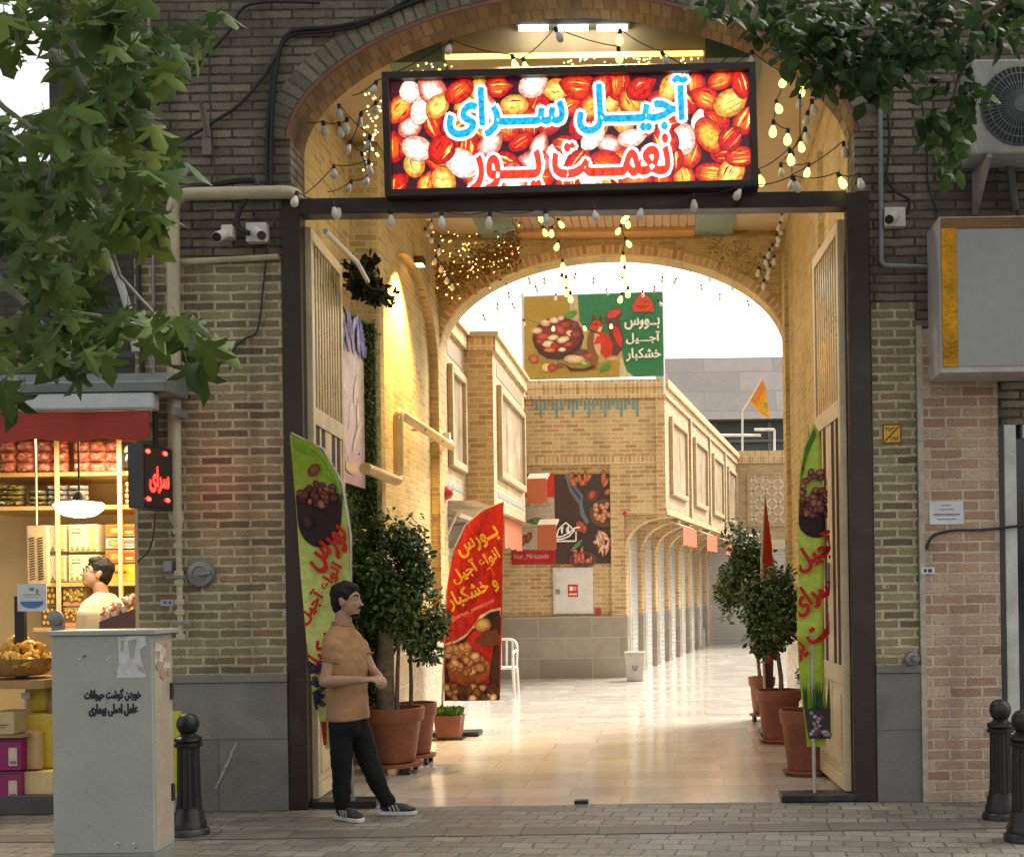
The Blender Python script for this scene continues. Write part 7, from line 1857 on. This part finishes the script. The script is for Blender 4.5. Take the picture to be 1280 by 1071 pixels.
def hand(mb, w, d, palm_n, thumb_side, curl=.6, s=1.0):
    "w wrist, d direction of the fingers, palm_n direction the palm faces"
    w, d, pn = Vector(w), Vector(d).normalized(), Vector(palm_n).normalized(); sd = d.cross(pn).normalized()*thumb_side; pn = sd.cross(d).normalized()*thumb_side if False else pn
    M = Matrix((d, sd, pn)).transposed()
    mb.ell(w + d*.045*s, (.052*s, .040*s, .015*s), 12, 8, 0, M); capsule(mb, w-d*.02, w+d*.03*s, .024*s, .022*s)
    for k, (off, ln) in enumerate(((.028, .070), (.010, .080), (-.010, .074), (-.027, .058))):
        b = w + d*.082*s + sd*off*s; p1 = b + (d + pn*.25*curl + sd*(.10-.06*k)).normalized()*ln*.42*s; p2 = p1 + (d*(1-curl*.7) + pn*curl).normalized()*ln*.33*s; p3 = p2 + (d*(1-curl*1.2) + pn*curl*1.2).normalized()*ln*.27*s
        capsule(mb, b-d*.015, p1, .0095*s, .009*s, 8); capsule(mb, p1, p2, .009*s, .0085*s, 8); capsule(mb, p2, p3, .0085*s, .0075*s, 8)
    b = w + d*.025*s + sd*.030*s; p1 = b + (d*.7+sd*.6+pn*.3).normalized()*.036*s; p2 = p1 + (d*.95+sd*.1+pn*.35).normalized()*.032*s
    capsule(mb, b, p1, .012*s, .0105*s, 8); capsule(mb, p1, p2, .0105*s, .009*s, 8)
YM = -.35
def Wm(px, py, b): return at(px, py, YM-b)
mt = thing('person', 'man in tan t-shirt and dark trousers standing in the gateway, hands together', 'person', ground(455, 1024))
body = MB()
fdir = Vector((1, -.10, 0))
hd = head(body, Wm(434, 751, 0), fdir, 1.06)
nk0, nk1 = Wm(429, 768, 0), Wm(427, 803, 0)
capsule(body, nk0, nk1, .056, .060)
shN, shF = Wm(415, 810, .15), Wm(450, 808, -.15)
elN, wrN = Wm(406, 852, .20), Wm(452, 850, .27)
elF, wrF = Wm(465, 838, -.12), Wm(474, 845, .06)
capsule(body, shN, elN, .049, .038); capsule(body, elN, elN.lerp(wrN, .35), .040, .042); capsule(body, elN.lerp(wrN, .35), wrN, .042, .027)
capsule(body, shF, elF, .048, .038); capsule(body, elF, wrF, .040, .026)
hand(body, wrN, wrN-elN+Vector((0, 0, .02)), (.1, .3, -.9), 1, .75)
hand(body, wrF, Vector((.25, -.55, -.15)), (-.3, .2, -.8), -1, .85)
capsule(body, Wm(430, 830, 0), Wm(436, 900, 0), .075, .075)
aN, aF = Wm(428, 1008, .07), Wm(484, 1004, -.09)
capsule(body, Wm(428, 905, .07), Wm(427, 958, .08), .075, .055); capsule(body, Wm(427, 958, .08), aN, .052, .036)
capsule(body, Wm(447, 905, -.07), Wm(461, 955, -.06), .075, .055); capsule(body, Wm(461, 955, -.06), aF, .052, .036)
fuse(body, 'body', SKIN, mt, .0055, 3)
face_bits(mt, hd); hair(mt, hd)
TSH = paint('tan_cotton', (.32, .18, .085), .85, var=.12, scale=7, bmp=.25)
sb_ = MB()
fN = (shF-shN).normalized(); fwd = Vector((-fN.y, fN.x, 0)).normalized()
if fwd.x < 0: fwd = -fwd
Mt = Matrix((fwd, fN, Vector((0, 0, 1)))).transposed()
rings = []
for (px, py, rx, ry) in ((428, 779, .060, .064), (428, 784, .070, .085), (429, 790, .084, .130), (429, 797, .098, .170), (431, 810, .110, .192), (433, 832, .114, .190), (434, 855, .112, .178), (435, 875, .118, .174), (436, 899, .128, .180)):
    c_ = Wm(px, py, 0)
    rings.append([sb_.p(c_ + fwd*(rx*math.cos(2*PI*j/28)) + fN*(ry*math.copysign(abs(math.sin(2*PI*j/28))**.85, math.sin(2*PI*j/28)))) for j in range(28)])
for a_, b_2 in zip(rings, rings[1:]):
    for j in range(28): sb_.face([a_[j], b_2[j], b_2[(j+1) % 28], a_[(j+1) % 28]])
sb_.face(rings[0]); sb_.face(rings[-1][::-1])
capsule(sb_, shN, shN.lerp(elN, .22), .064, .064); capsule(sb_, shF, shF.lerp(elF, .25), .062, .060)
capsule(sb_, Wm(428, 800, .02), shN, .058, .066); capsule(sb_, Wm(430, 800, -.02), shF, .058, .064)
o = fuse(sb_, 'tshirt', TSH, mt, .009, 5)
tx_ = bpy.data.textures.new('cloth_folds', 'CLOUDS'); tx_.noise_scale = .14
dsp = o.modifiers.new('folds', 'DISPLACE'); dsp.texture = tx_; dsp.strength = .034; dsp.mid_level = .5; dsp.texture_coords = 'LOCAL'
m = MB(); cc_ = Wm(428, 780.5, 0)
m.tube([cc_ + fwd*(.066*math.cos(2*PI*j/24)) + fN*(.069*math.sin(2*PI*j/24)) + Vector((0, 0, -.012*math.cos(2*PI*j/24))) for j in range(25)], .0085, 8, cap=False); m.build('collar', paint('tan_rib', (.26, .125, .045), .9, bmp=.2), mt)
for s0_, e0_, rr_ in ((shN, elN, .0665), (shF, elF, .0645)):
    m = MB(); q_ = s0_.lerp(e0_, .60+.20); ax_ = (e0_-s0_).normalized(); u_ = ax_.orthogonal().normalized(); w_ = ax_.cross(u_); q_ = s0_.lerp(e0_, .42)
    m.tube([q_ + (u_*math.cos(2*PI*j/20)+w_*math.sin(2*PI*j/20))*rr_*.985 for j in range(21)], .0055, 6, cap=False); m.build('sleeve_hem', MATS['tan_rib'], mt)
TRO = paint('black_trousers', (.005, .0065, .007), .9, var=.3, scale=4, bmp=.5, spec=.3)
tb = MB()
for hp, kn, an in ((Wm(427, 903, .075), Wm(426, 957, .085), Wm(428, 1010, .075)), (Wm(447, 903, -.075), Wm(462, 955, -.065), Wm(485, 1004, -.09))):
    capsule(tb, hp, kn, .088, .073); capsule(tb, kn, kn.lerp(an, .82), .073, .057); capsule(tb, kn.lerp(an, .8), an+Vector((0, 0, .02)), .056, .058)
capsule(tb, Wm(435, 908, .06), Wm(437, 908, -.06), .090, .090)
o = fuse(tb, 'trousers', TRO, mt, .009, 5)
dsp = o.modifiers.new('folds', 'DISPLACE'); dsp.texture = tx_; dsp.strength = .032; dsp.mid_level = .5; dsp.texture_coords = 'LOCAL'
SHO = paint('shoe_black', (.02, .02, .021), .6); SOLE = paint('shoe_sole', (.58, .57, .54), .6); STR = paint('shoe_stripe', (.30, .30, .30), .6)
def shoe(an, d):
    d = Vector(d).normalized(); s_ = Vector((-d.y, d.x, 0)); M = Matrix((d, s_, Vector((0, 0, 1)))).transposed()
    hl = Vector((an.x, an.y, 0)) - d*.055
    u = MB()
    u.ell(hl+d*.06+Vector((0, 0, .065)), (.062, .040, .045), 14, 9, 0, M); u.ell(hl+d*.14+Vector((0, 0, .050)), (.085, .042, .036), 14, 9, 0, M); u.ell(hl+d*.20+Vector((0, 0, .042)), (.062, .043, .024), 14, 9, 0, M)
    capsule(u, hl+d*.055+Vector((0, 0, .06)), hl+d*.06+Vector((0, 0, .115)), .042, .044)
    sh_ = fuse(u, 'shoe', SHO, mt, .006, 3)
    so2 = MB(); prof = [(-.01, .030), (.03, .040), (.09, .038), (.15, .046), (.21, .046), (.25, .034), (.268, .015)]
    top = [hl+d*x+s_*w for x, w in prof] + [hl+d*x-s_*w for x, w in prof[::-1]]
    so2.prism([p+Vector((0, 0, .003)) for p in top], [p+Vector((0, 0, .030)) for p in top]); so2.build('sole', SOLE, sh_, bevel=.005)
    st = MB()
    for k in range(3):
        for sg in (-1, 1):
            p = hl+d*(.095+.028*k)+s_*sg*.043+Vector((0, 0, .035)); st.bar(p, p+d*(-.022)-s_*sg*.006+Vector((0, 0, .04)), .011, .006, 0, up=s_)
    st.box(hl.x+.05*d.x-.012, hl.x+.05*d.x+.012, hl.y-.05, hl.y-.044, .12, .145)
    st.build('stripes', STR, sh_)
shoe(aN, (.80, -.60, 0)); shoe(aF, (1, -.06, 0))
# shopkeeper
YK = .72
def Wk(px, py, b=0): return at(px, py, YK-b)
kt = thing('person', 'shopkeeper with glasses and a cream t-shirt looking up to the left inside the nut shop', 'person', (Wk(128, 760).x, YK, .15))
body = MB(); fk = Vector((-1, -.55, 0))
hk = head(body, Wk(121, 717), fk, 1.06, tilt=.22)
capsule(body, Wk(125, 732), Wk(130, 757), .054, .062)
kn0, kf0 = Wk(108, 768, .12), Wk(155, 772, -.10)
capsule(body, kn0, Wk(104, 812, .10), .052, .042); capsule(body, Wk(104, 812, .10), Wk(98, 846, .24), .042, .028); capsule(body, kf0, Wk(160, 815, -.05), .052, .042); capsule(body, Wk(160, 815, -.05), Wk(140, 850, .18), .042, .028)
hand(body, Wk(98, 846, .24), (-.2, -.8, -.3), (.2, -.2, -.9), 1, .6); hand(body, Wk(140, 850, .18), (-.5, -.7, -.2), (-.1, -.2, -.9), -1, .6)
capsule(body, Wk(131, 790), Wk(130, 850), .08, .08)
for q in (-.09, .09): capsule(body, Vector((Wk(130, 860).x+q, YK, .82)), Vector((Wk(130, 860).x+q, YK, .22)), .08, .05)
for q in (-.09, .09): body.ell((Wk(130, 860).x+q-.05, YK-.04, .19), (.12, .05, .04))
fuse(body, 'body', SKIN, kt, .006, 3)
face_bits(kt, hk, True, False); hair(kt, hk)
KS = paint('cream_cotton', (.60, .50, .36), .85, var=.08, scale=7, bmp=.2)
sb_ = MB(); fN = (kf0-kn0).normalized(); Mk = Matrix((Vector((-fN.y, fN.x, 0)), fN, Vector((0, 0, 1)))).transposed()
rings = []; fk_ = Vector((-fN.y, fN.x, 0)).normalized()
for py, rx, ry in ((741, .066, .070), (747, .085, .11), (755, .105, .17), (768, .13, .21), (800, .14, .205), (835, .14, .195), (862, .145, .195)):
    c_ = Wk(131, py)
    rings.append([sb_.p(c_ + fk_*(rx*math.cos(2*PI*j/28)) + fN*(ry*math.sin(2*PI*j/28))) for j in range(28)])
for a_, b_2 in zip(rings, rings[1:]):
    for j in range(28): sb_.face([a_[j], b_2[j], b_2[(j+1) % 28], a_[(j+1) % 28]])
sb_.face(rings[0]); sb_.face(rings[-1][::-1])
capsule(sb_, Wk(130, 764), kn0, .062, .070); capsule(sb_, Wk(130, 764), kf0, .062, .070); capsule(sb_, kn0, Wk(105, 795, .11), .070, .064); capsule(sb_, kf0, Wk(158, 800, -.07), .070, .064)
fuse(sb_, 'tshirt', KS, kt, .009, 5)
tb = MB()
for q in (-.09, .09): capsule(tb, Vector((Wk(130, 860).x+q, YK, .86)), Vector((Wk(130, 860).x+q, YK, .26)), .095, .065)
fuse(tb, 'trousers', TRO, kt, .010, 4)
